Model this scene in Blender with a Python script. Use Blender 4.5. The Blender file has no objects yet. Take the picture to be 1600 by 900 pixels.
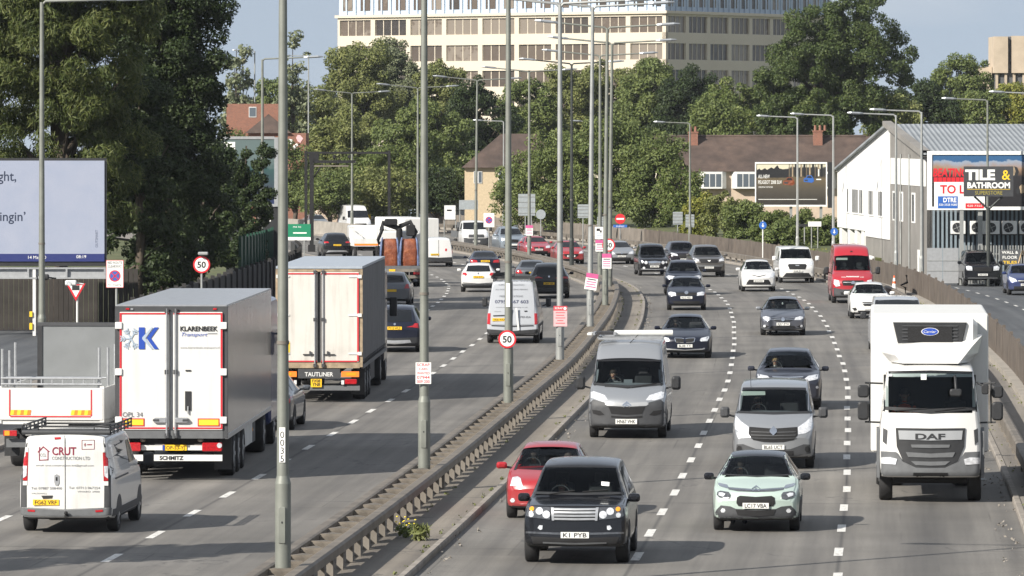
import bpy, bmesh, math, random
import numpy as np
from mathutils import Vector, Matrix
from mathutils.bvhtree import BVHTree

scene = bpy.context.scene
COL = scene.collection
R = math.radians

# ---------------------------------------------------------------- camera, sky, sun, exposure
FPX, CAMH, CX, HY = 8600.0, 8.0, 800.0, 205.0          # focal length in photo pixels, camera height, optical axis, horizon row
cam = bpy.data.cameras.new('camera')
cam.sensor_width = 36.0
cam.lens = 36.0 * FPX / 1600.0
cam.shift_y = -(450.0 - HY) / 1600.0
cam.clip_start = 1.0
cam.clip_end = 9000.0
camo = bpy.data.objects.new('camera', cam)
COL.objects.link(camo)
camo.location = (0, 0, CAMH)
camo.rotation_euler = (R(90), 0, 0)
scene.camera = camo

SUN_EL, SUN_AZ = 32.0, 227.0                            # azimuth clockwise from +Y
world = bpy.data.worlds.new('World')
scene.world = world
world.use_nodes = True
wn = world.node_tree.nodes
sky = wn.new('ShaderNodeTexSky')
sky.sky_type = 'NISHITA'
sky.sun_disc = False
sky.sun_elevation = R(SUN_EL)
sky.sun_rotation = R(SUN_AZ)
sky.air_density = 1.0
sky.dust_density = 0.6
sky.ozone_density = 2.5
bg = wn['Background']
bg.inputs['Strength'].default_value = 0.060
wl_ = world.node_tree.links
tcw = wn.new('ShaderNodeTexCoord'); va = wn.new('ShaderNodeVectorMath'); va.operation = 'ADD'; va.inputs[1].default_value = (0, 0, .16)
vn = wn.new('ShaderNodeVectorMath'); vn.operation = 'NORMALIZE'
wl_.new(tcw.outputs['Generated'], va.inputs[0]); wl_.new(va.outputs[0], vn.inputs[0]); wl_.new(vn.outputs[0], sky.inputs['Vector'])
mpw = wn.new('ShaderNodeMapping'); mpw.inputs['Scale'].default_value = (9, 9, 34); wl_.new(tcw.outputs['Generated'], mpw.inputs[0])
nw = wn.new('ShaderNodeTexNoise'); nw.inputs['Scale'].default_value = 1.0; nw.inputs['Detail'].default_value = 6; wl_.new(mpw.outputs[0], nw.inputs['Vector'])
mrw = wn.new('ShaderNodeMapRange'); mrw.inputs[1].default_value = .42; mrw.inputs[2].default_value = .72; mrw.inputs[3].default_value = .55; mrw.inputs[4].default_value = .95; wl_.new(nw.outputs['Fac'], mrw.inputs[0])
mxw = wn.new('ShaderNodeMix'); mxw.data_type = 'RGBA'; wl_.new(mrw.outputs[0], mxw.inputs[0]); wl_.new(sky.outputs['Color'], mxw.inputs[6]); mxw.inputs[7].default_value = (6.9, 7.4, 8.1, 1)
wl_.new(mxw.outputs[2], bg.inputs['Color'])
sl = bpy.data.lights.new('sun', 'SUN')
sl.energy = 5.0
sl.angle = R(0.5)
sl.color = (1.0, 0.94, 0.85)
suno = bpy.data.objects.new('sun', sl)
COL.objects.link(suno)
sd = Vector((math.sin(R(SUN_AZ)) * math.cos(R(SUN_EL)), math.cos(R(SUN_AZ)) * math.cos(R(SUN_EL)), math.sin(R(SUN_EL))))
suno.rotation_euler = sd.to_track_quat('Z', 'Y').to_euler()
suno.location = (-60, -60, 80)
scene.view_settings.view_transform = 'Standard'
scene.view_settings.look = 'None'
scene.view_settings.exposure = 0.62
scene.view_settings.gamma = 1.0

# ---------------------------------------------------------------- terrain and road line
def sstep(a, b, x):
    t = min(1.0, max(0.0, (x - a) / (b - a)))
    return t * t * (3 - 2 * t)
def gz(Y):
    return -0.5 * sstep(240, 340, Y)
MT = [(-60, -16.8), (-30, -14.1), (0, -11.5), (30, -8.9), (60, -6.4), (93, -3.87), (121, -1.93), (150.4, -0.1), (178, 1.55), (208.6, 2.96), (235, 3.98),
      (265, 4.7), (294, 4.7), (323, 3.5), (352, 1.1), (380, -2.5), (409, -7), (437, -12.7), (465, -19.3), (495, -27.5), (530, -38.5), (570, -53.0)]
def _hermite():
    ys = [p[0] for p in MT]; xs = [p[1] for p in MT]
    ms = []
    for i in range(len(MT)):
        a, b = max(0, i - 1), min(len(MT) - 1, i + 1)
        ms.append((xs[b] - xs[a]) / (ys[b] - ys[a]))
    return ys, xs, ms
_ys, _xs, _ms = _hermite()
def med(Y):
    i = 0
    while i < len(_ys) - 2 and Y > _ys[i + 1]: i += 1
    h = _ys[i + 1] - _ys[i]; t = (Y - _ys[i]) / h
    a = 2*t**3 - 3*t**2 + 1; b = t**3 - 2*t**2 + t; c = -2*t**3 + 3*t**2; d = t**3 - t**2
    return a*_xs[i] + b*h*_ms[i] + c*_xs[i+1] + d*h*_ms[i+1]
def slope(Y):
    return (med(Y + 0.5) - med(Y - 0.5))
def rp(Y, off, z=0.0):
    th = math.atan(slope(Y))
    y = Y - off * math.sin(th)
    return Vector((med(Y) + off * math.cos(th), y, gz(y) + z))
def ground(px, py):
    Y = CAMH * FPX / (py - HY)
    for _ in range(6): Y = (CAMH - gz(Y)) * FPX / (py - HY)
    return Vector(((px - CX) * Y / FPX, Y, gz(Y)))
def at(px, py, Y):
    return Vector(((px - CX) * Y / FPX, Y, CAMH - (py - HY) * Y / FPX))

# ---------------------------------------------------------------- materials
def new_mat(name):
    m = bpy.data.materials.new(name)
    m.use_nodes = True
    nt = m.node_tree
    return m, nt, nt.nodes['Principled BSDF']
def noise(nt, scale, detail=4, coord='Object', rough=0.6, vec=None):
    if vec is None:
        tc = nt.nodes.new('ShaderNodeTexCoord'); vec = tc.outputs[coord]
    n = nt.nodes.new('ShaderNodeTexNoise')
    n.inputs['Scale'].default_value = scale; n.inputs['Detail'].default_value = detail; n.inputs['Roughness'].default_value = rough
    nt.links.new(vec, n.inputs['Vector'])
    return n
def ramp(nt, fac, stops):
    r = nt.nodes.new('ShaderNodeValToRGB')
    e = r.color_ramp.elements
    while len(e) < len(stops): e.new(0.5)
    for k, (p, c) in enumerate(stops):
        e[k].position = p; e[k].color = (c[0], c[1], c[2], 1)
    nt.links.new(fac, r.inputs['Fac'])
    return r
def mixc(nt, a, b, fac, mode='MIX'):
    n = nt.nodes.new('ShaderNodeMix'); n.data_type = 'RGBA'; n.blend_type = mode
    for k, v in ((6, a), (7, b), (0, fac)):
        if isinstance(v, bpy.types.NodeSocket): nt.links.new(v, n.inputs[k])
        elif isinstance(v, (int, float)): n.inputs[k].default_value = v
        else: n.inputs[k].default_value = (v[0], v[1], v[2], 1)
    return n.outputs[2]
def bump(nt, p, h, strength=0.3, dist=0.02):
    b = nt.nodes.new('ShaderNodeBump'); b.inputs['Strength'].default_value = strength; b.inputs['Distance'].default_value = dist
    nt.links.new(h, b.inputs['Height']); nt.links.new(b.outputs['Normal'], p.inputs['Normal'])
MATS = {}
def M(name):
    return MATS[name]
def plain(name, col, rough=0.6, metal=0.0, coat=0.0, var=0.0, scale=6.0, spec=0.5, backdark=False):
    """a procedural material: base colour, optional noise variation of the colour (wear, dirt)"""
    m, nt, p = new_mat(name)
    p.inputs['Roughness'].default_value = rough; p.inputs['Metallic'].default_value = metal
    p.inputs['Coat Weight'].default_value = coat; p.inputs['Coat Roughness'].default_value = 0.06
    p.inputs['Specular IOR Level'].default_value = spec
    c = None
    if var > 0:
        n = noise(nt, scale)
        c = ramp(nt, n.outputs['Fac'], [(0.3, [x * (1 - var) for x in col]), (0.7, [min(1, x * (1 + var * 0.6)) for x in col])]).outputs['Color']
        nt.links.new(c, p.inputs['Base Color'])
    else:
        p.inputs['Base Color'].default_value = (col[0], col[1], col[2], 1)
    if backdark:
        g = nt.nodes.new('ShaderNodeNewGeometry'); d = nt.nodes.new('ShaderNodeBsdfDiffuse'); d.inputs['Color'].default_value = (.02, .02, .022, 1)
        mx = nt.nodes.new('ShaderNodeMixShader'); nt.links.new(g.outputs['Backfacing'], mx.inputs[0])
        nt.links.new(p.outputs[0], mx.inputs[1]); nt.links.new(d.outputs[0], mx.inputs[2])
        nt.links.new(mx.outputs[0], nt.nodes['Material Output'].inputs['Surface'])
    MATS[name] = m
    return m
def paint(name, col, metal=0.0, rough=0.35, dirt=None):
    """car paint with a clear coat, road film low on the body; the inside of the shell is dark trim"""
    m, nt, p = new_mat('paint_' + name)
    dk = max(col) < .1; dirt = (.0 if dk else .08) if dirt is None else dirt
    n = noise(nt, 3.0, 5)
    tc = nt.nodes.new('ShaderNodeTexCoord'); sx = nt.nodes.new('ShaderNodeSeparateXYZ'); nt.links.new(tc.outputs['Object'], sx.inputs[0])
    mr = nt.nodes.new('ShaderNodeMapRange'); mr.inputs[1].default_value = 0.9; mr.inputs[2].default_value = 0.15; mr.inputs[3].default_value = 0.0; mr.inputs[4].default_value = .07 if dk else .5
    nt.links.new(sx.outputs['Z'], mr.inputs[0])
    mu = nt.nodes.new('ShaderNodeMath'); mu.operation = 'MULTIPLY'; nt.links.new(mr.outputs[0], mu.inputs[0]); nt.links.new(n.outputs['Fac'], mu.inputs[1])
    ad = nt.nodes.new('ShaderNodeMath'); ad.operation = 'MULTIPLY_ADD'; nt.links.new(n.outputs['Fac'], ad.inputs[0]); ad.inputs[1].default_value = dirt; nt.links.new(mu.outputs[0], ad.inputs[2])
    c = mixc(nt, col, (.16, .15, .135), ad.outputs[0])
    nt.links.new(c, p.inputs['Base Color'])
    p.inputs['Metallic'].default_value = metal; p.inputs['Roughness'].default_value = rough
    p.inputs['Coat Weight'].default_value = .55 if dk else .8; p.inputs['Coat Roughness'].default_value = 0.05
    if dk: p.inputs['Specular IOR Level'].default_value = .3
    g = nt.nodes.new('ShaderNodeNewGeometry'); d = nt.nodes.new('ShaderNodeBsdfDiffuse'); d.inputs['Color'].default_value = (.025, .025, .027, 1)
    mx = nt.nodes.new('ShaderNodeMixShader'); nt.links.new(g.outputs['Backfacing'], mx.inputs[0])
    nt.links.new(p.outputs[0], mx.inputs[1]); nt.links.new(d.outputs[0], mx.inputs[2])
    nt.links.new(mx.outputs[0], nt.nodes['Material Output'].inputs['Surface'])
    MATS['paint_' + name] = m
    return m
for nm, col, me, ro in [('black', (.008, .009, .012), 0, .25), ('navy', (.008, .011, .024), .1, .28), ('mint', (.42, .52, .47), 0, .35), ('silver', (.31, .325, .345), .5, .38),
                        ('red', (.33, .005, .012), 0, .3), ('darkred', (.38, .012, .03), .1, .3), ('grey', (.10, .11, .125), .45, .35), ('slate', (.035, .039, .055), .35, .3), ('pewter', (.11, .12, .15), .5, .35),
                        ('white', (.68, .68, .67), 0, .35), ('sprinter_red', (.36, .007, .018), 0, .35), ('bronze', (.11, .105, .10), .5, .35), ('blue', (.012, .03, .13), .2, .3),
                        ('steel_blue', (.28, .33, .38), .5, .35), ('truck_white', (.68, .675, .655), 0, .4), ('dusty_white', (.42, .44, .47), .1, .4), ('black_plum', (.012, .010, .016), 0, .25)]:
    paint(nm, col, me, ro)
plain('tyre', (.018, .018, .019), .85, var=.3)
plain('rim', (.42, .43, .45), .35, .7)
plain('darkrim', (.05, .05, .055), .4, .5)
plain('trim', (.022, .023, .025), .55, var=.2)
plain('greytrim', (.048, .05, .054), .6, var=.15)
plain('midgrey', (.115, .12, .125), .6, var=.15)
plain('band_grey', (.36, .37, .38), .35, .2)
plain('chrome', (.75, .76, .78), .12, 1.0)
plain('alu', (.55, .56, .57), .38, .8, var=.15)
plain('void', (.008, .008, .009), .8)
plain('plate_white', (.70, .70, .67), .4)
plain('plate_yellow', (.82, .50, .02), .4)
plain('ink', (.012, .012, .014), .6)
plain('lamp_clear', (.72, .74, .77), .12, .25, coat=.8, var=.35, scale=16)
plain('lamp_dark', (.10, .105, .115), .12, .3, coat=.9, var=.4, scale=22)
plain('lamp_red', (.42, .012, .018), .15, 0, coat=.9, var=.35, scale=24)
plain('lamp_amber', (.85, .32, .02), .2, 0, coat=.8)
plain('white_plastic', (.66, .66, .64), .45)
def grimy(name, col, amt=.5, rough=.5):
    """painted panel with run-down streaks, spray grime towards the road and a few scuffs"""
    m, nt, p = new_mat(name); tc = nt.nodes.new('ShaderNodeTexCoord')
    mp = nt.nodes.new('ShaderNodeMapping'); mp.inputs['Scale'].default_value = (7, 7, .55); nt.links.new(tc.outputs['Object'], mp.inputs[0])
    n1 = noise(nt, 1.0, 5, vec=mp.outputs[0]); n2 = noise(nt, 1.7, 5); n3 = noise(nt, 9.0, 4)
    sx = nt.nodes.new('ShaderNodeSeparateXYZ'); nt.links.new(tc.outputs['Object'], sx.inputs[0])
    lo = nt.nodes.new('ShaderNodeMapRange'); lo.inputs[1].default_value = 2.0; lo.inputs[2].default_value = .6; lo.inputs[3].default_value = .15; lo.inputs[4].default_value = .8; nt.links.new(sx.outputs['Z'], lo.inputs[0])
    a = ramp(nt, n1.outputs['Fac'], [(.48, (0, 0, 0)), (.72, (1, 1, 1))]).outputs['Color']; b = ramp(nt, n2.outputs['Fac'], [(.42, (0, 0, 0)), (.75, (1, 1, 1))]).outputs['Color']
    s1 = nt.nodes.new('ShaderNodeMath'); s1.operation = 'MULTIPLY'; nt.links.new(b, s1.inputs[0]); nt.links.new(lo.outputs[0], s1.inputs[1])
    s2 = nt.nodes.new('ShaderNodeMath'); s2.operation = 'MULTIPLY_ADD'; nt.links.new(a, s2.inputs[0]); s2.inputs[1].default_value = .35; nt.links.new(s1.outputs[0], s2.inputs[2])
    s3 = nt.nodes.new('ShaderNodeMath'); s3.operation = 'MULTIPLY'; nt.links.new(s2.outputs[0], s3.inputs[0]); s3.inputs[1].default_value = amt
    c = mixc(nt, col, (.20, .175, .145), s3.outputs[0]); nt.links.new(c, p.inputs['Base Color']); p.inputs['Roughness'].default_value = rough
    MATS[name] = m
grimy('white_trim', (.63, .63, .61), .38)
plain('red_trim', (.50, .02, .03), .5)
plain('orange_tape', (.90, .22, .02), .5)
plain('yellow_tape', (.85, .55, .03), .5)
plain('blue_logo', (.015, .06, .35), .5)
plain('slate_ink', (.07, .08, .13), .6)
plain('visor_pale', (.42, .46, .42), .6)
plain('headboard_grey', (.17, .18, .185), .6, var=.12, scale=1.5)
plain('pale_logo', (.35, .42, .5), .5)
plain('maroon', (.22, .015, .045), .5)
plain('faint_ink', (.13, .135, .15), .6)
plain('seat', (.03, .03, .033), .85, var=.2)
plain('skin', (.45, .27, .19), .55)
plain('shirt_white', (.6, .6, .58), .8)
plain('shirt_dark', (.03, .035, .05), .85)
plain('fair_hair', (.35, .22, .09), .7)
plain('shirt_grey', (.2, .2, .21), .85)
plain('hi_vis', (.75, .12, .05), .8)
plain('hair', (.03, .02, .015), .8)
plain('paper', (.75, .76, .74), .8)
def glass_mat(name, tint, gloss_rough=0.04):
    m, nt, p = new_mat(name)
    nt.nodes.remove(p)
    t = nt.nodes.new('ShaderNodeBsdfTransparent'); t.inputs['Color'].default_value = (tint[0], tint[1], tint[2], 1)
    g = nt.nodes.new('ShaderNodeBsdfGlossy'); g.inputs['Roughness'].default_value = gloss_rough; g.inputs['Color'].default_value = (.42, .45, .48, 1)
    f = nt.nodes.new('ShaderNodeFresnel'); f.inputs['IOR'].default_value = 1.45
    mx = nt.nodes.new('ShaderNodeMixShader')
    nt.links.new(f.outputs[0], mx.inputs[0]); nt.links.new(t.outputs[0], mx.inputs[1]); nt.links.new(g.outputs[0], mx.inputs[2])
    nt.links.new(mx.outputs[0], nt.nodes['Material Output'].inputs['Surface'])
    MATS[name] = m
glass_mat('windscreen', (.62, .68, .68))
plain('glass', (.012, .014, .017), .05, 0, spec=.28)
plain('frit', (.012, .012, .013), .25)

# ---------------------------------------------------------------- mesh builder
class MB:
    def __init__(s):
        s.v = []; s.f = []; s.mi = []; s.sm = []; s.mats = []
    def mid(s, m):
        if isinstance(m, str): m = MATS[m]
        if m not in s.mats: s.mats.append(m)
        return s.mats.index(m)
    def add(s, vs, fs, mat, smooth=False):
        o = len(s.v); k = s.mid(mat)
        s.v.extend([tuple(p) for p in vs])
        for f in fs:
            s.f.append(tuple(i + o for i in f)); s.mi.append(k); s.sm.append(smooth)
        return s
    def box(s, c, d, mat, rot=None):
        cx, cy, cz = c; hx, hy, hz = d[0] / 2, d[1] / 2, d[2] / 2
        vs = [Vector((sx * hx, sy * hy, sz * hz)) for sx in (-1, 1) for sy in (-1, 1) for sz in (-1, 1)]
        if rot is not None: vs = [rot @ p for p in vs]
        vs = [(p.x + cx, p.y + cy, p.z + cz) for p in vs]
        return s.add(vs, [(0, 1, 3, 2), (4, 6, 7, 5), (0, 4, 5, 1), (2, 3, 7, 6), (0, 2, 6, 4), (1, 5, 7, 3)], mat)
    def boxb(s, x0, x1, y0, y1, z0, z1, mat):
        return s.box(((x0+x1)/2, (y0+y1)/2, (z0+z1)/2), (x1-x0, y1-y0, z1-z0), mat)
    def prism(s, poly, axis, a, b, mat, smooth=False):
        """poly: 2-D outline; axis 'x': poly=(y,z); 'y': poly=(x,z); 'z': poly=(x,y)"""
        def P(p, t):
            return {'x': (t, p[0], p[1]), 'y': (p[0], t, p[1]), 'z': (p[0], p[1], t)}[axis]
        n = len(poly)
        vs = [P(p, a) for p in poly] + [P(p, b) for p in poly]
        fs = [(i, (i + 1) % n, n + (i + 1) % n, n + i) for i in range(n)]
        s.add(vs, fs, mat, smooth)
        vs2 = [P(p, a) for p in poly]; s.add(vs2, [tuple(range(n - 1, -1, -1))], mat)
        vs3 = [P(p, b) for p in poly]; s.add(vs3, [tuple(range(n))], mat)
        return s
    def rbox(s, c, d, r, mat, axis='y', n=3, e=None):
        """box with rounded long edges and chamfered ends along axis"""
        cx, cy, cz = c
        if axis == 'y': w, l, h = d[0], d[1], d[2]
        elif axis == 'x': w, l, h = d[1], d[0], d[2]
        else: w, l, h = d[0], d[2], d[1]
        r = min(r, w * .49, h * .49); e = r * .5 if e is None else e
        def outline(ins):
            o = []
            ww, hh, rr = w / 2 - ins, h / 2 - ins, max(r - ins * .5, r * .4)
            for qx, qy, a0 in ((1, 1, 0), (-1, 1, 90), (-1, -1, 180), (1, -1, 270)):
                for k in range(n + 1):
                    a = R(a0 + 90 * k / n)
                    o.append((qx * (ww - rr) + rr * math.cos(a), qy * (hh - rr) + rr * math.sin(a)))
            return o
        secs = [(-l/2, e), (-l/2 + e, 0), (l/2 - e, 0), (l/2, e)]
        rings = []
        for t, ins in secs:
            o = outline(ins)
            if axis == 'y': rings.append([(cx + p[0], cy + t, cz + p[1]) for p in o[::-1]])
            elif axis == 'x': rings.append([(cx + t, cy + p[0], cz + p[1]) for p in o])
            else: rings.append([(cx + p[0], cy + p[1], cz + t) for p in o])
        return s.loft(rings, mat, True, True, smooth=False)
    def loft(s, rings, mat, closed=True, caps=True, smooth=True):
        n = len(rings[0]); vs = [p for r_ in rings for p in r_]; fs = []
        for i in range(len(rings) - 1):
            for j in range(n if closed else n - 1):
                k = (j + 1) % n
                fs.append((i*n + j, i*n + k, (i+1)*n + k, (i+1)*n + j))
        s.add(vs, fs, mat, smooth)
        if caps:
            s.add(rings[0], [tuple(range(n - 1, -1, -1))], mat); s.add(rings[-1], [tuple(range(n))], mat)
        return s
    def tube(s, p0, p1, r0, mat, r1=None, n=8, caps=True, smooth=True):
        p0 = Vector(p0); p1 = Vector(p1); r1 = r0 if r1 is None else r1
        d = (p1 - p0).normalized()
        a = d.orthogonal().normalized(); b = d.cross(a)
        ri = [[p + (a * math.cos(2*math.pi*k/n) + b * math.sin(2*math.pi*k/n)) * r_ for k in range(n)] for p, r_ in ((p0, r0), (p1, r1))]
        return s.loft(ri, mat, True, caps, smooth)
    def path(s, pts, r, mat, n=6, smooth=True):
        pts = [Vector(p) for p in pts]; rings = []
        up = Vector((0, 0, 1))
        for i, p in enumerate(pts):
            d = (pts[min(i+1, len(pts)-1)] - pts[max(i-1, 0)]).normalized()
            a = d.cross(up); a = a.normalized() if a.length > 1e-3 else Vector((1, 0, 0))
            b = d.cross(a); rr = r[i] if isinstance(r, (list, tuple)) else r
            rings.append([p + (a * math.cos(2*math.pi*k/n) + b * math.sin(2*math.pi*k/n)) * rr for k in range(n)])
        return s.loft(rings, mat, True, True, smooth)
    def ellipsoid(s, c, rad, mat, nu=12, nv=7, rot=None):
        rings = []
        for i in range(nv + 1):
            ph = math.pi * (i + .02) / (nv + .04) - math.pi / 2
            ring = []
            for j in range(nu):
                t = 2 * math.pi * j / nu
                p = Vector((math.cos(ph)*math.cos(t)*rad[0], math.cos(ph)*math.sin(t)*rad[1], math.sin(ph)*rad[2]))
                if rot is not None: p = rot @ p
                ring.append((p.x + c[0], p.y + c[1], p.z + c[2]))
            rings.append(ring)
        return s.loft(rings, mat, True, True, True)
    def disc(s, c, r, mat, axis='y', th=.01, n=20):
        a = {'x': (1, 0, 0), 'y': (0, 1, 0), 'z': (0, 0, 1)}[axis]
        c = Vector(c); a = Vector(a)
        return s.tube(c - a*th/2, c + a*th/2, r, mat, n=n, smooth=False)
    def text(s, txt, h, c, mat, width=None, bold=0.0, shear=0.0, facing='-y', align='c', font_h=None):
        vs, fs = text_mesh(txt, bold, shear)
        xs = [p[0] for p in vs]; ys = [p[1] for p in vs]
        w0, w1 = min(xs), max(xs)
        sc = h / 0.70
        sx = sc if width is None else width / (w1 - w0)
        out = []
        for p in vs:
            lx = (p[0] - ((w0 + w1) / 2 if align == 'c' else w0)) * sx; lz = (p[1] - 0.35) * sc
            if facing == '-y': out.append((c[0] + lx, c[1], c[2] + lz))
            elif facing == '+y': out.append((c[0] - lx, c[1], c[2] + lz))
            elif facing == '-x': out.append((c[0], c[1] - lx, c[2] + lz))
            else: out.append((c[0], c[1] + lx, c[2] + lz))
        return s.add(out, fs, mat)
    def build(s, name, parent=None, label=None):
        me = bpy.data.meshes.new(name)
        me.from_pydata(s.v, [], s.f)
        for m in s.mats: me.materials.append(m)
        me.polygons.foreach_set('material_index', s.mi)
        me.polygons.foreach_set('use_smooth', s.sm)
        me.update()
        o = bpy.data.objects.new(name, me)
        COL.objects.link(o)
        if parent is not None: o.parent = parent
        if label: o['label'] = label
        return o
_TXT = {}
def text_mesh(txt, bold=0.0, shear=0.0):
    key = (txt, bold, shear)
    if key not in _TXT:
        cu = bpy.data.curves.new('lettering', 'FONT'); cu.body = txt; cu.size = 1.0; cu.offset = bold; cu.shear = shear; cu.resolution_u = 3
        ob = bpy.data.objects.new('lettering', cu)
        me = bpy.data.meshes.new_from_object(ob)
        _TXT[key] = ([tuple(v.co) for v in me.vertices], [tuple(p.vertices) for p in me.polygons])
        bpy.data.meshes.remove(me); bpy.data.objects.remove(ob); bpy.data.curves.remove(cu)
    return _TXT[key]
def tag(o, label=None, cat=None, group=None, kind=None):
    if label: o['label'] = label
    if cat: o['category'] = cat
    if group: o['group'] = group
    if kind: o['kind'] = kind
    return o
def thing(name, label, cat, loc=(0, 0, 0), rz=0.0, group=None):
    o = bpy.data.objects.new(name, None); o.empty_display_size = .3
    COL.objects.link(o); o.location = loc; o.rotation_euler = (0, 0, rz)
    return tag(o, label, cat, group)
def copy_tree(o, parent=None):
    c = o.copy(); COL.objects.link(c)
    if parent is not None: c.parent = parent
    for ch in list(o.children): copy_tree(ch, c)
    return c

# ---------------------------------------------------------------- ground, road, kerbs
def uvmap(me, uv):
    l = me.uv_layers.new(name='UVMap')
    for lp in me.loops: l.data[lp.index].uv = uv[lp.vertex_index]
YS = [-40 + 4 * k for k in range(0, 153)]                # road stations, metres from the camera (up to 568)
def strip(name, o0, o1, z, mat, y0=-40, y1=568, nx=1, kind='structure', z1=None, parent=None):
    ys = [y for y in YS if y0 <= y <= y1]
    if ys[-1] < y1: ys.append(y1)
    if ys[0] > y0: ys.insert(0, y0)
    vs, uv, fs = [], [], []
    for y in ys:
        for i in range(nx + 1):
            t = i / nx; o = o0 + (o1 - o0) * t
            vs.append(rp(y, o, z if z1 is None else z + (z1 - z) * t)); uv.append((o, y))
    n = nx + 1
    for i in range(len(ys) - 1):
        for j in range(nx): fs.append((i*n+j, i*n+j+1, (i+1)*n+j+1, (i+1)*n+j))
    mb = MB(); mb.add(vs, fs, mat); ob = mb.build(name, parent)
    uvmap(ob.data, uv)
    if kind: ob['kind'] = kind
    return ob
def band(mb, sec, mat, y0, y1, step=4.0, caps=True, smooth=False):
    """sweep a closed (offset, z) section along the road line"""
    ys = []; y = y0
    while y < y1: ys.append(y); y += step
    ys.append(y1)
    mb.loft([[rp(y, p[0], p[1]) for p in sec] for y in ys], mat, True, caps, smooth)
    return mb

def asphalt(name, a, b, lanes=(), tint=1.0):
    m, nt, p = new_mat(name)
    uv = nt.nodes.new('ShaderNodeUVMap'); uv.uv_map = 'UVMap'
    sx = nt.nodes.new('ShaderNodeSeparateXYZ'); nt.links.new(uv.outputs[0], sx.inputs[0])
    n1 = noise(nt, 0.22, 6, vec=uv.outputs[0]); n2 = noise(nt, 26.0, 3, vec=uv.outputs[0], rough=.8)
    mp = nt.nodes.new('ShaderNodeMapping'); mp.inputs['Scale'].default_value = (1.6, .035, 1); nt.links.new(uv.outputs[0], mp.inputs[0])
    n3 = noise(nt, 1.0, 4, vec=mp.outputs[0])                       # streaks running with the traffic
    c = ramp(nt, n1.outputs['Fac'], [(.25, a), (.75, b)]).outputs['Color']
    c = mixc(nt, c, ramp(nt, n3.outputs['Fac'], [(.3, (.66, .66, .67)), (.7, (1.18, 1.17, 1.14))]).outputs['Color'], 1.0, 'MULTIPLY')
    c = mixc(nt, c, ramp(nt, n2.outputs['Fac'], [(.25, (.66, .66, .68)), (.8, (1.3, 1.28, 1.25))]).outputs['Color'], .8, 'MULTIPLY')
    for o, w, s in lanes:                                           # joints and oil tracks: dark lines at an offset
        d = nt.nodes.new('ShaderNodeMath'); d.operation = 'SUBTRACT'; nt.links.new(sx.outputs[0], d.inputs[0]); d.inputs[1].default_value = o
        ab = nt.nodes.new('ShaderNodeMath'); ab.operation = 'ABSOLUTE'; nt.links.new(d.outputs[0], ab.inputs[0])
        mr = nt.nodes.new('ShaderNodeMapRange'); mr.interpolation_type = 'SMOOTHSTEP'
        mr.inputs[1].default_value = 0; mr.inputs[2].default_value = w; mr.inputs[3].default_value = s; mr.inputs[4].default_value = 0
        nt.links.new(ab.outputs[0], mr.inputs[0])
        c = mixc(nt, c, (.045, .045, .046), mr.outputs[0])
    # old repair patches: long rectangles a little lighter or darker than the rest, and fine branching cracks
    bt = nt.nodes.new('ShaderNodeTexBrick'); bt.offset = .37; bt.inputs['Scale'].default_value = 1; bt.inputs['Brick Width'].default_value = 1.85; bt.inputs['Row Height'].default_value = 13.0; bt.inputs['Mortar Size'].default_value = .018
    bt.inputs['Color1'].default_value = (.80, .80, .80, 1); bt.inputs['Color2'].default_value = (1.12, 1.11, 1.09, 1); bt.inputs['Mortar'].default_value = (.62, .62, .62, 1); nt.links.new(uv.outputs[0], bt.inputs['Vector'])
    pm = nt.nodes.new('ShaderNodeMapRange'); pm.inputs[1].default_value = .50; pm.inputs[2].default_value = .60; pm.inputs[3].default_value = 0; pm.inputs[4].default_value = .8
    n4 = noise(nt, .09, 2, vec=uv.outputs[0]); nt.links.new(n4.outputs['Fac'], pm.inputs[0])
    c = mixc(nt, c, mixc(nt, c, bt.outputs['Color'], 1.0, 'MULTIPLY'), pm.outputs[0])
    vo = nt.nodes.new('ShaderNodeTexVoronoi'); vo.feature = 'DISTANCE_TO_EDGE'; vo.inputs['Scale'].default_value = .33; n5 = noise(nt, 1.1, 5, vec=uv.outputs[0])
    vv = nt.nodes.new('ShaderNodeVectorMath'); vv.operation = 'ADD'; nt.links.new(uv.outputs[0], vv.inputs[0]); nt.links.new(n5.outputs['Color'], vv.inputs[1]); nt.links.new(vv.outputs[0], vo.inputs['Vector'])
    cr_ = nt.nodes.new('ShaderNodeMapRange'); cr_.inputs[1].default_value = .004; cr_.inputs[2].default_value = .012; cr_.inputs[3].default_value = .55; cr_.inputs[4].default_value = 0; nt.links.new(vo.outputs['Distance'], cr_.inputs[0])
    cm = nt.nodes.new('ShaderNodeMath'); cm.operation = 'MULTIPLY'; nt.links.new(cr_.outputs[0], cm.inputs[0]); cq = nt.nodes.new('ShaderNodeMapRange'); cq.inputs[1].default_value = .5; cq.inputs[2].default_value = .58; nt.links.new(n1.outputs['Fac'], cq.inputs[0]); nt.links.new(cq.outputs[0], cm.inputs[1])
    c = mixc(nt, c, (.05, .05, .05), cm.outputs[0])
    # transverse sealed joints, broken by noise
    fr = nt.nodes.new('ShaderNodeMath'); fr.operation = 'PINGPONG'; nt.links.new(sx.outputs[1], fr.inputs[0]); fr.inputs[1].default_value = 6.6
    ns = noise(nt, .5, 2, vec=uv.outputs[0])
    ad = nt.nodes.new('ShaderNodeMath'); ad.operation = 'MULTIPLY_ADD'; nt.links.new(ns.outputs['Fac'], ad.inputs[0]); ad.inputs[1].default_value = .5; nt.links.new(fr.outputs[0], ad.inputs[2])
    lt = nt.nodes.new('ShaderNodeMapRange'); lt.inputs[1].default_value = .24; lt.inputs[2].default_value = .29; lt.inputs[3].default_value = .5; lt.inputs[4].default_value = 0
    nt.links.new(ad.outputs[0], lt.inputs[0])
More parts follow.
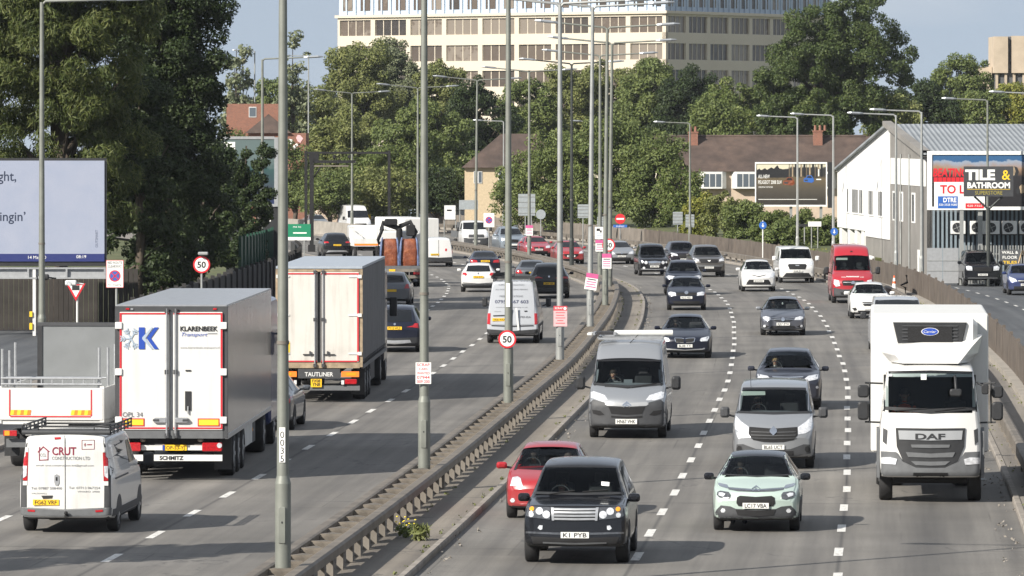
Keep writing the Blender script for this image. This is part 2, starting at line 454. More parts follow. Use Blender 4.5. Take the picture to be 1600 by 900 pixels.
    c = mixc(nt, c, (.05, .05, .05), lt.outputs[0])
    nt.links.new(c, p.inputs['Base Color'])
    p.inputs['Roughness'].default_value = .82; p.inputs['Specular IOR Level'].default_value = .35
    bump(nt, p, n2.outputs['Fac'], .25, .01)
    MATS[name] = m
asphalt('asphalt_in', (.134, .129, .120), (.208, .200, .187), [(5.45, .07, .6), (9.25, .07, .6), (11.1, .95, .36), (7.35, .7, .22), (3.5, .7, .20), (12.6, .35, .3)])
asphalt('asphalt_out', (.136, .131, .122), (.208, .200, .188), [(-4.35, .07, .6), (-8.1, .07, .6), (-6.2, .7, .24), (-2.6, .7, .18), (-10.0, .7, .24), (-11.7, .3, .3)])
asphalt('asphalt_side', (.075, .082, .09), (.10, .107, .115), [(18.7, .08, .5)])
asphalt('paving', (.20, .185, .165), (.27, .25, .225))
asphalt('median_bed', (.185, .165, .14), (.27, .245, .21), [(.75, .5, .35)])
m, nt, p = new_mat('line_paint')
n = noise(nt, 9.0, 5); c = ramp(nt, n.outputs['Fac'], [(.34, (.22, .21, .2)), (.46, (.62, .61, .58)), (.8, (.74, .73, .69))])
nt.links.new(c.outputs['Color'], p.inputs['Base Color']); p.inputs['Roughness'].default_value = .7; MATS['line_paint'] = m
plain('kerb', (.26, .235, .205), .85, var=.3, scale=2.0)
plain('concrete', (.30, .275, .24), .85, var=.25, scale=1.2)
m, nt, p = new_mat('grass_earth')
n = noise(nt, .35, 6, 'Object'); n2 = noise(nt, 5.0, 4, 'Object')
c = mixc(nt, ramp(nt, n.outputs['Fac'], [(.35, (.055, .075, .022)), (.6, (.10, .105, .04)), (.8, (.16, .13, .08))]).outputs['Color'],
         ramp(nt, n2.outputs['Fac'], [(.3, (.6, .6, .6)), (.7, (1.3, 1.3, 1.2))]).outputs['Color'], 1.0, 'MULTIPLY')
nt.links.new(c, p.inputs['Base Color']); p.inputs['Roughness'].default_value = .95; MATS['grass_earth'] = m

mb = MB(); gy = list(range(-60, 1000, 20)) + [1000, 1200]; gx = [-420, -200, -100, 0, 100, 200, 420]
vs = [(x, y, gz(y) - .12) for y in gy for x in gx]; n = len(gx)
mb.add(vs, [(i*n+j, i*n+j+1, (i+1)*n+j+1, (i+1)*n+j) for i in range(len(gy)-1) for j in range(n-1)], 'grass_earth')
tag(mb.build('ground'), kind='structure')

road_out = strip('road', -11.9, -.75, 0, 'asphalt_out', nx=2)
road_in = strip('road', 1.65, 12.85, 0, 'asphalt_in', nx=2)
strip('road_side', 15.0, 24.0, -.02, 'asphalt_side', y0=40, y1=330)
strip('pavement', -16.5, -12.03, .1, 'paving', y1=330)
strip('road_side', -42, -16.52, -.02, 'asphalt_side', y0=40, y1=224)
strip('pavement', -18.5, -12.03, .1, 'paving', y0=330)
strip('verge', 12.98, 15.0, .1, 'paving')
strip('median', -.62, 1.52, .1, 'median_bed')
mb = MB()
band(mb, [(1.52, -.06), (1.652, -.06), (1.652, .09), (1.63, .125), (1.52, .125)], 'kerb', -40, 568)
band(mb, [(-.752, -.06), (-.752, .08), (-.73, .115), (-.62, .115), (-.62, -.06)], 'kerb', -40, 568)
band(mb, [(12.848, -.06), (12.848, .09), (12.87, .125), (12.98, .125), (12.98, -.06)], 'kerb', -40, 568)
band(mb, [(-12.03, -.06), (-12.03, .125), (-11.92, .125), (-11.898, .09), (-11.898, -.06)], 'kerb', -40, 568)
tag(mb.build('kerb'), kind='structure')

def dashes(off, yc, pitch, ln, w, y0, y1, mat, mb, z=.005):
    k0 = math.ceil((y0 - yc) / pitch); k1 = int((y1 - yc) / pitch)
    for k in range(k0, k1 + 1):
        y = yc + k * pitch + random.uniform(-.12, .12); jo = off + random.uniform(-.025, .025)
        q = [rp(y - ln/2, jo - w/2, z), rp(y - ln/2, jo + w/2, z), rp(y + ln/2, jo + w/2, z), rp(y + ln/2, jo - w/2, z)]
        mb.add(q, [(0, 1, 2, 3)], mat)
random.seed(4)
mb = MB()
dashes(5.45, 103.9, 6.05, 2.0, .17, 20, 470, 'line_paint', mb); dashes(9.25, 99.3, 6.05, 2.0, .17, 20, 470, 'line_paint', mb)
dashes(-4.35, 102.8, 6.05, 2.0, .16, 20, 440, 'line_paint', mb); dashes(-8.1, 113.0, 6.05, 2.0, .16, 20, 440, 'line_paint', mb)
dashes(18.7, 200, 6.0, 2.0, .12, 60, 300, 'line_paint', mb, -.015)
dashes(22.6, 238, 1.3, .5, .3, 236, 268, 'yellow_tape', mb, -.015)
tag(mb.build('road_marking'), kind='structure')

# ---------------------------------------------------------------- central reservation barrier
plain('rail_steel', (.17, .148, .122), .65, .2, var=.35, scale=1.5)
plain('brace_steel', (.19, .165, .135), .7, .25, var=.4, scale=3)
plain('rail_post', (.19, .17, .145), .75, .1, var=.35, scale=3)
bar = thing('crash_barrier', 'long double sided steel crash barrier down the middle of the dual carriageway', 'barrier', rp(93, 0))
inv = Matrix.Translation(-rp(93, 0))
def place(o, root):                                     # mesh made in world metres under a root that stands at its base
    o.data.transform(Matrix.Translation(-root.location)); return o
def box_rail(off, s):
    return [(off - s*.12, .45), (off - s*.12, .63), (off - s*.08, .65), (off + s*.08, .65), (off + s*.12, .61), (off + s*.12, .47), (off + s*.08, .44), (off - s*.08, .44)]
for s in (1, -1):
    mb = MB(); band(mb, box_rail(.34 * s, s)[::s], 'rail_steel', 30, 432, 3.0); place(mb.build('rail', bar), bar)
mb = MB()
for s in (-1, 1): mb.boxb(s*.33 - .06, s*.33 + .06, -.06, .06, .0, .34, 'rail_post')
mb.add([(-.21, -.05, .52), (.21, -.05, .52), (0, .45, .52), (-.21, -.05, .47), (.21, -.05, .47), (0, .45, .47)], [(0, 1, 2), (3, 5, 4), (0, 3, 4, 1), (1, 4, 5, 2), (2, 5, 3, 0)], 'brace_steel')
mb.boxb(-.21, .21, -.12, -.05, .32, .48, 'brace_steel')
fr0 = mb.build('support_frame', bar); me = fr0.data
ys = [88 + 1.6 * k for k in range(214)]
for k, y in enumerate(ys[:99]):
    o = fr0 if k == 0 else fr0.copy()
    if k: COL.objects.link(o); o.parent = bar
    o.location = rp(y + random.uniform(-.07, .07), random.uniform(-.015, .015), .1 + random.uniform(-.012, .008)) - bar.location; o.rotation_euler = (random.uniform(-.03, .03), random.uniform(-.03, .03), -math.atan(slope(y)) + random.uniform(-.09, .09))
mb = MB()
for y in ys[99:]:
    Mx = Matrix.Translation(rp(y, 0, .1)) @ Matrix.Rotation(-math.atan(slope(y)), 4, 'Z')
    for pl in me.polygons: mb.add([Mx @ me.vertices[i].co for i in pl.vertices], [tuple(range(len(pl.vertices)))], 'rail_post')
o = place(mb.build('support_frames', bar), bar); o['kind'] = 'stuff'
# solid concrete median wall where the steel barrier ends
mb = MB(); band(mb, [(-.3, 0), (.3, 0), (.2, .3), (.14, 1.15), (-.14, 1.15), (-.2, .3)], 'concrete', 432, 540, 4.0)
w = thing('median_wall', 'low grey concrete wall dividing the road beyond the steel barrier', 'wall', rp(432, 0)); place(mb.build('wall', w), w)

# ---------------------------------------------------------------- right side: guard rail and slatted fence
gr = thing('guard_rail', 'low single guard rail along the right kerb in front of the slatted fence', 'guard rail', rp(120, 13.35))
mb = MB(); band(mb, [(13.22, .36), (13.22, .62), (13.27, .65), (13.40, .65), (13.45, .62), (13.45, .36)], 'rail_steel', 80, 470, 3.0); place(mb.build('rail', gr), gr)
ys = [80.6 + 2.4 * k for k in range(162)]
mb = MB(); mb.boxb(-.06, .06, -.05, .05, 0, .40, 'rail_post'); p0 = mb.build('post', gr); me = p0.data
vis = [y for y in ys if y > 150][:98]
for k, y in enumerate(vis):
    o = p0 if k == 0 else p0.copy()
    if k: COL.objects.link(o); o.parent = gr
    o.location = rp(y, 13.335, 0) - gr.location; o.rotation_euler = (0, 0, -math.atan(slope(y)))
mb = MB()
for y in ys:
    if y in vis: continue
    Mx = Matrix.Translation(rp(y, 13.335, 0)) @ Matrix.Rotation(-math.atan(slope(y)), 4, 'Z')
    for pl in me.polygons: mb.add([Mx @ me.vertices[i].co for i in pl.vertices], [tuple(range(len(pl.vertices)))], 'rail_post')
o = place(mb.build('posts', gr), gr); o['kind'] = 'stuff'

plain('fence_slat', (.115, .095, .078), .8, var=.35, scale=1.1)
plain('fence_slat_pale', (.20, .175, .148), .8, var=.25, scale=1.1)
fe = thing('slatted_fence', 'long brown fence of upright slats along the right side of the road', 'fence', rp(150, 14.6))
mb = MB(); band(mb, [(14.3, 0), (14.9, 0), (14.9, .30), (14.3, .30)], 'concrete', 80, 480); place(mb.build('plinth', fe), fe)
k = 0; y = 84.0
while y < 474:
    y2 = y + 6.0
    mb = MB(); gap = random.random() < .07
    mat = 'fence_slat_pale' if y > 395 or 334 < y < 341 else 'fence_slat'
    n = 24
    for i in range(n):
        a, b = y + 6.0 * i / n, y + 6.0 * (i + .78) / n
        q0, q1 = rp(a, 14.6), rp(b, 14.6); t = Vector((0.02, 0, 0)); h = 1.40 + random.uniform(-.008, .008)
        mb.add([q0 - t + Vector((0, 0, .28)), q1 - t + Vector((0, 0, .28)), q1 + t + Vector((0, 0, .28)), q0 + t + Vector((0, 0, .28)),
                q0 - t + Vector((0, 0, h)), q1 - t + Vector((0, 0, h)), q1 + t + Vector((0, 0, h)), q0 + t + Vector((0, 0, h))],
               [(0, 1, 5, 4), (1, 2, 6, 5), (2, 3, 7, 6), (3, 0, 4, 7), (4, 5, 6, 7)], mat)
    for z in (.4, 1.22): band(mb, [(14.625, z), (14.665, z), (14.665, z + .1), (14.625, z + .1)], mat, y, y2, 2.0)
    place(mb.build('fence_panel', fe), fe)
    mb = MB(); q = rp(y, 14.62); mb.box((q.x, q.y, q.z + .74), (.11, .11, 1.48), mat); place(mb.build('fence_post', fe), fe)
    y = y2; k += 1

# ---------------------------------------------------------------- vehicles: shell, projected panels, wheels
def lerp_list(pts, y):
    if y <= pts[0][0]: return pts[0][1]
    for (a, za), (b, zb) in zip(pts, pts[1:]):
        if y <= b: return za + (zb - za) * (y - a) / max(1e-6, b - a)
    return pts[-1][1]
def chaikin(pts, closed=False, it=1):
    for _ in range(it):
        o = []; n = len(pts)
        if not closed: o.append(pts[0])
        for i in range(n if closed else n - 1):
            p, q = pts[i], pts[(i + 1) % n]
            o.append(tuple(a * .75 + b * .25 for a, b in zip(p, q))); o.append(tuple(a * .25 + b * .75 for a, b in zip(p, q)))
        if not closed: o.append(pts[-1])
        pts = o
    return pts
def rev(top):
    L = top[-1][0]
    return [(L - y, z) for y, z in reversed(top)]

class Veh:
    """local frame: the end nearer the camera at y = 0, +y runs along the vehicle, z up"""
    def __init__(s, name, label, cat, crop, contact, oh=.85, yaw=0.0, group=None, Y=None):
        cx0, cy0, sc = crop
        px, py = cx0 + contact[0] / sc, cy0 + contact[1] / sc
        g = ground(px, py) if Y is None else Vector(((px - CX) * Y / FPX, Y, gz(Y)))
        s.rz = -math.atan(slope(g.y)) + R(yaw)
        Rz = Matrix.Rotation(s.rz, 3, 'Z')
        s.root = thing(name, label, cat, g - Rz @ Vector((0, oh, 0)), s.rz, group)
        s.root.location.z = g.z
        s.ppm = FPX / g.y * sc; s.x0, s.yc, s.oh = contact[0], contact[1], oh
        s.k = CAMH / g.y
        s.d = (Rz.inverted() @ Vector((g.x / g.y, 1, -s.k))).normalized()
        s.dsym = Vector((0, 1, -s.k)).normalized()
        s.bvh = None
    def cv(s, p, x0=None):                              # crop pixel -> (u, w) on the plane y = 0
        return ((p[0] - (s.x0 if x0 is None else x0)) / s.ppm, (s.yc - p[1]) / s.ppm + s.k * s.oh)
    def shell(s, top, W, H, belt, clear, wr, mat, e0=.09, e1=.09, bow0=.16, bow1=.10, lean0=.0, lean1=.0, taper0=.93, taper1=.95, cr=.07, crown=.025, ws=None, name='body', flat=.05, cutz=None):
        L = top[-1][0]; hw = W / 2
        tl = chaikin(top, False, 2)
        st = []
        for t, ins in ((0, 1.0), (.25, .42), (.6, .12), (1.0, 0)): st.append((t * e0, ins * e0 * .8))
        last = e0
        for y, z in tl:
            if y > last + .03 and y < L - e1 - .03: st.append((y, 0)); last = y
        out = [st[0]]
        for q in st[1:]:
            while q[0] - out[-1][0] > .34: out.append((out[-1][0] + .25, 0))
            out.append(q)
        st = out
        for t, ins in ((1.0, 0), (.6, .12), (.25, .42), (0, 1.0)): st.append((L - t * e1, ins * e1 * .8))
        rings = []; s.L, s.W, s.H = L, W, H
        def dfm(x, y, z):                               # plan bow and lean of the two ends
            a0 = max(0, 1 - y / 1.3); a1 = max(0, 1 - (L - y) / 1.3)
            yy = y + bow0 * a0 * (abs(x) / hw) ** 2.4 - bow1 * a1 * (abs(x) / hw) ** 2.4
            return (x, yy + lean0 * max(0, 1 - y / .6) * max(0, z - .5) - lean1 * max(0, 1 - (L - y) / .6) * max(0, z - .5), z)
        ends = []
        for y, ins in st:
            zt = lerp_list(tl, y) - ins
            tp = lerp_list([(0, taper0), (.55, 1), (L - .6, 1), (L, taper1)], y)
            w = hw * tp - ins
            zb = clear + ins + .10 * max(0, 1 - y / .7) * .6 + .10 * max(0, 1 - (L - y) / .8) * .6
            bl = belt if not isinstance(belt, list) else lerp_list(belt, y)
            zs = min(bl, zt - .035)
            wsd = w - flat * min(1, max(0.2, (zs - zb)))
            f = min(1, max(0, (zt - bl - .04) / max(.05, H - bl - .04)))
            wt = (wsd - .05) + (min(wr, wsd - .02) - (wsd - .05)) * f ** .8
            c = min(cr, (zt - zs) * .6)
            hf = zs - zb
            half = [(0, zb), (w * .6, zb), (w - .10, zb), (w - .025, zb + .04), (w - .004, zb + hf * .22), (w, zb + hf * .5), (w - .008, zb + hf * .8), (wsd, zs),
                    (wsd + (wt - wsd) * .5, zs + (zt - c - zs) * .5), (wt, zt - c), (wt - .35 * c, zt - .33 * c), (wt - 1.3 * c, zt - .08 * c), (wt * .5, zt + crown * .7), (0, zt + crown)]
            ring = half + [(-p[0], p[1]) for p in half[-2:0:-1]]
            ring = chaikin(ring, True, 1)
            rings.append([dfm(x, y, z) for x, z in ring]); ends.append((y, ring))
        mb = MB(); mb.loft(rings, mat, True, False, True); mb.f = [f[::-1] for f in mb.f]
        for (y, ring), sg in ((ends[0], 1), (ends[-1], -1)):             # the end panels follow the same bow
            n = len(ring); vs = []; fs = []
            for k in range(n // 2):
                (xa, za), (xb, zb_) = ring[k], ring[n - 1 - k]
                vs += [dfm(xa + (xb - xa) * t / 8, y, za + (zb_ - za) * t / 8) for t in range(9)]
            for k in range(n // 2 - 1):
                for t in range(8):
                    q = (k * 9 + t, k * 9 + t + 1, (k + 1) * 9 + t + 1, (k + 1) * 9 + t)
                    fs.append(q[::-1] if sg > 0 else q)
            mb.add(vs, fs, mat, True)
        ti = mb.mid('trim')                             # dark underside and valance
        mb.mi = [ti if all(mb.v[i][2] < clear + .115 for i in f) else m_ for f, m_ in zip(mb.f, mb.mi)]
        s.bvh = BVHTree.FromPolygons([Vector(p) for p in mb.v], mb.f)
        if ws:                                          # cut the windscreen opening out of the shell
            keep = []
            for i, f in enumerate(mb.f):
                c = [sum(mb.v[k][a] for k in f) / len(f) for a in range(3)]
                zt = lerp_list(tl, min(L, max(0, c[1])))
                cut = ws[0] + .06 < c[1] < ws[1] - .03 and c[2] > zt - .045 and abs(c[0]) < ws[2]
                if not cut: keep.append(i)
            s.reindex(mb, keep)
        if cutz:                                        # an upright windscreen: (half width, z0, z1, depth)
            bm = bmesh.new(); vv = [bm.verts.new(q) for q in mb.v]
            for f in mb.f:
                try: bm.faces.new([vv[i] for i in f])
                except ValueError: pass
            for co, no in (((cutz[0], 0, 0), (1, 0, 0)), ((-cutz[0], 0, 0), (1, 0, 0)), ((0, 0, cutz[1]), (0, 0, 1)), ((0, 0, cutz[2]), (0, 0, 1))):
                bmesh.ops.bisect_plane(bm, geom=bm.verts[:] + bm.edges[:] + bm.faces[:], dist=1e-5, plane_co=co, plane_no=no)
            bm.verts.index_update(); out = []
            for f in bm.faces:
                c = f.calc_center_median()
                if not (abs(c.x) < cutz[0] and cutz[1] < c.z < cutz[2] and c.y < cutz[3]): out.append([q.index for q in f.verts])
            mb.v = [tuple(q.co) for q in bm.verts]; mb.f = out; mb.mi = [0] * len(out); mb.sm = [True] * len(out); bm.free()
        s.body = mb.build(name, s.root)
        return s
    def reindex(s, mb, keep):
        mb.f = [mb.f[i] for i in keep]; mb.mi = [mb.mi[i] for i in keep]; mb.sm = [mb.sm[i] for i in keep]
    def boxshell(s, mb):
        s.bvh = BVHTree.FromPolygons([Vector(p) for p in mb.v], mb.f)
    def cast(s, u, w, mode):
        if mode == 'view': d = s.d; o = Vector((u, 0, w)) - d * 6
        elif mode == 'sym': d = s.dsym; o = Vector((u, 0, w)) - d * 6
        elif mode == 'y': d = Vector((0, 1, 0)); o = Vector((u, -6, w))
        elif mode == '+x': d = Vector((-1, 0, 0)); o = Vector((6, u, w))
        elif mode == '-x': d = Vector((1, 0, 0)); o = Vector((-6, u, w))
        elif mode == 'z': d = Vector((0, 0, -1)); o = Vector((u, w, 9))
        h = s.bvh.ray_cast(o, d)
        return (h[0], d) if h[0] is not None else (None, d)
    def sheet(s, mb, poly, mat, th=.012, du=.05, mode='sym'):
        ar = sum(a[0] * b[1] - b[0] * a[1] for a, b in zip(poly, poly[1:] + poly[:1]))
        if (ar < 0) != (mode == '-x'): poly = poly[::-1]
        bm = bmesh.new()
        bm.faces.new([bm.verts.new((p[0], p[1], 0)) for p in poly])
        bm.normal_update(); bmesh.ops.triangulate(bm, faces=bm.faces[:], ngon_method='EAR_CLIP')
        for ax in (0, 1):
            lo, hi = min(p[ax] for p in poly), max(p[ax] for p in poly)
            k = math.ceil(lo / du + .05)
            while k * du < hi - .004:
                co = [0, 0, 0]; no = [0, 0, 0]; co[ax] = k * du; no[ax] = 1
                bmesh.ops.bisect_plane(bm, geom=bm.verts[:] + bm.edges[:] + bm.faces[:], dist=1e-5, plane_co=co, plane_no=no); k += 1
        pos = {}
        for v in bm.verts:
            u = v.co.x; h, d = s.cast(u, v.co.y, mode)
            if h is None and mode in ('sym', 'y', 'view'):          # past the silhouette: draw back to the edge of the body
                for q in range(12):
                    u -= math.copysign(.02, u); h, d = s.cast(u, v.co.y, mode)
                    if h is not None: break
            if h is not None: pos[v] = (h - d * th, h + d * .012)
        fs = [f for f in bm.faces if all(v in pos for v in f.verts)]
        idx = {}; vs = []
        for f in fs:
            for v in f.verts:
                if v not in idx: idx[v] = len(vs); vs.append(pos[v][0])
        out = []
        for f in fs:
            q = [idx[v] for v in f.verts]
            if len(q) > 3:
                out += [(q[0], q[i], q[i + 1]) for i in range(1, len(q) - 1)]
            else: out.append(tuple(q))
        mb.add(vs, out, mat, True)
        fset = set(fs)
        for e in bm.edges:
            lf = [f for f in e.link_faces if f in fset]
            if len(lf) == 1:
                a, b = e.verts
                mb.add([pos[a][0], pos[b][0], pos[b][1], pos[a][1]], [(0, 1, 2, 3)], mat)
        bm.free()
    def p(s, name, polys, mat, sym='c', x0=None, th=.012, raw=False, mode='sym', parent=None, du=.05, label=None):
        """polys in crop pixels (raw: metres). sym 'c': right half closed across the centre; 'pair': two mirrored objects; 'm': mirrored in one object; None: as given"""
        if polys and not isinstance(polys[0][0], (tuple, list)): polys = [polys]
        cvt = [[tuple(q) for q in po] if raw else [s.cv(q, x0) for q in po] for po in polys]
        if sym == 'c': cvt = [[(max(0, q[0]), q[1]) for q in po] + [(-q[0], q[1]) for q in reversed(po) if q[0] > .002] for po in cvt]
        if sym is None and not raw and mode == 'sym': mode = 'view'
        res = []
        groups = [cvt]
        mir = [[(-q[0], q[1]) for q in reversed(po)] for po in cvt]
        if sym in ('pair', 'm'): groups = [cvt, mir]
        for g in groups:
            mb = MB()
            for po in g: s.sheet(mb, po, mat, th, du, mode)
            if mb.f: res.append(mb.build(name, parent or s.root, label))
        return res
    def wheel(s, y, half, r=.33, w=.21, rimm='rim', dual=False):
        for sx in (-1, 1):
            mb = MB(); xo = sx * half; xi = sx * (half - w * (2.1 if dual else 1))
            prof = [(xi, r * .55), (xi, r * .93), (xi + (xo - xi) * .12, r), (xo - (xo - xi) * .12, r), (xo, r * .93), (xo - sx * .004, r * .66), (xo - sx * .03, r * .62)]
            n = 20
            mb.loft([[(x, y + rr * math.cos(2*math.pi*k/n), r + rr * math.sin(2*math.pi*k/n)) for k in range(n)] for x, rr in prof], 'tyre', True, True, True)
            t = mb.build('wheel', s.root)
            mr = MB(); mr.disc((xo - sx * .03, y, r), r * .62, 'darkrim', 'x', .02, 20)
            for k in range(5):
                a = 2 * math.pi * k / 5
                mr.box((xo - sx * .012, y + math.cos(a) * r * .33, r + math.sin(a) * r * .33), (.02, r * .55, r * .16), rimm, Matrix.Rotation(a, 3, 'X'))
            mr.disc((xo - sx * .008, y, r), r * .16, rimm, 'x', .03, 12)
            mr.build('rim', t)
    def arches(s, ys, r, mat='void', W=None):
        for y in ys:
            po = [(y + r * math.cos(R(a)), r * .86 + r * math.sin(R(a))) for a in range(-20, 201, 20)]
            for md in ('+x', '-x'):
                mb = MB(); s.sheet(mb, po, mat, .006, .12, md)
                if mb.f: mb.build('wheel_arch', s.root)
    def sides(s, polys, mat='glass', name='side_window', th=.006):
        for md in ('+x', '-x'):
            for po in polys:
                mb = MB(); s.sheet(mb, po, mat, th, .15, md)
                if mb.f: mb.build(name, s.root)
    def mirrors(s, u, y, z, sz=(.20, .12, .14), mat='trim', arm=.10, capmat=None):
        for sx in (-1, 1):
            mb = MB()
            mb.rbox((sx * u, y, z), sz, min(sz) * .42, mat, 'y', 4, e=sz[1] * .35)
            mb.tube((sx * (u - sz[0] * .3), y + .03, z - sz[2] * .25), (sx * (u - sz[0] * .5 - arm), y + .06, z - sz[2] * .4), .025, 'trim', n=6)
            mb.build('door_mirror', s.root)
    def plate(s, c, txt, yellow=False, x0=None, w=.52, h=.112, raw=False, th=.02, lean=0):
        u, z = c if raw else s.cv(c, x0)
        h0, d = s.cast(u, z, 'sym')
        if h0 is None: return
        y = h0.y - th; z = h0.z
        mb = MB(); mb.box((u, y, z), (w, .014, h), 'plate_yellow' if yellow else 'plate_white')
        if txt: mb.text(txt, h * .70, (u, y - .009, z), 'ink', width=w * .84, bold=.02)
        mb.build('number_plate', s.root)
    def lettering(s, txt, h, c, mat, width=None, bold=0, shear=0, x0=None, raw=False, th=.012, name='lettering', align='c', parent=None):
        """letters laid on the panel they stand on (each corner dropped on the surface)"""
        u, z = c if raw else s.cv(c, x0)
        mb = MB(); mb.text(txt, h, (u, 0, z), mat, width, bold, shear, '-y', align)
        ok = []
        nv = []
        for q in mb.v:
            hh, d = s.cast(q[0], q[2], 'sym'); nv.append(hh - d * th if hh is not None else None)
        fs = [f for f in mb.f if all(nv[i] is not None for i in f)]
        mb.v = [tuple(q) if q is not None else (0, 0, 0) for q in nv]; mb.mi = mb.mi[:len(fs)]; mb.sm = mb.sm[:len(fs)]; mb.f = fs
        return mb.build(name, parent or s.root)
    def cabin(s, yc, zc, half, seats=((-.37, 1), (.37, 0)), depth=.95, ztop=None):
        """dashboard, wheel and seats seen through the windscreen"""
        mb = MB()
        mb.prism([(yc - .25, zc - .12), (yc + .42, zc - .06), (yc + .50, zc - .14), (yc + .50, zc - .45), (yc - .25, zc - .3)], 'x', -half, half, 'trim')
        mb.build('dashboard', s.root)
        for x, drv in seats:
            sm = MB(); yb = yc + depth
            sm.rbox((x, yb + .12, zc - .10), (.48, .16, .62), .10, 'seat', 'z', 3); sm.rbox((x, yb + .16, zc + .30), (.26, .10, .20), .05, 'seat', 'z', 3)
            sm.build('seat', s.root)
            if drv:
                st = MB(); n = 18; c = Vector((x, yc + .50, zc + .02)); tl = R(28)
                pts = [c + Vector((.18 * math.cos(2*math.pi*k/n), -.18 * math.sin(2*math.pi*k/n) * math.sin(tl) * -1, .18 * math.sin(2*math.pi*k/n) * math.cos(tl))) for k in range(n + 1)]
                st.path(pts, .014, 'trim', 5); st.tube(c + Vector((-.17, 0, 0)), c + Vector((.17, 0, 0)), .02, 'trim', n=5)
                st.build('steering_wheel', s.root)
    def wipers(s, lst, x0=None):
        mb = MB()
        for a, b in lst:
            pa, pb = s.cv(a, x0), s.cv(b, x0)
            pts = []
            for t in (0, .33, .66, 1):
                h, d = s.cast(pa[0] + (pb[0] - pa[0]) * t, pa[1] + (pb[1] - pa[1]) * t, 'sym')
                if h is not None: pts.append(h - d * .03)
            if len(pts) > 1: mb.path(pts, .013, 'void', 5)
        if mb.f: mb.build('wiper', s.root)

# a seated figure, one skin grown over a skeleton; hair is its only child
def figure_mesh():
    J = [(0, 0, 0, .15), (0, .04, .22, .145), (0, .06, .40, .16), (0, .03, .52, .085), (0, 0, .58, .055), (0, -.02, .67, .085), (0, -.02, .76, .085),
         (-.19, .05, .45, .075), (-.25, -.10, .25, .055), (-.15, -.36, .30, .04), (-.10, -.44, .33, .045), (.19, .05, .45, .075), (.25, -.10, .25, .055), (.15, -.36, .30, .04), (.10, -.44, .33, .045),
         (-.10, -.10, -.02, .10), (-.12, -.42, .04, .08), (-.12, -.62, -.32, .055), (-.12, -.74, -.36, .05), (.10, -.10, -.02, .10), (.12, -.42, .04, .08), (.12, -.62, -.32, .055), (.12, -.74, -.36, .05)]
    E = [(0, 1), (1, 2), (2, 3), (3, 4), (4, 5), (5, 6), (2, 7), (7, 8), (8, 9), (9, 10), (2, 11), (11, 12), (12, 13), (13, 14), (0, 15), (15, 16), (16, 17), (17, 18), (0, 19), (19, 20), (20, 21), (21, 22)]
    me = bpy.data.meshes.new('person'); me.from_pydata([j[:3] for j in J], E, [])
    o = bpy.data.objects.new('person', me); COL.objects.link(o)
    sk = o.modifiers.new('skin', 'SKIN'); me.skin_vertices[0].data[0].use_root = True
    for i, j in enumerate(J): me.skin_vertices[0].data[i].radius = (j[3], j[3])
    sb = o.modifiers.new('sub', 'SUBSURF'); sb.levels = 1
    dg = bpy.context.evaluated_depsgraph_get(); dg.update()
    r = bpy.data.meshes.new_from_object(o.evaluated_get(dg)); bpy.data.objects.remove(o); return r
FIG = figure_mesh()
def person(v, x, yc, zc, label, shirt='shirt_dark', hair='hair', lift=0.0):
    me = FIG.copy(); me.materials.clear(); me.materials.append(MATS[shirt]); me.materials.append(MATS['skin'])
    for p in me.polygons:
        c = p.center; p.material_index = 1 if c.z > .56 or (c.y < -.38 and c.z > .2) else 0; p.use_smooth = True
    o = bpy.data.objects.new('person', me); COL.objects.link(o); tag(o, label, 'person', 'drivers')
    o.location = v.root.matrix_basis @ Vector((x, yc + .92, zc - .50 + lift)); o.rotation_euler = (0, 0, v.rz)
    mb = MB(); mb.ellipsoid((0, .005, .745), (.098, .105, .095), hair, 10, 6); mb.ellipsoid((0, .05, .68), (.09, .07, .10), hair, 10, 6); mb.build('hair', o)
    mb = MB(); mb.ellipsoid((0, -.105, .685), (.016, .02, .022), 'skin', 6, 4); [mb.ellipsoid((sx * .09, .0, .69), (.014, .02, .03), 'skin', 6, 4) for sx in (-1, 1)]; mb.build('nose_and_ears', o)
    mb = MB(); [mb.ellipsoid((sx * .035, -.092, .715), (.014, .012, .009), 'void', 6, 4) for sx in (-1, 1)]; mb.ellipsoid((0, -.098, .645), (.024, .01, .007), 'red_trim', 6, 4); mb.build('eyes_and_mouth', o)

HATCH = [(0, .70), (.12, .80), (.5, .90), (.95, .99), (1.02, 1.01), (1.75, 1.40), (2.1, 1.45), (2.6, 1.47), (3.3, 1.42), (3.75, 1.05), (3.95, .95), (4.0, .8)]
SALOON = [(0, .66), (.12, .75), (.6, .86), (1.3, .97), (1.36, .98), (2.15, 1.38), (2.5, 1.43), (3.0, 1.45), (3.5, 1.40), (4.1, 1.08), (4.65, 1.02), (4.75, .9)]
SUV = [(0, .84), (.10, .96), (.5, 1.05), (1.12, 1.12), (1.18, 1.14), (1.85, 1.58), (2.2, 1.66), (3.0, 1.69), (4.0, 1.64), (4.45, 1.22), (4.62, 1.08), (4.68, .9)]
BLUFF = [(0, 1.02), (.06, 1.08), (.5, 1.12), (1.2, 1.17), (1.26, 1.19), (1.78, 1.68), (2.1, 1.77), (3.0, 1.81), (4.2, 1.76), (4.68, 1.28), (4.79, 1.1)]
VANMID = [(0, .82), (.12, .98), (.55, 1.17), (.82, 1.27), (.90, 1.30), (1.62, 1.83), (1.95, 1.92), (2.6, 1.96), (4.85, 1.95), (5.0, 1.92)]
VANBIG = [(0, .92), (.12, 1.08), (.55, 1.27), (.75, 1.34), (.82, 1.37), (1.52, 2.02), (1.75, 2.25), (2.05, 2.40), (2.6, 2.46), (5.2, 2.47), (5.4, 2.44)]
def scaled(top, L, H):
    l0 = top[-1][0]; h0 = max(p[1] for p in top)
    return [(y * L / l0, z * H / h0) for y, z in top]

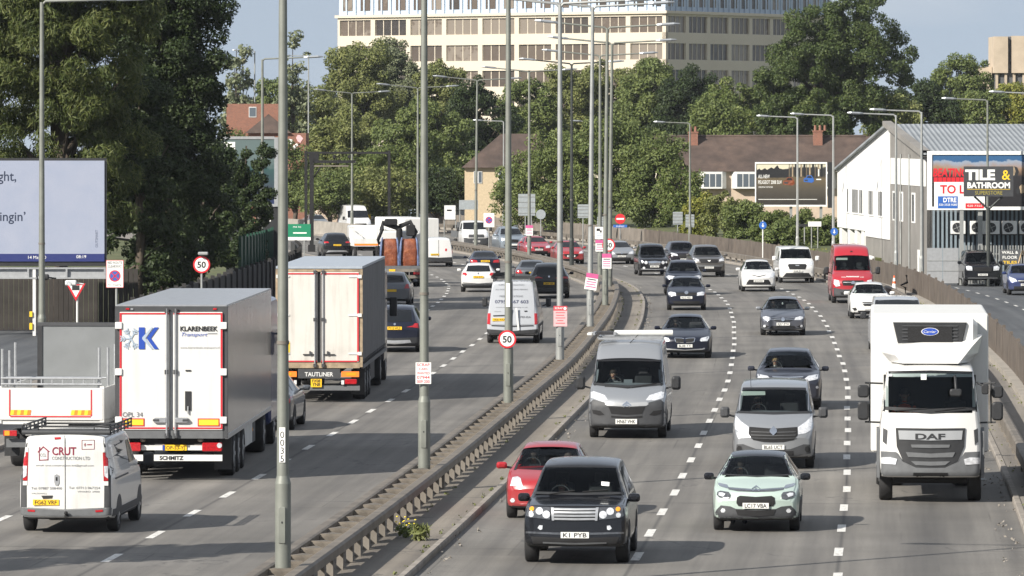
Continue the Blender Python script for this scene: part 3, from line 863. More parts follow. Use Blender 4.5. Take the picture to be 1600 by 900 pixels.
# ---------------------------------------------------------------- the traffic
IN, OUT = 'vehicles driving towards the camera', 'vehicles driving away from the camera'
# black off-roader in front
v = Veh('black_suv', 'glossy black off-roader in front with a square silver slatted grille and plate K1 PYB', 'car', (780, 680, 4.0913), (500, 810), .9, group=IN)
v.shell(BLUFF, 1.93, 1.81, 1.14, .30, .70, 'paint_black', bow0=.10, lean0=.05, taper0=.97, cr=.08, ws=(1.24, 1.80, .74))
v.p('windscreen', [(488, 196), (716, 196), (776, 368), (488, 378)], 'windscreen', x0=488, th=.008)
v.p('windscreen_pillar', [[(712, 190), (728, 190), (790, 372), (764, 374)]], 'frit', 'm', x0=488, th=.014)
v.p('windscreen_header', [(488, 186), (722, 188), (718, 202), (488, 200)], 'frit', x0=488, th=.016)
v.p('cowl_panel', [(488, 366), (776, 358), (778, 374), (488, 382)], 'trim', x0=488, th=.016)
v.cabin(1.26, 1.18, .70); person(v, -.37, 1.30, 1.14, 'driver in dark clothes at the wheel of the front black off-roader')
g = v.p('grille', [(488, 468), (634, 466), (628, 548), (488, 552)], 'void', x0=488)[0]
v.p('grille_bar', [[(488, y0), (624, y0 - 2), (622, y0 + 11), (488, y0 + 13)] for y0 in (470, 491, 512, 533)], 'alu', x0=488, th=.03, parent=g)
v.p('grille_frame', [[(622, 464), (640, 463), (632, 548), (618, 549)]], 'alu', 'm', x0=488, th=.034, parent=g)
for h in v.p('headlight', [(643, 464), (788, 459), (800, 515), (780, 528), (644, 542)], 'lamp_dark', 'pair', x0=488, th=.02):
    pass
for cxx, cyy, rr, mm in ((668, 510, 25, 'lamp_clear'), (713, 488, 24, 'lamp_clear'), (762, 473, 15, 'lamp_amber'), (765, 512, 16, 'lamp_clear')):
    v.p('lamp_reflector', [[(cxx + rr * math.cos(a * math.pi / 6), cyy + rr * math.sin(a * math.pi / 6)) for a in range(12)]], mm, 'm', x0=488, th=.03)
v.p('fog_lamp', [(692, 580), (712, 578), (724, 596), (708, 608), (694, 604)], 'lamp_clear', 'pair', x0=488)
v.p('bumper_line', [(488, 628), (800, 618), (802, 630), (488, 642)], 'lamp_dark', x0=488)
v.p('bonnet_gap', [(488, 457), (790, 450), (790, 453), (488, 460)], 'void', x0=488, th=.006)
v.p('lower_intake', [(488, 660), (770, 650), (740, 720), (488, 728)], 'void', x0=488)
v.p('skid_plate', [(488, 690), (690, 684), (690, 694), (488, 702)], 'midgrey', x0=488, th=.02)
v.p('bonnet_crease', [[(640, 392), (716, 388), (716, 398), (640, 404)]], 'void', None, x0=488)
v.p('tax_disc', [(672, 292), (724, 296), (722, 322), (672, 318)], 'paper', None, x0=500, th=.02, mode='sym')
v.plate((490, 640), 'K1 PYB', x0=488)
v.wipers([((300, 376), (462, 352)), ((512, 360), (676, 346))], x0=488)
v.mirrors(1.03, 1.42, 1.165, (.22, .13, .155), 'paint_black')
v.arches((.93, 3.7), .43); v.wheel(.93, .965, .375, .24); v.wheel(3.7, .965, .375, .24)
v.sides([[(1.75, 1.20), (2.55, 1.22), (2.55, 1.66), (2.15, 1.62)], [(2.65, 1.22), (3.55, 1.25), (3.5, 1.66), (2.65, 1.66)]])

# red hatchback behind it
v = Veh('red_hatchback', 'bright red hatchback half hidden behind the black off-roader', 'car', (780, 680, 4.0913), (310, 528), .80, group=IN)
v.shell(scaled(HATCH, 3.95, 1.48), 1.70, 1.48, .98, .20, .56, 'paint_red', bow0=.22, ws=(1.0, 1.74, .60))
v.p('windscreen', [(331, 86), (504, 86), (540, 215), (331, 225)], 'windscreen', x0=331, th=.008)
v.p('windscreen_pillar', [[(500, 82), (512, 82), (552, 222), (536, 222)]], 'frit', 'm', x0=331, th=.014)
v.cabin(1.02, 1.02, .6); person(v, -.37, 1.02, .98, 'driver in dark clothes in the red hatchback behind the black off-roader'); person(v, .37, 1.05, .98, 'passenger beside the driver of the red hatchback behind the off-roader')
v.p('headlight', [(462, 328), (482, 276), (502, 264), (536, 270), (546, 326)], 'lamp_clear', 'pair', x0=318)
v.p('grille', [(318, 395), (440, 395), (420, 430), (318, 432)], 'void', x0=318)
v.p('fog_lamp', [[(530 + 17 * math.cos(a), 418 + 15 * math.sin(a)) for a in (0, 1, 2, 3, 4, 5)]], 'lamp_clear', 'pair', x0=318)
v.p('lower_bumper', [(318, 470), (560, 468), (540, 490), (318, 492)], 'trim', x0=318)
v.mirrors(.98, 1.22, 1.06, (.22, .12, .14), 'paint_red')
v.arches((.83, 3.2), .35); v.wheel(.83, .84, .31, .2); v.wheel(3.2, .84, .31, .2)
v.sides([[(1.45, 1.05), (2.3, 1.05), (2.3, 1.36), (1.9, 1.33)], [(2.4, 1.05), (3.2, 1.08), (3.1, 1.36), (2.4, 1.37)]])

# mint hatchback
v = Veh('mint_hatchback', 'pale mint green hatchback with a black roof and plate LC17 VBA', 'car', (1080, 690, 6.0), (614, 828), .82, group=IN)
v.shell(scaled(HATCH, 4.0, 1.48), 1.75, 1.48, 1.0, .20, .57, 'paint_mint', bow0=.20, ws=(1.02, 1.76, .62))
v.p('roof_panel', [(-.50, 1.78), (.50, 1.78), (.55, 2.2), (.54, 3.3), (-.54, 3.3), (-.55, 2.2)], 'paint_black', None, raw=True, mode='z', th=.008)
v.p('windscreen', [(602, 122), (846, 126), (932, 306), (602, 322)], 'windscreen', x0=602, th=.008)
v.p('windscreen_pillar', [[(836, 112), (900, 112), (1000, 312), (914, 316)]], 'paint_black', 'm', x0=602, th=.014)
v.p('roof_edge', [(602, 66), (800, 76), (866, 100), (872, 126), (602, 126)], 'paint_black', x0=602, th=.016)
v.p('cowl_panel', [(602, 316), (940, 300), (944, 312), (602, 330)], 'trim', x0=602, th=.016)
v.cabin(1.03, 1.03, .6); person(v, -.37, 1.03, .98, 'driver in dark clothes at the wheel of the pale mint hatchback')
v.p('upper_bar', [(594, 448), (860, 428), (850, 452), (760, 468), (594, 474)], 'lamp_dark', x0=594)
v.p('upper_chrome', [[(594, 452), (850, 434), (850, 440), (594, 460)]], 'chrome', x0=594, th=.02)
v.p('badge', [[(594, 408), (632, 438), (632, 446), (594, 424)], [(594, 432), (626, 460), (626, 468), (594, 448)]], 'chrome', x0=594, th=.03)
v.p('running_light', [(850, 432), (868, 404), (950, 386), (956, 398), (940, 418), (866, 440)], 'chrome', 'pair', x0=594, th=.02)
v.p('headlight', [(832, 500), (850, 474), (930, 462), (958, 474), (962, 500), (944, 522), (870, 542), (836, 534)], 'lamp_dark', 'pair', x0=596, th=.02)
v.p('lamp_reflector', [[(880, 492), (912, 478), (944, 480), (944, 506), (900, 520)]], 'lamp_clear', 'm', x0=596, th=.028)
v.p('grille', [(594, 520), (740, 510), (770, 526), (774, 580), (756, 606), (594, 620)], 'void', x0=594)
v.p('lower_grille', [(602, 650), (790, 640), (770, 690), (602, 702)], 'void', x0=602, th=.02)
v.p('lower_bumper', [(602, 640), (790, 632), (840, 610), (930, 600), (970, 640), (1000, 690), (998, 736), (930, 776), (602, 792)], 'greytrim', x0=604, th=.010)
v.p('bumper_line', [(602, 748), (920, 740), (918, 750), (602, 762)], 'midgrey', x0=604, th=.02)
v.p('fog_lamp', [[(908 + 24 * math.cos(a), 648 + 22 * math.sin(a)) for a in (0, 1, 2, 3, 4, 5)]], 'lamp_clear', 'pair', x0=602, th=.024)
v.plate((594, 602), 'LC17 VBA', x0=594, th=.035)
v.mirrors(.97, 1.25, 1.05, (.2, .12, .14), 'paint_black')
v.p('side_guard', [(1.2, .38), (2.9, .38), (2.9, .58), (1.2, .58)], 'greytrim', None, raw=True, mode='+x')
v.arches((.85, 3.35), .37, 'greytrim'); v.wheel(.85, .86, .325, .2); v.wheel(3.35, .86, .325, .2)
v.sides([[(1.5, 1.04), (2.35, 1.04), (2.35, 1.37), (1.95, 1.34)], [(2.42, 1.04), (3.3, 1.06), (3.15, 1.36), (2.42, 1.38)]])

# silver mid-size van
v = Veh('silver_van', 'silver panel van with a diamond badge, right behind the mint hatchback', 'van', (1110, 530, 4.285), (425, 858), .93, group=IN)
v.shell(VANMID, 1.95, 1.96, 1.25, .22, .80, 'paint_silver', bow0=.20, taper0=.94, ws=(.90, 1.66, .76))
v.p('windscreen', [(405, 326), (636, 328), (652, 490), (405, 500)], 'windscreen', x0=405, th=.008)
v.p('windscreen_pillar', [[(636, 322), (650, 322), (664, 496), (646, 498)]], 'frit', 'm', x0=405, th=.014)
v.p('windscreen_header', [(405, 318), (648, 320), (646, 336), (405, 334)], 'frit', x0=405, th=.016)
v.p('cowl_panel', [(405, 486), (656, 480), (660, 494), (405, 504)], 'trim', x0=405, th=.016)
v.p('sun_visor', [(192, 346), (350, 346), (352, 372), (192, 376)], 'visor_pale', None, x0=405, th=.002, mode='sym')
v.cabin(.98, 1.30, .78); person(v, -.40, .95, 1.30, 'driver in dark clothes at the wheel of the silver van with diamond badge')
v.p('headlight', [(566, 590), (620, 552), (658, 512), (664, 560), (660, 604), (620, 630), (570, 638)], 'lamp_clear', 'pair', x0=404)
v.p('grille', [(404, 600), (566, 588), (568, 640), (540, 676), (470, 690), (404, 692)], 'void', x0=405)
v.p('grille_bar', [[(404, y0), (556, y0 - 4), (552, y0 + 2), (404, y0 + 7)] for y0 in (622, 644, 664)], 'greytrim', x0=405, th=.024)
v.p('badge', [(404, 582), (428, 608), (428, 622), (404, 646)], 'chrome', x0=404, th=.04)
v.p('lower_intake', [(405, 744), (520, 736), (606, 704), (650, 706), (654, 764), (560, 784), (405, 790)], 'greytrim', x0=405)
v.p('intake_mesh', [(405, 752), (540, 748), (540, 776), (405, 782)], 'void', x0=405, th=.02)
v.p('fog_lamp', [[(632 + 20 * math.cos(a), 736 + 22 * math.sin(a)) for a in (0, 1, 2, 3, 4, 5)]], 'void', 'pair', x0=405, th=.024)
v.plate((404, 724), 'BL65 UCT', x0=404)
v.mirrors(1.17, 1.15, 1.30, (.22, .14, .26), 'greytrim', .12)
v.arches((.93, 4.0), .38); v.wheel(.93, .955, .335, .21, 'alu'); v.wheel(4.0, .955, .335, .21, 'alu')
v.sides([[(1.25, 1.27), (2.2, 1.27), (2.2, 1.70), (1.75, 1.70)]])
mb = MB(); mb.tube((-.56, 1.75, 1.88), (-.58, 1.95, 2.28), .008, 'void', n=4); mb.build('aerial', v.root)

# dark grey saloon-like crossover behind the silver van
v = Veh('grey_crossover', 'dark slate crossover with a light coloured door mirror, behind the silver panel van', 'car', (1110, 530, 4.285), (520, 468), .9, group=IN)
v.shell(scaled(SUV, 4.75, 1.68), 1.90, 1.68, 1.10, .24, .60, 'paint_slate', bow0=.22, ws=(1.17, 1.86, .66))
v.p('windscreen', [(516, 74), (654, 74), (700, 172), (516, 182)], 'windscreen', x0=516, th=.008)
v.p('windscreen_pillar', [[(648, 70), (662, 70), (714, 176), (694, 178)]], 'frit', 'm', x0=516, th=.014)
v.cabin(1.2, 1.16, .66); person(v, -.38, 1.02, 1.15, 'driver with fair hair and a white top in the slate crossover', 'shirt_white', 'fair_hair')
v.p('headlight', [(620, 270), (650, 246), (716, 232), (722, 246), (710, 268), (640, 284)], 'lamp_clear', 'pair', x0=514)
v.p('grille', [(514, 252), (616, 248), (600, 330), (514, 340)], 'void', x0=514)
v.p('grille_chrome', [(514, 252), (618, 248), (616, 256), (514, 262)], 'chrome', x0=514, th=.02)
v.p('fog_lamp', [[(710 + 10 * math.cos(a), 322 + 10 * math.sin(a)) for a in (0, 1, 2, 3, 4, 5)]], 'lamp_clear', 'pair', x0=514)
v.plate((514, 360), '', x0=514)
v.mirrors(1.07, 1.4, 1.15, (.2, .12, .14), 'paint_slate')
v.arches((.93, 3.7), .4); v.wheel(.93, .94, .35, .22); v.wheel(3.7, .94, .35, .22)
v.sides([[(1.75, 1.16), (2.6, 1.17), (2.6, 1.56), (2.2, 1.53)], [(2.7, 1.17), (3.6, 1.2), (3.5, 1.54), (2.7, 1.56)]])

# large silver van with a roof load
v = Veh('silver_van', 'tall silver panel van carrying a long white pipe and a ladder on its roof', 'van', (890, 500, 4.5), (412, 824), .95, group=IN)
v.shell(VANBIG, 2.05, 2.47, 1.33, .25, .84, 'paint_silver', bow0=.20, taper0=.95, ws=(.84, 1.55, .80), cr=.10)
v.p('windscreen', [(402, 278), (634, 280), (640, 452), (402, 478)], 'windscreen', x0=402, th=.008)
v.p('windscreen_pillar', [[(626, 274), (642, 276), (650, 456), (632, 462)]], 'frit', 'm', x0=402, th=.014)
v.p('windscreen_header', [(402, 272), (640, 276), (636, 290), (402, 286)], 'frit', x0=402, th=.016)
v.p('cowl_panel', [(402, 460), (644, 440), (650, 456), (402, 482)], 'trim', x0=402, th=.016)
v.cabin(.9, 1.38, .85); person(v, -.42, .85, 1.42, 'driver in a grey top at the wheel of the tall silver van', 'shirt_grey')
v.p('headlight', [(536, 566), (560, 530), (640, 502), (662, 508), (658, 548), (600, 566)], 'lamp_clear', 'pair', x0=404)
v.p('grille_band', [(404, 586), (540, 576), (556, 592), (540, 604), (404, 612)], 'band_grey', x0=402, th=.034)
v.p('badge', [[(402, 572), (432, 596), (432, 606), (402, 588)], [(402, 590), (424, 608), (424, 618), (402, 604)]], 'chrome', x0=402, th=.04)
v.p('bumper', [(404, 608), (536, 606), (560, 580), (640, 560), (672, 590), (682, 700), (640, 760), (404, 770)], 'greytrim', x0=404, th=.02)
v.p('grille', [(402, 616), (530, 612), (510, 660), (402, 668)], 'void', x0=402, th=.03)
v.p('lower_intake', [(402, 682), (512, 674), (510, 686), (402, 694)], 'void', x0=402, th=.03)
v.p('fog_recess', [(560, 668), (590, 640), (650, 632), (640, 660), (600, 672)], 'void', 'pair', x0=404, th=.03)
v.p('skid_plate', [(402, 742), (536, 736), (530, 748), (402, 758)], 'trim', x0=402, th=.03)
v.plate((399, 714), 'HN67 VHK', x0=402, th=.04, w=.56, h=.13)
v.wipers([((240, 466), (420, 474)), ((430, 476), (600, 446))], x0=402)
v.mirrors(1.25, 1.05, 1.42, (.24, .16, .36), 'trim', .14)
v.arches((.95, 4.3), .40); v.wheel(.95, 1.0, .35, .22, 'alu'); v.wheel(4.3, 1.0, .35, .22, 'alu')
v.sides([[(1.15, 1.36), (2.1, 1.36), (2.1, 1.85), (1.65, 1.85)]])
mb = MB()
for y in (2.3, 3.5, 4.8): mb.boxb(-.85, .85, y, y + .05, 2.50, 2.55, 'alu')
for s_ in (-.85, .85):
    mb.boxb(s_ - .02, s_ + .02, 2.3, 4.85, 2.53, 2.57, 'alu')
mb.build('roof_rack', v.root)
mb = MB(); mb.tube((0, 0, 0), (1.52, .25, 0), .085, 'plate_white', n=12); mb.tube((.02, .12, .0), (1.5, .40, .0), .05, 'white_trim', n=10)
mb2 = mb.build('pipe'); tag(mb2, 'long white pipe lying across the roof rack of the tall silver van', 'pipe')
mb2.location = v.root.matrix_basis @ Vector((-.42, 2.5, 2.66)); mb2.rotation_euler = (0, 0, v.rz)
mb = MB(); mb.box((0, 0, 0), (.44, .9, .07), 'seat'); mb.box((-.3, 0, -.01), (.06, .9, .07), 'alu'); mb.box((-.42, 0, -.02), (.12, .9, .05), 'plate_white'); mb.box((.25, 0, 0), (.06, .92, .08), 'alu')
mb2 = mb.build('ladder'); tag(mb2, 'folded alloy ladder at the end of the white pipe on the tall silver van', 'ladder')
mb2.location = v.root.matrix_basis @ Vector((-.66, 2.75, 2.66)); mb2.rotation_euler = (0, 0, v.rz)
mb = MB(); mb.tube((0, 2.1, 2.42), (.2, 2.5, 2.62), .008, 'void', n=4); mb.build('aerial', v.root)

# navy saloon
v = Veh('navy_saloon', 'navy saloon with twin kidney grilles, beyond the tall silver van', 'car', (1010, 470, 9.0), (545, 800), .85, group=IN)
v.shell(scaled(SALOON, 4.85, 1.47), 1.85, 1.47, .95, .18, .56, 'paint_navy', bow0=.24, ws=(1.38, 2.2, .60))
v.p('windscreen', [(520, 238), (738, 240), (820, 370), (520, 392)], 'windscreen', x0=520, th=.008)
v.p('windscreen_pillar', [[(730, 232), (756, 234), (846, 380), (806, 384)]], 'frit', 'm', x0=520, th=.014)
v.cabin(1.4, 1.0, .6); person(v, -.37, 1.4, .95, 'driver in dark clothes at the wheel of the navy saloon')
v.p('grille', [(525, 534), (560, 528), (650, 526), (658, 544), (640, 580), (540, 590)], 'void', 'pair', x0=514)
v.p('grille_chrome', [[(522, 526), (560, 520), (656, 518), (656, 526), (560, 530), (524, 538)], [(652, 520), (662, 524), (648, 580), (636, 584)], [(530, 584), (640, 576), (640, 586), (534, 594)]], 'chrome', 'm', x0=514, th=.024)
v.p('headlight', [(722, 560), (740, 524), (800, 510), (852, 494), (850, 520), (830, 566), (740, 572)], 'lamp_clear', 'pair', x0=514)
v.p('lower_chrome', [(518, 688), (760, 672), (790, 660), (800, 676), (760, 690), (518, 702)], 'alu', x0=518)
v.p('lower_intake', [(518, 704), (760, 692), (750, 730), (518, 744)], 'void', x0=518)
v.p('bumper_line', [(518, 760), (720, 748), (720, 758), (518, 772)], 'midgrey', x0=518)
v.plate((520, 634), 'BL08 TTJ', x0=518, th=.03)
v.mirrors(1.0, 1.6, 1.03, (.2, .12, .13), 'paint_navy')
v.arches((.88, 3.75), .37); v.wheel(.88, .915, .335, .22); v.wheel(3.75, .915, .335, .22)
v.sides([[(1.95, .99), (2.8, 1.0), (2.8, 1.36), (2.4, 1.33)], [(2.88, 1.0), (3.7, 1.02), (3.5, 1.33), (2.88, 1.36)]])

# grey saloon in the middle lane
v = Veh('grey_saloon', 'grey saloon with a round star badge in its grille, alone in the middle lane', 'car', (1170, 450, 10.0), (532, 735), .85, group=IN)
v.shell(scaled(SALOON, 4.6, 1.45), 1.77, 1.45, .95, .17, .55, 'paint_pewter', bow0=.24, ws=(1.31, 2.08, .58))
v.p('windscreen', [(520, 192), (736, 194), (806, 325), (520, 338)], 'windscreen', x0=520, th=.008)
v.p('windscreen_pillar', [[(728, 186), (752, 188), (830, 330), (794, 334)]], 'frit', 'm', x0=520, th=.014)
v.cabin(1.33, .99, .58); person(v, -.37, 1.33, .95, 'driver in dark clothes at the wheel of the grey star badge saloon')
v.p('grille', [(524, 462), (690, 466), (684, 500), (640, 520), (524, 526)], 'void', x0=524)
v.p('grille_chrome', [[(560, 470), (706, 464), (706, 472), (560, 480)], [(560, 494), (692, 490), (690, 497), (560, 502)]], 'chrome', 'm', x0=524, th=.02)
v.p('badge', [(524, 458), (545, 464), (556, 488), (545, 514), (524, 522)], 'chrome', x0=524, th=.04)
v.p('headlight', [(700, 500), (716, 462), (790, 440), (836, 450), (838, 474), (800, 500)], 'lamp_clear', 'pair', x0=524, label=None)
v.p('lower_intake', [(526, 596), (700, 590), (730, 620), (700, 630), (526, 632)], 'void', x0=526)
v.p('fog_recess', [(740, 604), (790, 580), (850, 580), (850, 612), (800, 628)], 'void', 'pair', x0=526)
v.p('fog_lamp', [[(816 + 24 * math.cos(a), 596 + 22 * math.sin(a)) for a in (0, 1, 2, 3, 4, 5)]], 'lamp_clear', 'pair', x0=526, th=.024)
v.p('bumper_line', [(526, 656), (700, 650), (820, 640), (830, 652), (700, 666), (526, 670)], 'alu', x0=526)
v.plate((529, 564), 'RJ57 ZTH', x0=526, th=.03)
v.mirrors(.96, 1.5, 1.03, (.2, .12, .13), 'paint_silver')
v.arches((.86, 3.62), .36); v.wheel(.86, .875, .325, .21); v.wheel(3.62, .875, .325, .21)
v.sides([[(1.85, .99), (2.7, 1.0), (2.7, 1.34), (2.3, 1.31)], [(2.78, 1.0), (3.55, 1.02), (3.35, 1.31), (2.78, 1.34)]])
mb = MB(); mb.ellipsoid((0, 0, 0), (.035, .02, .05), 'paper', 8, 5); mb.build('air_freshener', v.root).location = (.0, 2.0, 1.20)

# white panel truck with a fridge unit
v = Veh('refrigerated_truck', 'large white refrigerated box truck with plate DX67 KZB in the nearest right lane', 'truck', (1320, 450, 2.5731), (342, 852), 1.35, group=IN)
mb = MB()
cab = [(0, 2.80), (.10, 2.90), (.5, 2.97), (1.2, 3.0), (1.9, 3.0)]
v.shell(cab, 2.22, 3.02, 1.85, .52, .92, 'paint_truck_white', e0=.10, e1=.05, bow0=.16, bow1=0, lean0=.05, taper0=.97, taper1=1, cr=.10, flat=.04, ws=None, name='cab', cutz=(.90, 1.95, 2.72, .6))
X = 342
v.p('windscreen', [(342, 342), (526, 344), (532, 492), (342, 506)], 'windscreen', x0=X, th=.012); v.cabin(.55, 1.94, .86, ((-.55, 1), (.55, 0)), .75); person(v, -.55, .45, 2.08, 'driver in a red and green hi-vis top in the refrigerated box truck', 'hi_vis')
mb = MB(); mb.boxb(-1.0, 1.0, 1.72, 1.76, .8, 2.7, 'void'); mb.build('cab_rear_wall', v.root)
v.p('windscreen_pillar', [[(520, 338), (534, 340), (540, 496), (524, 500)], ], 'frit', 'm', x0=X, th=.02)
v.p('windscreen_header', [(342, 336), (532, 340), (528, 348), (342, 346)], 'frit', x0=X, th=.022)
v.p('wiper_panel', [(342, 490), (534, 480), (536, 492), (342, 508)], 'trim', x0=X, th=.024)
v.p('grille_panel', [(342, 568), (480, 566), (476, 640), (450, 700), (400, 724), (342, 726)], 'trim', x0=X, th=.03)
v.p('grille_band', [(342, 578), (470, 576), (466, 612), (342, 616)], 'band_grey', x0=X, th=.05)
v.p('grille_bar', [[(342, 632), (420, 632), (416, 644), (342, 646)], [(342, 668), (440, 662), (430, 682), (342, 684)], [(342, 700), (420, 698), (400, 714), (342, 716)]], 'midgrey', x0=X, th=.05)
v.p('bumper', [(342, 726), (400, 724), (452, 700), (478, 662), (548, 658), (554, 780), (342, 784)], 'midgrey', x0=X, th=.06)
v.p('bumper_step', [(342, 744), (410, 744), (412, 766), (342, 768)], 'void', x0=X, th=.07)
v.p('bumper_lip', [(342, 772), (552, 766), (552, 784), (342, 790)], 'greytrim', x0=X, th=.075)
v.p('headlight', [(474, 690), (500, 682), (546, 684), (544, 708), (480, 712)], 'lamp_clear', 'pair', x0=X, th=.075)
v.p('corner_vent', [(514, 574), (530, 566), (532, 620), (518, 632)], 'greytrim', 'pair', x0=X, th=.02)
v.p('roof_seam', [(342, 300), (412, 296), (408, 292), (342, 294)], 'void', x0=X)
v.lettering('DAF', .12, (341, 600), 'trim', width=.64, bold=.03, x0=X, th=.06)
v.plate((345, 780), 'DX67 KZB', x0=X, th=.10, w=.58, h=.14)
v.p('sticker', [[(304, 352), (326, 352), (326, 374), (304, 374)], [(174, 352), (190, 352), (190, 360), (174, 360)]], 'paper', None, x0=X, th=.026, mode='sym')
v.wipers([((200, 498), (330, 488)), ((360, 500), (480, 484))], x0=X)
v.p('indicator', [(556, 628), (562, 628), (562, 648), (556, 648)], 'lamp_amber', 'pair', x0=X)
for s_ in (-1, 1):                                      # corner fairings in grey at the cab sides
    mb = MB(); mb.prism([(.25, .55), (.3, 1.55), (.62, 1.62), (1.6, 1.5), (1.75, .55)], 'x', s_ * 1.085, s_ * 1.155, 'midgrey'); mb.build('wheel_fairing', v.root)
mb = MB(); mb.rbox((0, 1.12, .47), (1.6, .5, .16), .05, 'void', 'x'); mb.boxb(-.45, -.38, 1.2, 8.6, .6, .85, 'void'); mb.boxb(.38, .45, 1.2, 8.6, .6, .85, 'void'); mb.build('chassis', v.root)
mb = MB(); mb.rbox((0, 5.15, 2.51), (2.56, 6.2, 3.03), .06, 'white_trim', 'y'); mb.build('cargo_box', v.root)
mb = MB()                                                # wind deflector and fridge unit over the cab
mb.loft([[(-.86, 1.2, 3.0), (-.60, .38, 3.0), (.60, .38, 3.0), (.86, 1.2, 3.0), (.86, 2.0, 3.0), (-.86, 2.0, 3.0)],
         [(-1.04, 1.3, 3.20), (-.74, .55, 3.16), (.74, .55, 3.16), (1.04, 1.3, 3.20), (1.04, 2.0, 3.22), (-1.04, 2.0, 3.22)],
         [(-1.14, 1.45, 3.58), (-.9, .95, 3.34), (.9, .95, 3.34), (1.14, 1.45, 3.58), (1.14, 2.0, 3.58), (-1.14, 2.0, 3.58)]], 'paint_truck_white', True, True, False)
mb.build('wind_deflector', v.root)
fu = MB(); fu.rbox((0, 1.62, 3.58), (2.06, .80, .72), .12, 'paint_truck_white', 'x', 4, e=.10)
fo = fu.build('fridge_unit', v.root)
fg = MB(); fg.loft([[(-.80, 1.20, 3.86), (.80, 1.20, 3.86), (.66, 1.20, 3.24), (-.66, 1.20, 3.24)], [(-.78, 1.15, 3.84), (.78, 1.15, 3.84), (.64, 1.15, 3.26), (-.64, 1.15, 3.26)]], 'trim', True, True, False)
for i in range(7): fg.boxb(-.60, .60, 1.13, 1.152, 3.32 + i * .075, 3.345 + i * .075, 'greytrim')
fg.boxb(-.48, .48, 1.12, 1.15, 3.44, 3.76, 'void')
fgo = fg.build('unit_grille', fo)
el = MB(); el.tube((0, 1.115, 3.66), (0, 1.105, 3.66), .001, 'white_plastic', n=4)
n = 20
for sc_, yy, mm in ((1.0, 1.11, 'white_plastic'), (.9, 1.105, 'blue_logo')):
    el.add([(.19 * sc_ * math.cos(2*math.pi*k/n), yy, 3.66 + .085 * sc_ * math.sin(2*math.pi*k/n)) for k in range(n)], [tuple(range(n))], mm)
el.text('Carrier', .055, (0, 1.10, 3.66), 'white_plastic', width=.27, shear=.25); el.build('badge', fo)
for s_ in (-1, 1):                                      # mirror arms with two heads
    mb = MB(); u = s_ * 1.44
    mb.path([(s_ * 1.02, .55, 2.56), (s_ * 1.40, .42, 2.58)], .022, 'trim'); mb.path([(s_ * 1.02, .55, 1.72), (s_ * 1.40, .42, 1.74)], .022, 'trim'); mb.path([(s_ * 1.30, .42, 2.58), (s_ * 1.30, .42, 1.74)], .02, 'trim')
    mb.rbox((u, .40, 2.40), (.24, .16, .27), .06, 'trim', 'y', 3); mb.rbox((u, .40, 1.98), (.24, .16, .40), .07, 'trim', 'y', 3)
    mb.build('door_mirror', v.root)
mb = MB(); mb.path([(.52, .12, 2.74), (.53, -.12, 2.70), (.54, -.14, 2.45)], .03, 'trim'); mb.rbox((.54, -.13, 2.40), (.26, .12, .16), .05, 'trim', 'y', 3); mb.build('kerb_mirror', v.root)
mb = MB(); mb.path([(1.0, .35, 2.60), (1.14, .2, 2.52)], .02, 'trim'); mb.rbox((1.17, .2, 2.46), (.15, .1, .22), .04, 'trim', 'y', 3); mb.build('front_mirror', v.root)
v.wheel(1.35, 1.10, .47, .29, 'alu'); v.wheel(6.3, 1.16, .47, .29, 'alu', dual=True)

# ---------------------------------------------------------------- the rest of the oncoming traffic (features in metres on each vehicle)
def front(v, ws, light, grille, intake=None, plate_z=.5, plate='', lightmat='lamp_clear', bar=None, fog=None, grillemat='void', pillar='frit', opaque=False):
    """ws: (bottom z, top z, half bottom, half top); light: polygon on the right half; grille, intake: (half width, z0, z1, lower half width)"""
    zb, zt, hb, ht = ws
    v.p('windscreen', [(0, zb), (hb, zb + .02), (ht, zt), (0, zt + .015)], 'glass' if opaque else 'windscreen', raw=True, mode='y', th=.01)
    v.p('windscreen_pillar', [(hb - .03, zb + .01), (hb + .04, zb + .02), (ht + .035, zt), (ht - .02, zt)], pillar, 'pair', raw=True, mode='y', th=.016)
    v.p('headlight', light, lightmat, 'pair', raw=True, mode='y')
    if grille:
        hw, z0, z1, hl = grille
        v.p('grille', [(0, z1), (hw * .9, z1), (hw, z1 - (z1 - z0) * .3), (hl, z0), (0, z0)], grillemat, raw=True, mode='y')
    if intake:
        hw, z0, z1, hl = intake
        v.p('lower_intake', [(0, z1), (hw, z1), (hl, z0), (0, z0)], 'void', raw=True, mode='y')
    if bar: v.p('grille_bar', [(0, bar[1]), (bar[0], bar[1]), (bar[0], bar[2]), (0, bar[2])], 'alu', raw=True, mode='y', th=.022)
    if fog: v.p('fog_lamp', [(fog[0] + fog[2] * math.cos(a), fog[1] + fog[2] * math.sin(a)) for a in (0, 1, 2, 3, 4, 5)], 'lamp_clear', 'pair', raw=True, mode='y', th=.02)
    v.plate((0, plate_z + v.k * .05), plate, raw=True, th=.03)
P1 = (0, 0, 1)

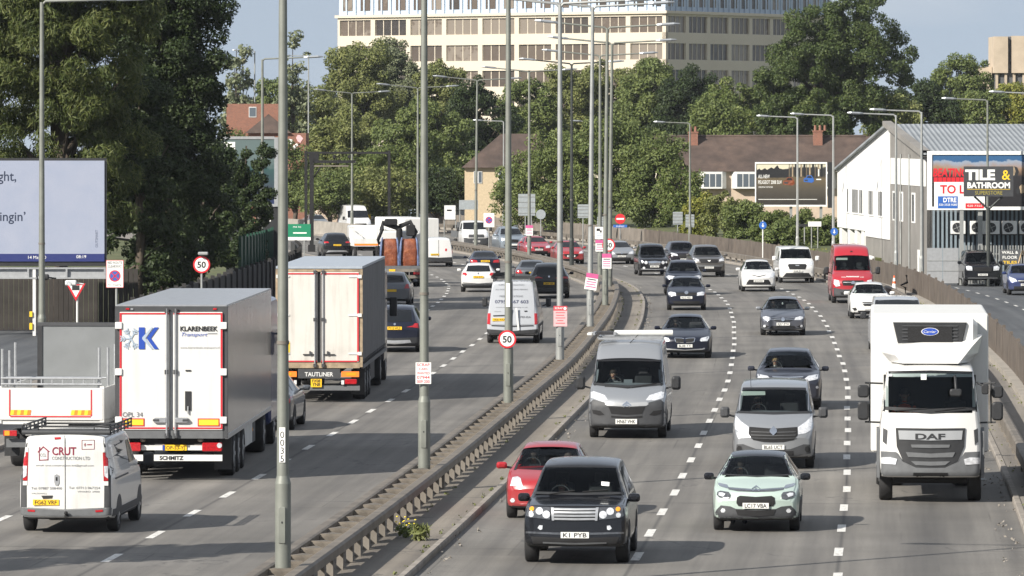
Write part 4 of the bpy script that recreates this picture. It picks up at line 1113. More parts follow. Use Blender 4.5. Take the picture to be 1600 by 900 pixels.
v = Veh('white_estate', 'white tall hatchback with a black lower grille, left of the white trapezoid grille van', 'car', P1, (1184.5, 455.2), .85, group=IN)
v.shell(scaled(HATCH, 4.6, 1.58), 1.78, 1.58, 1.02, .18, .56, 'paint_white', bow0=.24, ws=(1.17, 2.0, .58))
front(v, (1.10, 1.47, .68, .58), [(.52, .72), (.60, .70), (.82, .80), (.84, .92), (.74, .98), (.60, .84)], (.55, .36, .62, .68), None, .55, 'LK16 HXV', bar=None, fog=(.66, .42, .06))
v.p('badge_wing', [(0, .76), (.34, .84), (.36, .87), (0, .80)], 'void', raw=True, mode='y'); v.cabin(1.2, 1.1, .6)
v.mirrors(1.0, 1.45, 1.12, (.22, .13, .15), 'paint_white'); v.wheel(.86, .87, .32, .2); v.wheel(3.6, .87, .32, .2); v.arches((.86, 3.6), .36)
v.sides([[(1.7, 1.07), (2.6, 1.08), (2.6, 1.46), (2.1, 1.42)], [(2.7, 1.08), (3.7, 1.1), (3.5, 1.44), (2.7, 1.47)]])

v = Veh('white_van', 'white panel van with a wide black trapezoid grille, left of the red van', 'van', P1, (1243.9, 441.7), .93, group=IN)
v.shell(VANMID, 1.98, 1.96, 1.25, .22, .82, 'paint_white', bow0=.22, ws=(.90, 1.66, .78))
front(v, (1.33, 1.84, .82, .74), [(.62, .98), (.80, .96), (.90, 1.12), (.86, 1.24), (.70, 1.10)], (.52, .76, 1.05, .44), (.62, .34, .56, .80), .66, 'GX68 JPU', bar=(.10, .95, 1.0), fog=(.78, .63, .07))
v.cabin(.98, 1.30, .78); v.mirrors(1.19, 1.15, 1.34, (.22, .14, .26), 'paint_white', .12); v.wheel(.93, .97, .335, .21); v.wheel(4.0, .97, .335, .21); v.arches((.93, 4.0), .38)
v.sides([[(1.25, 1.27), (2.2, 1.27), (2.2, 1.72), (1.75, 1.72)]])

v = Veh('red_van', 'tall bright red delivery van in the right hand lane near the traffic cone', 'van', P1, (1331.6, 473.3), .95, group=IN)
v.shell(scaled(VANBIG, 5.9, 2.68), 1.98, 2.68, 1.36, .25, .80, 'paint_sprinter_red', bow0=.20, cr=.12, ws=(.90, 1.66, .76))
front(v, (1.50, 2.18, .86, .80), [(.60, .82), (.80, .78), (.90, .92), (.88, 1.12), (.66, 1.08)], (.52, .84, 1.08, .46), None, .52, '', bar=(.46, .98, 1.0))
v.p('lower_bumper', [(0, .66), (.5, .66), (.9, .74), (.98, .72), (.96, .34), (0, .34)], 'greytrim', raw=True, mode='y'); v.p('lower_intake', [(0, .52), (.6, .52), (.55, .42), (0, .42)], 'void', raw=True, mode='y', th=.02)
v.p('badge', [(0, .90), (.08, .93), (.10, .98), (.06, 1.04), (0, 1.06)], 'chrome', raw=True, mode='y', th=.04)
v.lettering('www.', .07, (-.42, 1.245), 'white_plastic', raw=True); v.p('lettering', [[(-.30 + k * .055, 1.225), (-.262 + k * .055, 1.225), (-.262 + k * .055, 1.275), (-.30 + k * .055, 1.275)] for k in range(11)], 'white_plastic', None, raw=True, mode='y'); v.lettering('.com', .07, (.42, 1.245), 'white_plastic', raw=True)
v.p('roof_lamp', [(-.05, 2.36), (.05, 2.36), (.05, 2.42), (-.05, 2.42)], 'void', None, raw=True, mode='y')
v.p('sun_visor', [(-.74, 2.0), (-.2, 2.0), (-.2, 2.1), (-.72, 2.1)], 'visor_pale', None, raw=True, mode='y', th=.002); v.cabin(.95, 1.46, .8); v.mirrors(1.20, 1.05, 1.52, (.22, .15, .34), 'trim', .14); v.wheel(.95, .97, .35, .22); v.wheel(4.5, .97, .35, .22); v.arches((.95, 4.5), .40)
v.sides([[(1.2, 1.42), (2.1, 1.42), (2.1, 2.0), (1.7, 2.0)]])

v = Veh('white_hatchback', 'white hatchback just right of the red van, partly behind the refrigerated truck', 'car', P1, (1359, 497.4), .82, group=IN)
v.shell(scaled(HATCH, 4.0, 1.50), 1.74, 1.50, 1.0, .19, .56, 'paint_white', bow0=.22, ws=(1.02, 1.76, .60))
front(v, (1.05, 1.40, .70, .57), [(.46, .68), (.66, .68), (.82, .84), (.80, .95), (.60, .80)], (.36, .56, .72, .26), (.55, .26, .36, .5), .46, '', bar=(.34, .64, .67))
v.p('fog_recess', [(.56, .38), (.68, .34), (.78, .46), (.62, .48)], 'void', 'pair', raw=True, mode='y')
v.cabin(1.03, 1.05, .6); v.mirrors(.98, 1.25, 1.07, (.22, .13, .15), 'paint_white'); v.wheel(.85, .86, .315, .2); v.wheel(3.35, .86, .315, .2); v.arches((.85, 3.35), .36)
v.sides([[(1.5, 1.04), (2.35, 1.04), (2.35, 1.39), (1.95, 1.36)], [(2.42, 1.04), (3.3, 1.06), (3.15, 1.38), (2.42, 1.40)]])

v = Veh('white_van', 'white van hidden behind the refrigerated truck, only its roof showing above the box', 'van', P1, (1402, 551), .93, group=IN)
v.shell(VANMID, 1.98, 2.02, 1.25, .22, .80, 'paint_dusty_white', bow0=.20)
front(v, (1.36, 1.88, .82, .74), [(.62, .98), (.80, .96), (.90, 1.12), (.86, 1.24), (.70, 1.10)], (.52, .76, 1.05, .44), None, .6, '', opaque=True)
v.mirrors(1.22, 1.15, 1.34, (.22, .14, .26), 'trim', .12); v.wheel(.93, .97, .335, .21); v.wheel(4.0, .97, .335, .21)

v = Veh('dark_hatchback', 'dark hatchback with a round badge, nearest of the dark cars beyond the navy saloon', 'car', P1, (1072.4, 484.3), .82, group=IN)
v.shell(scaled(HATCH, 4.1, 1.47), 1.76, 1.47, 1.0, .19, .57, 'paint_navy', bow0=.18, ws=(1.05, 1.79, .60))
front(v, (1.05, 1.38, .70, .58), [(.46, .66), (.78, .68), (.84, .80), (.70, .84), (.48, .80)], (.46, .68, .80, .44), (.62, .30, .42, .56), .58, 'NL13 NEO', lightmat='lamp_clear')
v.p('badge', [(.09 * math.cos(a), .80 + .075 * math.sin(a)) for a in (0, .8, 1.6, 2.4, 3.14, 3.9, 4.7, 5.5)], 'chrome', None, raw=True, mode='y', th=.03)
v.cabin(1.06, 1.05, .6); v.mirrors(.98, 1.28, 1.07, (.2, .12, .13), 'paint_navy'); v.wheel(.85, .87, .32, .21); v.wheel(3.45, .87, .32, .21); v.arches((.85, 3.45), .36)
v.sides([[(1.5, 1.04), (2.4, 1.04), (2.4, 1.36), (1.95, 1.34)], [(2.5, 1.04), (3.3, 1.06), (3.15, 1.35), (2.5, 1.37)]])

v = Veh('dark_suv', 'dark blue estate car with roof rails, directly behind the nearest dark hatchback', 'car', P1, (1068, 460.4), .88, group=IN)
v.shell(scaled(SUV, 4.5, 1.68), 1.88, 1.68, 1.08, .22, .62, 'paint_navy', bow0=.2, ws=(1.13, 1.78, .64))
front(v, (1.16, 1.54, .74, .62), [(.42, .82), (.78, .80), (.88, .92), (.76, .98), (.46, .94)], (.40, .66, .92, .36), (.6, .32, .48, .5), .55, '')
v.cabin(1.15, 1.15, .64); v.mirrors(1.06, 1.35, 1.18, (.2, .12, .14), 'paint_navy'); v.wheel(.9, .93, .34, .22); v.wheel(3.55, .93, .34, .22)
mb = MB(); mb.path([(-.60, 2.0, 1.68), (-.62, 2.2, 1.73), (-.62, 3.6, 1.73), (-.60, 3.8, 1.68)], .018, 'alu'); mb.build('roof_rail', v.root)
mb = MB(); mb.path([(.60, 2.0, 1.68), (.62, 2.2, 1.73), (.62, 3.6, 1.73), (.60, 3.8, 1.68)], .018, 'alu'); mb.build('roof_rail', v.root)

v = Veh('bronze_suv', 'grey brown off-roader with a white badge, right of the dark car queue', 'car', P1, (1106, 432.6), .9, group=IN)
v.shell(scaled(SUV, 4.8, 1.82), 1.94, 1.82, 1.16, .28, .64, 'paint_bronze', bow0=.2, ws=(1.2, 1.9, .66))
front(v, (1.24, 1.68, .78, .64), [(.58, .92), (.86, .94), (.92, 1.08), (.84, 1.12), (.60, 1.04)], (.56, .84, 1.04, .48), (.74, .36, .60, .66), .56, 'GV18 OLT')
v.p('badge', [(-.07, .94), (0, .90), (.07, .94), (.10, 1.0), (0, .98), (-.10, 1.0)], 'white_plastic', None, raw=True, mode='y', th=.04)
v.p('bumper_brow', [(0, .70), (.6, .72), (.92, .84), (.93, .76), (.74, .62), (0, .62)], 'midgrey', raw=True, mode='y', th=.02)
v.cabin(1.22, 1.24, .68); v.mirrors(1.1, 1.4, 1.26, (.2, .12, .15), 'paint_bronze'); v.wheel(.92, .96, .37, .24); v.wheel(3.8, .96, .37, .24); v.arches((.92, 3.8), .42)
v.sides([[(1.75, 1.2), (2.6, 1.22), (2.6, 1.66), (2.2, 1.62)], [(2.7, 1.22), (3.6, 1.25), (3.5, 1.64), (2.7, 1.66)]])

v = Veh('dark_suv', 'black crossover farthest back in the dark queue, just under the slatted fence', 'car', P1, (1067, 419.5), .9, group=IN)
v.shell(scaled(SUV, 4.5, 1.66), 1.84, 1.66, 1.08, .22, .62, 'paint_black_plum', bow0=.2, ws=(1.13, 1.78, .62))
front(v, (1.14, 1.52, .72, .60), [(.40, .80), (.76, .84), (.86, .96), (.78, 1.0), (.46, .92)], (.36, .62, .90, .3), (.6, .32, .48, .5), .58, 'KN65 YTB', fog=(.66, .46, .06))
v.cabin(1.15, 1.14, .64); v.mirrors(1.06, 1.35, 1.17, (.2, .12, .14), 'paint_silver'); v.wheel(.9, .91, .34, .22); v.wheel(3.5, .91, .34, .22)

v = Veh('black_taxi', 'black cab with an upright body, twin round headlights and a chrome grille', 'taxi', P1, (1020.8, 430.5), .85, group=IN)
TAXI = [(0, .86), (.08, .95), (.5, 1.05), (1.2, 1.12), (1.28, 1.14), (1.75, 1.66), (2.0, 1.78), (2.8, 1.83), (3.9, 1.80), (4.35, 1.3), (4.55, .95)]
v.shell(TAXI, 1.78, 1.83, 1.10, .22, .66, 'paint_black', bow0=.12, taper0=.9, cr=.10, ws=(1.24, 1.78, .66))
front(v, (1.18, 1.62, .74, .68), [(.50 + .10 * math.cos(a * .785), .78 + .10 * math.sin(a * .785)) for a in range(8)], (.34, .62, .86, .30), None, .55, 'LB55 DXU')
v.p('grille_chrome', [[(0, .88), (.36, .86), (.36, .83), (0, .85)], [(.34, .86), (.37, .86), (.33, .62), (.30, .62)]], 'chrome', 'c', raw=True, mode='y', th=.03)
v.p('side_lamp', [(.70 + .06 * math.cos(a * .785), .80 + .07 * math.sin(a * .785)) for a in range(8)], 'lamp_clear', 'pair', raw=True, mode='y', th=.02)
v.p('fog_lamp', [(.62 + .08 * math.cos(a * .785), .46 + .08 * math.sin(a * .785)) for a in range(8)], 'lamp_clear', 'pair', raw=True, mode='y', th=.02)
v.p('bumper_line', [(0, .40), (.8, .42), (.8, .38), (0, .36)], 'alu', raw=True, mode='y', th=.02)
v.cabin(1.27, 1.16, .64); v.mirrors(1.02, 1.3, 1.2, (.18, .12, .16), 'trim'); v.wheel(.9, .87, .33, .2); v.wheel(3.8, .87, .33, .2); v.arches((.9, 3.8), .37)
v.sides([[(1.7, 1.14), (2.5, 1.15), (2.5, 1.66), (2.0, 1.62)], [(2.6, 1.15), (3.7, 1.18), (3.6, 1.64), (2.6, 1.67)]])

def smallcar(name, label, px, py, body, L, W, H, pm, ws, hb, ht, light, grille, intake, plate, belt=.97, saloon=False, extra=None, Y=None, yaw=0):
    v = Veh(name, label, 'car', P1, (px, py), .84, group=IN, Y=Y, yaw=yaw)
    v.shell(scaled(body, L, H), W, H, belt, .19, W * .325, pm, bow0=.22)
    front(v, (ws[0], ws[1], hb, ht), light, grille, intake, .52, plate, opaque=True)
    v.mirrors(W / 2 + .11, 1.35, belt + .07, (.2, .12, .14), pm); v.wheel(.86, W / 2 - .01, .32, .21); v.wheel(L - 1.0, W / 2 - .01, .32, .21)
    v.sides([[(L * .38, belt + .05), (L * .58, belt + .06), (L * .58, H - .11), (L * .48, H - .13)]])
    return v
v = smallcar('silver_hatchback', 'silver hatchback with a diamond badge, right of the round sign among pink boards', 969, 412.6, HATCH, 4.2, 1.78, 1.46, 'paint_silver', (1.06, 1.37), .70, .56,
         [(.44, .66), (.74, .66), (.86, .80), (.80, .88), (.50, .78)], (.42, .60, .70, .3), (.6, .28, .44, .6), 'KX54 OTG')
v.p('badge', [(0, .64), (.05, .71), (0, .78), (-.05, .71)], 'chrome', None, raw=True, mode='y', th=.03)
smallcar('red_hatchback', 'bright red hatchback behind the black painted post on the central barrier', 890, 412.5, HATCH, 4.3, 1.82, 1.47, 'paint_red', (1.06, 1.38), .72, .58,
         [(.50, .68), (.78, .70), (.88, .84), (.80, .88), (.56, .80)], (.50, .48, .66, .34), (.5, .26, .36, .5), 'YB65 XHC')
v = smallcar('red_saloon', 'crimson coupe with twin kidney grilles, next to the silver blue tall estate', 839.5, 401.6, SALOON, 4.6, 1.82, 1.38, 'paint_darkred', (1.0, 1.30), .70, .56,
         [(.46, .62), (.76, .64), (.86, .76), (.78, .80), (.50, .76)], None, (.6, .26, .42, .6), 'LD19 XWC', belt=.92)
v.p('grille', [(.03, .54), (.30, .56), (.36, .68), (.06, .70)], 'void', 'pair', raw=True, mode='y')
v = smallcar('silver_estate', 'silver blue tall estate car with roof rails, right of the white flatbed truck', 800, 393.5, SUV, 4.8, 1.9, 1.76, 'paint_steel_blue', (1.20, 1.62), .76, .62,
         [(.48, .80), (.80, .82), (.88, .98), (.80, 1.0), (.52, .94)], (.34, .66, .92, .3), (.7, .34, .52, .6), '', belt=1.12)
v.p('grille_chrome', [(0, .94), (.36, .92), (.34, .88), (0, .90)], 'chrome', raw=True, mode='y', th=.03)
for s_ in (-1, 1): mb = MB(); mb.path([(s_ * .60, 2.1, 1.74), (s_ * .62, 2.3, 1.80), (s_ * .62, 4.1, 1.78), (s_ * .60, 4.3, 1.70)], .02, 'alu'); mb.build('roof_rail', v.root)

v = Veh('flatbed_truck', 'white flatbed pickup truck with a grey front bumper, coming round the far bend', 'truck', P1, (741.5, 388.8), .95, group=IN)
CABV = [(0, .95), (.12, 1.10), (.6, 1.28), (.82, 1.36), (1.50, 1.92), (1.75, 2.0), (2.2, 2.03), (2.7, 2.0), (2.8, 1.9)]
v.shell(CABV, 1.95, 2.03, 1.32, .25, .76, 'paint_white', bow0=.15, bow1=.02)
front(v, (1.40, 1.90, .80, .72), [(.62, .90), (.86, .90), (.90, 1.18), (.80, 1.24), (.66, 1.06)], (.58, .84, 1.06, .56), None, .56, 'EN12 WDS', grillemat='greytrim', opaque=True)
v.p('lower_bumper', [(0, .78), (.6, .78), (.94, .84), (.94, .36), (0, .36)], 'greytrim', raw=True, mode='y', th=.02)
mb = MB(); mb.boxb(-1.0, 1.0, 2.95, 5.9, .80, .90, 'midgrey'); mb.boxb(-1.0, 1.0, 2.95, 3.0, .9, 1.9, 'midgrey'); mb.boxb(-1.0, -.96, 3.0, 5.9, .9, 1.25, 'midgrey'); mb.boxb(.96, 1.0, 3.0, 5.9, .9, 1.25, 'midgrey'); mb.build('flatbed', v.root)
v.mirrors(1.2, 1.05, 1.42, (.2, .14, .28), 'trim', .12); v.wheel(.95, .97, .34, .22); v.wheel(4.6, .97, .34, .22); v.sides([[(1.2, 1.38), (2.1, 1.38), (2.1, 1.84), (1.65, 1.84)]])

v = Veh('white_van', 'tall white van at the far end of the oncoming road, beyond the concrete median wall', 'van', P1, (560, 368), .95, group=IN)
v.shell(VANBIG, 2.0, 2.47, 1.33, .25, .80, 'paint_white', bow0=.2)
front(v, (1.44, 2.02, .84, .76), [(.60, .92), (.84, .92), (.90, 1.12), (.66, 1.10)], (.5, .74, 1.0, .44), None, .55, '', opaque=True)
v.mirrors(1.2, 1.05, 1.42, (.2, .14, .28), 'trim', .12); v.wheel(.95, .97, .34, .22); v.wheel(4.3, .97, .34, .22)
smallcar('dark_hatchback', 'small dark hatchback, farthest car left of the tall far white van', 468, 357.5, HATCH, 4.1, 1.78, 1.52, 'paint_grey', (1.08, 1.42), .70, .57, [(.46, .66), (.8, .7), (.84, .84), (.5, .8)], (.4, .6, .72, .3), None, '')
smallcar('blue_saloon', 'steel blue low car half behind the black gantry post on the far bend', 498, 361.5, SALOON, 4.4, 1.78, 1.42, 'paint_steel_blue', (1.02, 1.34), .70, .57, [(.46, .62), (.8, .66), (.84, .78), (.5, .74)], (.4, .56, .68, .3), None, '')

# parked side road cars
v = Veh('black_suv', 'black off-roader standing on the side road below the tile and bathroom sign', 'car', P1, (1533, 446.7), .9, group='cars on the side road')
v.shell(scaled(BLUFF, 4.95, 1.88), 1.98, 1.88, 1.16, .30, .70, 'paint_black', bow0=.10, taper0=.97, ws=(1.28, 1.86, .74))
front(v, (1.24, 1.70, .80, .70), [(.56, .84), (.86, .86), (.90, 1.02), (.78, 1.10), (.58, 1.06)], (.50, .80, 1.02, .46), (.7, .38, .5, .6), .62, 'LX05 KOD', lightmat='lamp_clear')
v.cabin(1.30, 1.22, .7); v.mirrors(1.1, 1.5, 1.24, (.22, .13, .16), 'paint_black'); v.wheel(.93, .985, .38, .25); v.wheel(3.8, .985, .38, .25); v.arches((.93, 3.8), .43)
v.sides([[(1.8, 1.22), (2.65, 1.24), (2.65, 1.72), (2.2, 1.68)], [(2.75, 1.24), (3.7, 1.27), (3.6, 1.72), (2.75, 1.74)]])
v.p('bumper_line', [(0, .46), (.8, .46), (.8, .42), (0, .42)], 'midgrey', raw=True, mode='y', th=.02)
v = Veh('blue_hatchback', 'royal blue hatchback cut off by the right edge on the side road', 'car', P1, (1601, 460.5), .84, group='cars on the side road')
v.shell(scaled(HATCH, 4.2, 1.50), 1.76, 1.50, 1.0, .19, .57, 'paint_blue', bow0=.22, ws=(1.07, 1.84, .6))
front(v, (1.06, 1.40, .70, .58), [(.44, .68), (.74, .68), (.86, .84), (.78, .92), (.5, .80)], (.42, .62, .76, .3), (.6, .28, .44, .6), .52, 'HF12 WAO', bar=(.4, .70, .73))
v.cabin(1.08, 1.05, .6); v.mirrors(.98, 1.3, 1.07, (.2, .12, .14), 'paint_blue'); v.wheel(.86, .87, .32, .21); v.wheel(3.4, .87, .32, .21); v.arches((.86, 3.4), .36)
v.sides([[(1.55, 1.04), (2.45, 1.05), (2.45, 1.38), (2.0, 1.36)], [(2.55, 1.05), (3.4, 1.07), (3.25, 1.37), (2.55, 1.39)]])

# ---------------------------------------------------------------- vehicles going away
# white crew van with lettering
v = Veh('white_van', 'white panel van lettered CRUT Construction with a dark roof rack and yellow plate FG62 VRF', 'van', (20, 640, 4.5), (418, 850), .92, group=OUT)
v.shell(rev(scaled(VANMID, 4.8, 1.97)), 1.90, 1.97, 1.25, .24, .80, 'paint_white', e0=.07, bow0=.05, bow1=.2, taper0=.97, cr=.08)
X = 394
v.p('rear_door', [(394, 176), (648, 180), (664, 300), (660, 690), (394, 702)], 'white_trim', 'pair', x0=390, th=.014)
v.p('door_seam', [(387, 178), (390, 178), (394, 704), (391, 704)], 'midgrey', None, x0=X, th=.018, mode='sym')
for nm, po in (('corner_panel', [(652, 190), (690, 200), (708, 300), (712, 690), (668, 690), (668, 300)]),): v.p(nm, [po], 'greytrim', 'pair', x0=X, th=.010)
v.p('tail_lamp', [(656, 306), (690, 306), (694, 500), (662, 504)], 'lamp_red', 'pair', x0=X, th=.024)
v.p('lamp_reflector', [(664, 400), (692, 400), (692, 486), (668, 470)], 'lamp_clear', 'pair', x0=X, th=.032)
v.p('lamp_cap', [[(654, 270), (690, 270), (690, 304), (656, 304)], [(662, 506), (694, 506), (694, 536), (664, 536)]], 'white_trim', 'm', x0=X, th=.024)
v.p('bumper', [(394, 708), (680, 694), (716, 690), (712, 742), (394, 756)], 'midgrey', x0=X, th=.05)
v.p('bumper_reflector', [(606, 708), (658, 704), (658, 718), (608, 722)], 'lamp_red', 'pair', x0=X, th=.06)
v.p('door_handle', [(316, 466), (332, 456), (348, 466), (350, 520), (340, 538), (322, 534), (314, 510)], 'alu', None, x0=X, th=.03, mode='sym')
v.p('lock', [(326, 478), (338, 478), (338, 504), (326, 504)], 'void', None, x0=X, th=.036, mode='sym')
v.p('plate_lamp', [(224, 608), (304, 606), (298, 626), (236, 630)], 'trim', None, x0=X, th=.03, mode='sym')
v.p('brake_lamp', [(316, 200), (360, 198), (362, 212), (318, 216)], 'lamp_red', None, x0=X, th=.024, mode='sym')
v.plate((258, 654), 'FG62 VRF', True, x0=X, th=.03)
v.lettering('CRUT', .155, (386, 296), 'maroon', width=.48, bold=.02, x0=X, th=.022)
v.lettering('CONSTRUCTION LTD', .066, (434, 346), 'faint_ink', width=.76, x0=X, th=.022)
v.lettering('email: crut.construction.ltd@gmail.com', .036, (390, 396), 'faint_ink', width=1.16, x0=X, th=.022)
v.lettering('Tel: 07887 508400', .048, (262, 556), 'faint_ink', width=.62, x0=X, th=.022); v.lettering('Tel: 07713 067254', .048, (528, 552), 'faint_ink', width=.62, x0=X, th=.022)
v.lettering('VAUXHALL', .03, (210, 592), 'faint_ink', width=.32, x0=X, th=.022); v.lettering('VIVARO 2900', .034, (556, 578), 'faint_ink', width=.44, x0=X, th=.022)
hp = [[(196, 304), (238, 262), (284, 300), (276, 304), (238, 272), (206, 308)], [(206, 300), (212, 298), (214, 362), (208, 364)], [(268, 298), (274, 298), (274, 360), (268, 362)], [(208, 358), (274, 354), (274, 360), (208, 364)], [(208, 270), (216, 268), (216, 288), (208, 294)]]
v.p('house_emblem', hp, 'maroon', None, x0=X, th=.022, mode='sym', label='dark red house outline emblem'); v.lettering('CCL', .06, (238, 324), 'faint_ink', width=.12, x0=X, th=.022)
v.p('sticker', [[(508, 218), (598, 216), (598, 219), (508, 221)], [(508, 282), (598, 280), (598, 283), (508, 285)], [(508, 218), (511, 218), (511, 285), (508, 285)], [(595, 216), (598, 216), (598, 283), (595, 283)], [(522, 250), (540, 250), (540, 254), (522, 254)], [(529, 238), (533, 238), (533, 264), (529, 264)], [(546, 248), (580, 247), (580, 253), (546, 254)]], 'maroon', None, x0=X, th=.022, mode='sym')
mb = MB()
for y in (.5, 1.7, 2.9): mb.tube((-.88, y, 2.04), (.88, y, 2.04), .022, 'trim', n=6)
for s_ in (-1, 1):
    for z in (2.0, 2.07, 2.14): mb.tube((s_ * .88, .12, z), (s_ * .88, 3.2, z), .018, 'trim', n=6)
    for k in range(7): mb.tube((s_ * .88, .15 + k * .5, 1.96), (s_ * .88, .15 + k * .5, 2.15), .018, 'trim', n=6)
    mb.path([(s_ * .88, .12, 1.99), (s_ * .88, .10, 2.12), (s_ * .85, .10, 2.17), (s_ * .56, .10, 2.13), (s_ * .56, .10, 2.0)], .022, 'trim')
mb.tube((-.88, .10, 2.01), (.88, .10, 2.01), .05, 'greytrim', n=10); mb.build('roof_rack', v.root)
mb = MB(); mb.boxb(-.5, .62, .12, .2, .30, .36, 'rail_post'); mb.tube((.03, -.1, .36), (.03, .3, .36), .04, 'void'); mb.ellipsoid((.03, -.12, .42), (.04, .04, .04), 'void', 8, 5); mb.build('tow_bar', v.root)
v.mirrors(1.16, 3.72, 1.28, (.22, .14, .27), 'trim', .12)
v.wheel(.92, .945, .335, .21); v.wheel(3.95, .945, .335, .21); v.arches((.92, 3.95), .40, 'greytrim')
v.sides([[(2.65, 1.27), (3.6, 1.27), (3.1, 1.72), (2.65, 1.72)]])
v.p('sill', [(.2, .34), (4.6, .34), (4.6, .48), (.2, .48)], 'greytrim', None, raw=True, mode='+x'); v.p('sliding_door_rail', [(.5, 1.06), (2.3, 1.06), (2.3, 1.09), (.5, 1.09)], 'greytrim', None, raw=True, mode='+x')

# dropside tipper
v = Veh('dropside_truck', 'white dropside lorry with scaffold poles and a grey headboard, beside the big trailer', 'truck', P1, (94.6, 728), 1.6, group=OUT)
mb = MB(); mb.boxb(-1.25, 1.25, 0, 5.3, 1.08, 1.18, 'white_trim'); mb.build('load_bed', v.root)
mb = MB(); mb.rbox((0, -.02, 1.56), (2.50, .05, .76), .02, 'white_trim', 'y'); tg = mb.build('tailboard', v.root)
mb = MB()
for s_ in (-1, 1): mb.boxb(s_*.97 - .015, s_*.97 + .015, -.056, -.046, 1.28, 1.90, 'red_trim')
mb.boxb(-.955, .955, -.056, -.046, 1.25, 1.28, 'red_trim')
for s_ in (-1, 1):
    for k in range(6): x = s_ * .72 - .24 + k * .08; mb.add([(x, -.057, 1.30), (x + .08, -.057, 1.30), (x + .10, -.057, 1.42), (x + .02, -.057, 1.42)], [(0, 1, 2, 3)], 'orange_tape' if k % 2 else 'yellow_tape')
mb.build('reflective_tape', tg)
for s_ in (-1, 1):
    mb = MB(); mb.boxb(s_*1.25 - .02, s_*1.25 + .02, .06, 5.2, 1.18, 1.94, 'white_trim'); mb.build('dropside', v.root)
    mb = MB(); mb.boxb(s_*1.22 - .05, s_*1.22 + .05, -.03, .05, 1.1, 1.98, 'white_trim'); mb.build('corner_post', v.root)
mb = MB(); mb.boxb(-.98, 1.24, 5.25, 5.35, 1.18, 3.22, 'headboard_grey'); mb.boxb(-1.10, -.98, 5.22, 5.38, 1.18, 3.22, 'trim'); mb.boxb(-1.10, 1.25, 5.22, 5.38, 3.22, 3.30, 'greytrim'); mb.build('headboard', v.root)
for x, y, h in ((-1.18, .2, 1.15), (-1.18, 1.3, 1.05), (-1.18, 2.2, 1.25), (1.12, .2, 1.2), (1.18, 1.3, 1.15), (1.2, 2.4, 1.2)):
    mb = MB(); mb.tube((x, y, 1.7), (x, y, 1.95 + h * .78), .035, 'alu', n=8); mb.build('scaffold_pole', v.root)
mb = MB()
for y, z in ((.1, 2.16), (.1, 2.02), (.9, 2.14)): mb.tube((-1.2, y, z), (1.2, y, z), .03, 'alu', n=6)
for k in range(9): mb.boxb(-1.0 + k * .25, -.97 + k * .25, .08, .12, 2.0, 2.18, 'alu')
mb.build('guard_rail_frame', v.root)
mb = MB(); mb.boxb(-.60, .42, -.02, .03, .82, 1.10, 'white_trim'); mb.build('rear_panel', v.root)
mb = MB(); mb.boxb(-.45, .45, .1, 6.9, .62, 1.05, 'void'); mb.boxb(-1.1, 1.1, .25, .40, .52, .72, 'midgrey'); mb.build('chassis', v.root)
for s_ in (-1, 1):
    mb = MB(); mb.boxb(s_*.98 - .16, s_*.98 + .16, .06, .14, .80, .93, 'lamp_red'); mb.boxb(s_*1.05 - .06, s_*1.05 + .06, .05, .062, .81, .92, 'lamp_amber'); mb.build('tail_lamp', v.root)
    mb = MB(); mb.boxb(s_*1.0 - .18, s_*1.0 + .18, .5, .53, .3, .82, 'trim'); mb.build('mud_flap', v.root)
mb = MB(); mb.rbox((0, 6.2, 1.75), (2.2, 1.5, 2.1), .12, 'paint_white', 'y'); mb.build('cab', v.root)
v.wheel(1.6, 1.15, .45, .28, dual=True); v.wheel(5.9, 1.12, .45, .28)

# big white reefer trailer with tractor
def trailer(v, L, sidemat, zb, zt, W=2.55, roofmat='alu'):
    mb = MB(); hw = W / 2
    mb.boxb(-hw, hw, .12, L, zb, zt, sidemat); mb.build('trailer_body', v.root)
    mb = MB(); mb.boxb(-hw + .01, hw - .01, .02, L, zt, zt + .03, roofmat); mb.build('roof', v.root)
    for s_ in (-1, 1):
        mb = MB(); mb.boxb(s_*(hw - .02) - .03, s_*(hw - .02) + .03, .12, L, zb - .06, zb + .04, 'alu'); mb.build('side_rail', v.root)
v = Veh('refrigerated_trailer', 'big white trailer truck with a blue K and KLARENBEEK lettering on its rear doors', 'truck', (180, 440, 2.8125), (287, 850), 2.3, yaw=1.8, group=OUT)
m_, nt_, p_ = new_mat('trailer_side')
nz = noise(nt_, .6, 5); cc = ramp(nt_, nz.outputs['Fac'], [(.3, (.30, .31, .33)), (.7, (.42, .43, .45))]); nt_.links.new(cc.outputs['Color'], p_.inputs['Base Color'])
p_.inputs['Metallic'].default_value = .6; p_.inputs['Roughness'].default_value = .13; nz2 = noise(nt_, 1.4, 3); bump(nt_, p_, nz2.outputs['Fac'], .12, .05); MATS['trailer_side'] = m_
trailer(v, 13.4, 'trailer_side', 1.02, 4.0)
mb = MB()                                               # grey rear frame
for s_ in (-1, 1): mb.boxb(s_*1.235 - .055, s_*1.235 + .055, 0, .12, .98, 4.0, 'greytrim')
mb.boxb(-1.18, 1.18, 0, .12, 3.88, 4.0, 'greytrim'); mb.boxb(-1.18, 1.18, -.01, .12, .98, 1.16, 'midgrey'); fr = mb.build('rear_frame', v.root)
mb = MB(); [mb.boxb(s_*1.0 - .04, s_*1.0 + .04, -.02, .0, 3.92, 3.96, 'lamp_red') for s_ in (-1, 1)]; mb.boxb(-.93, -.87, -.02, 0, 3.915, 3.955, 'alu'); mb.build('marker_lamp', fr)
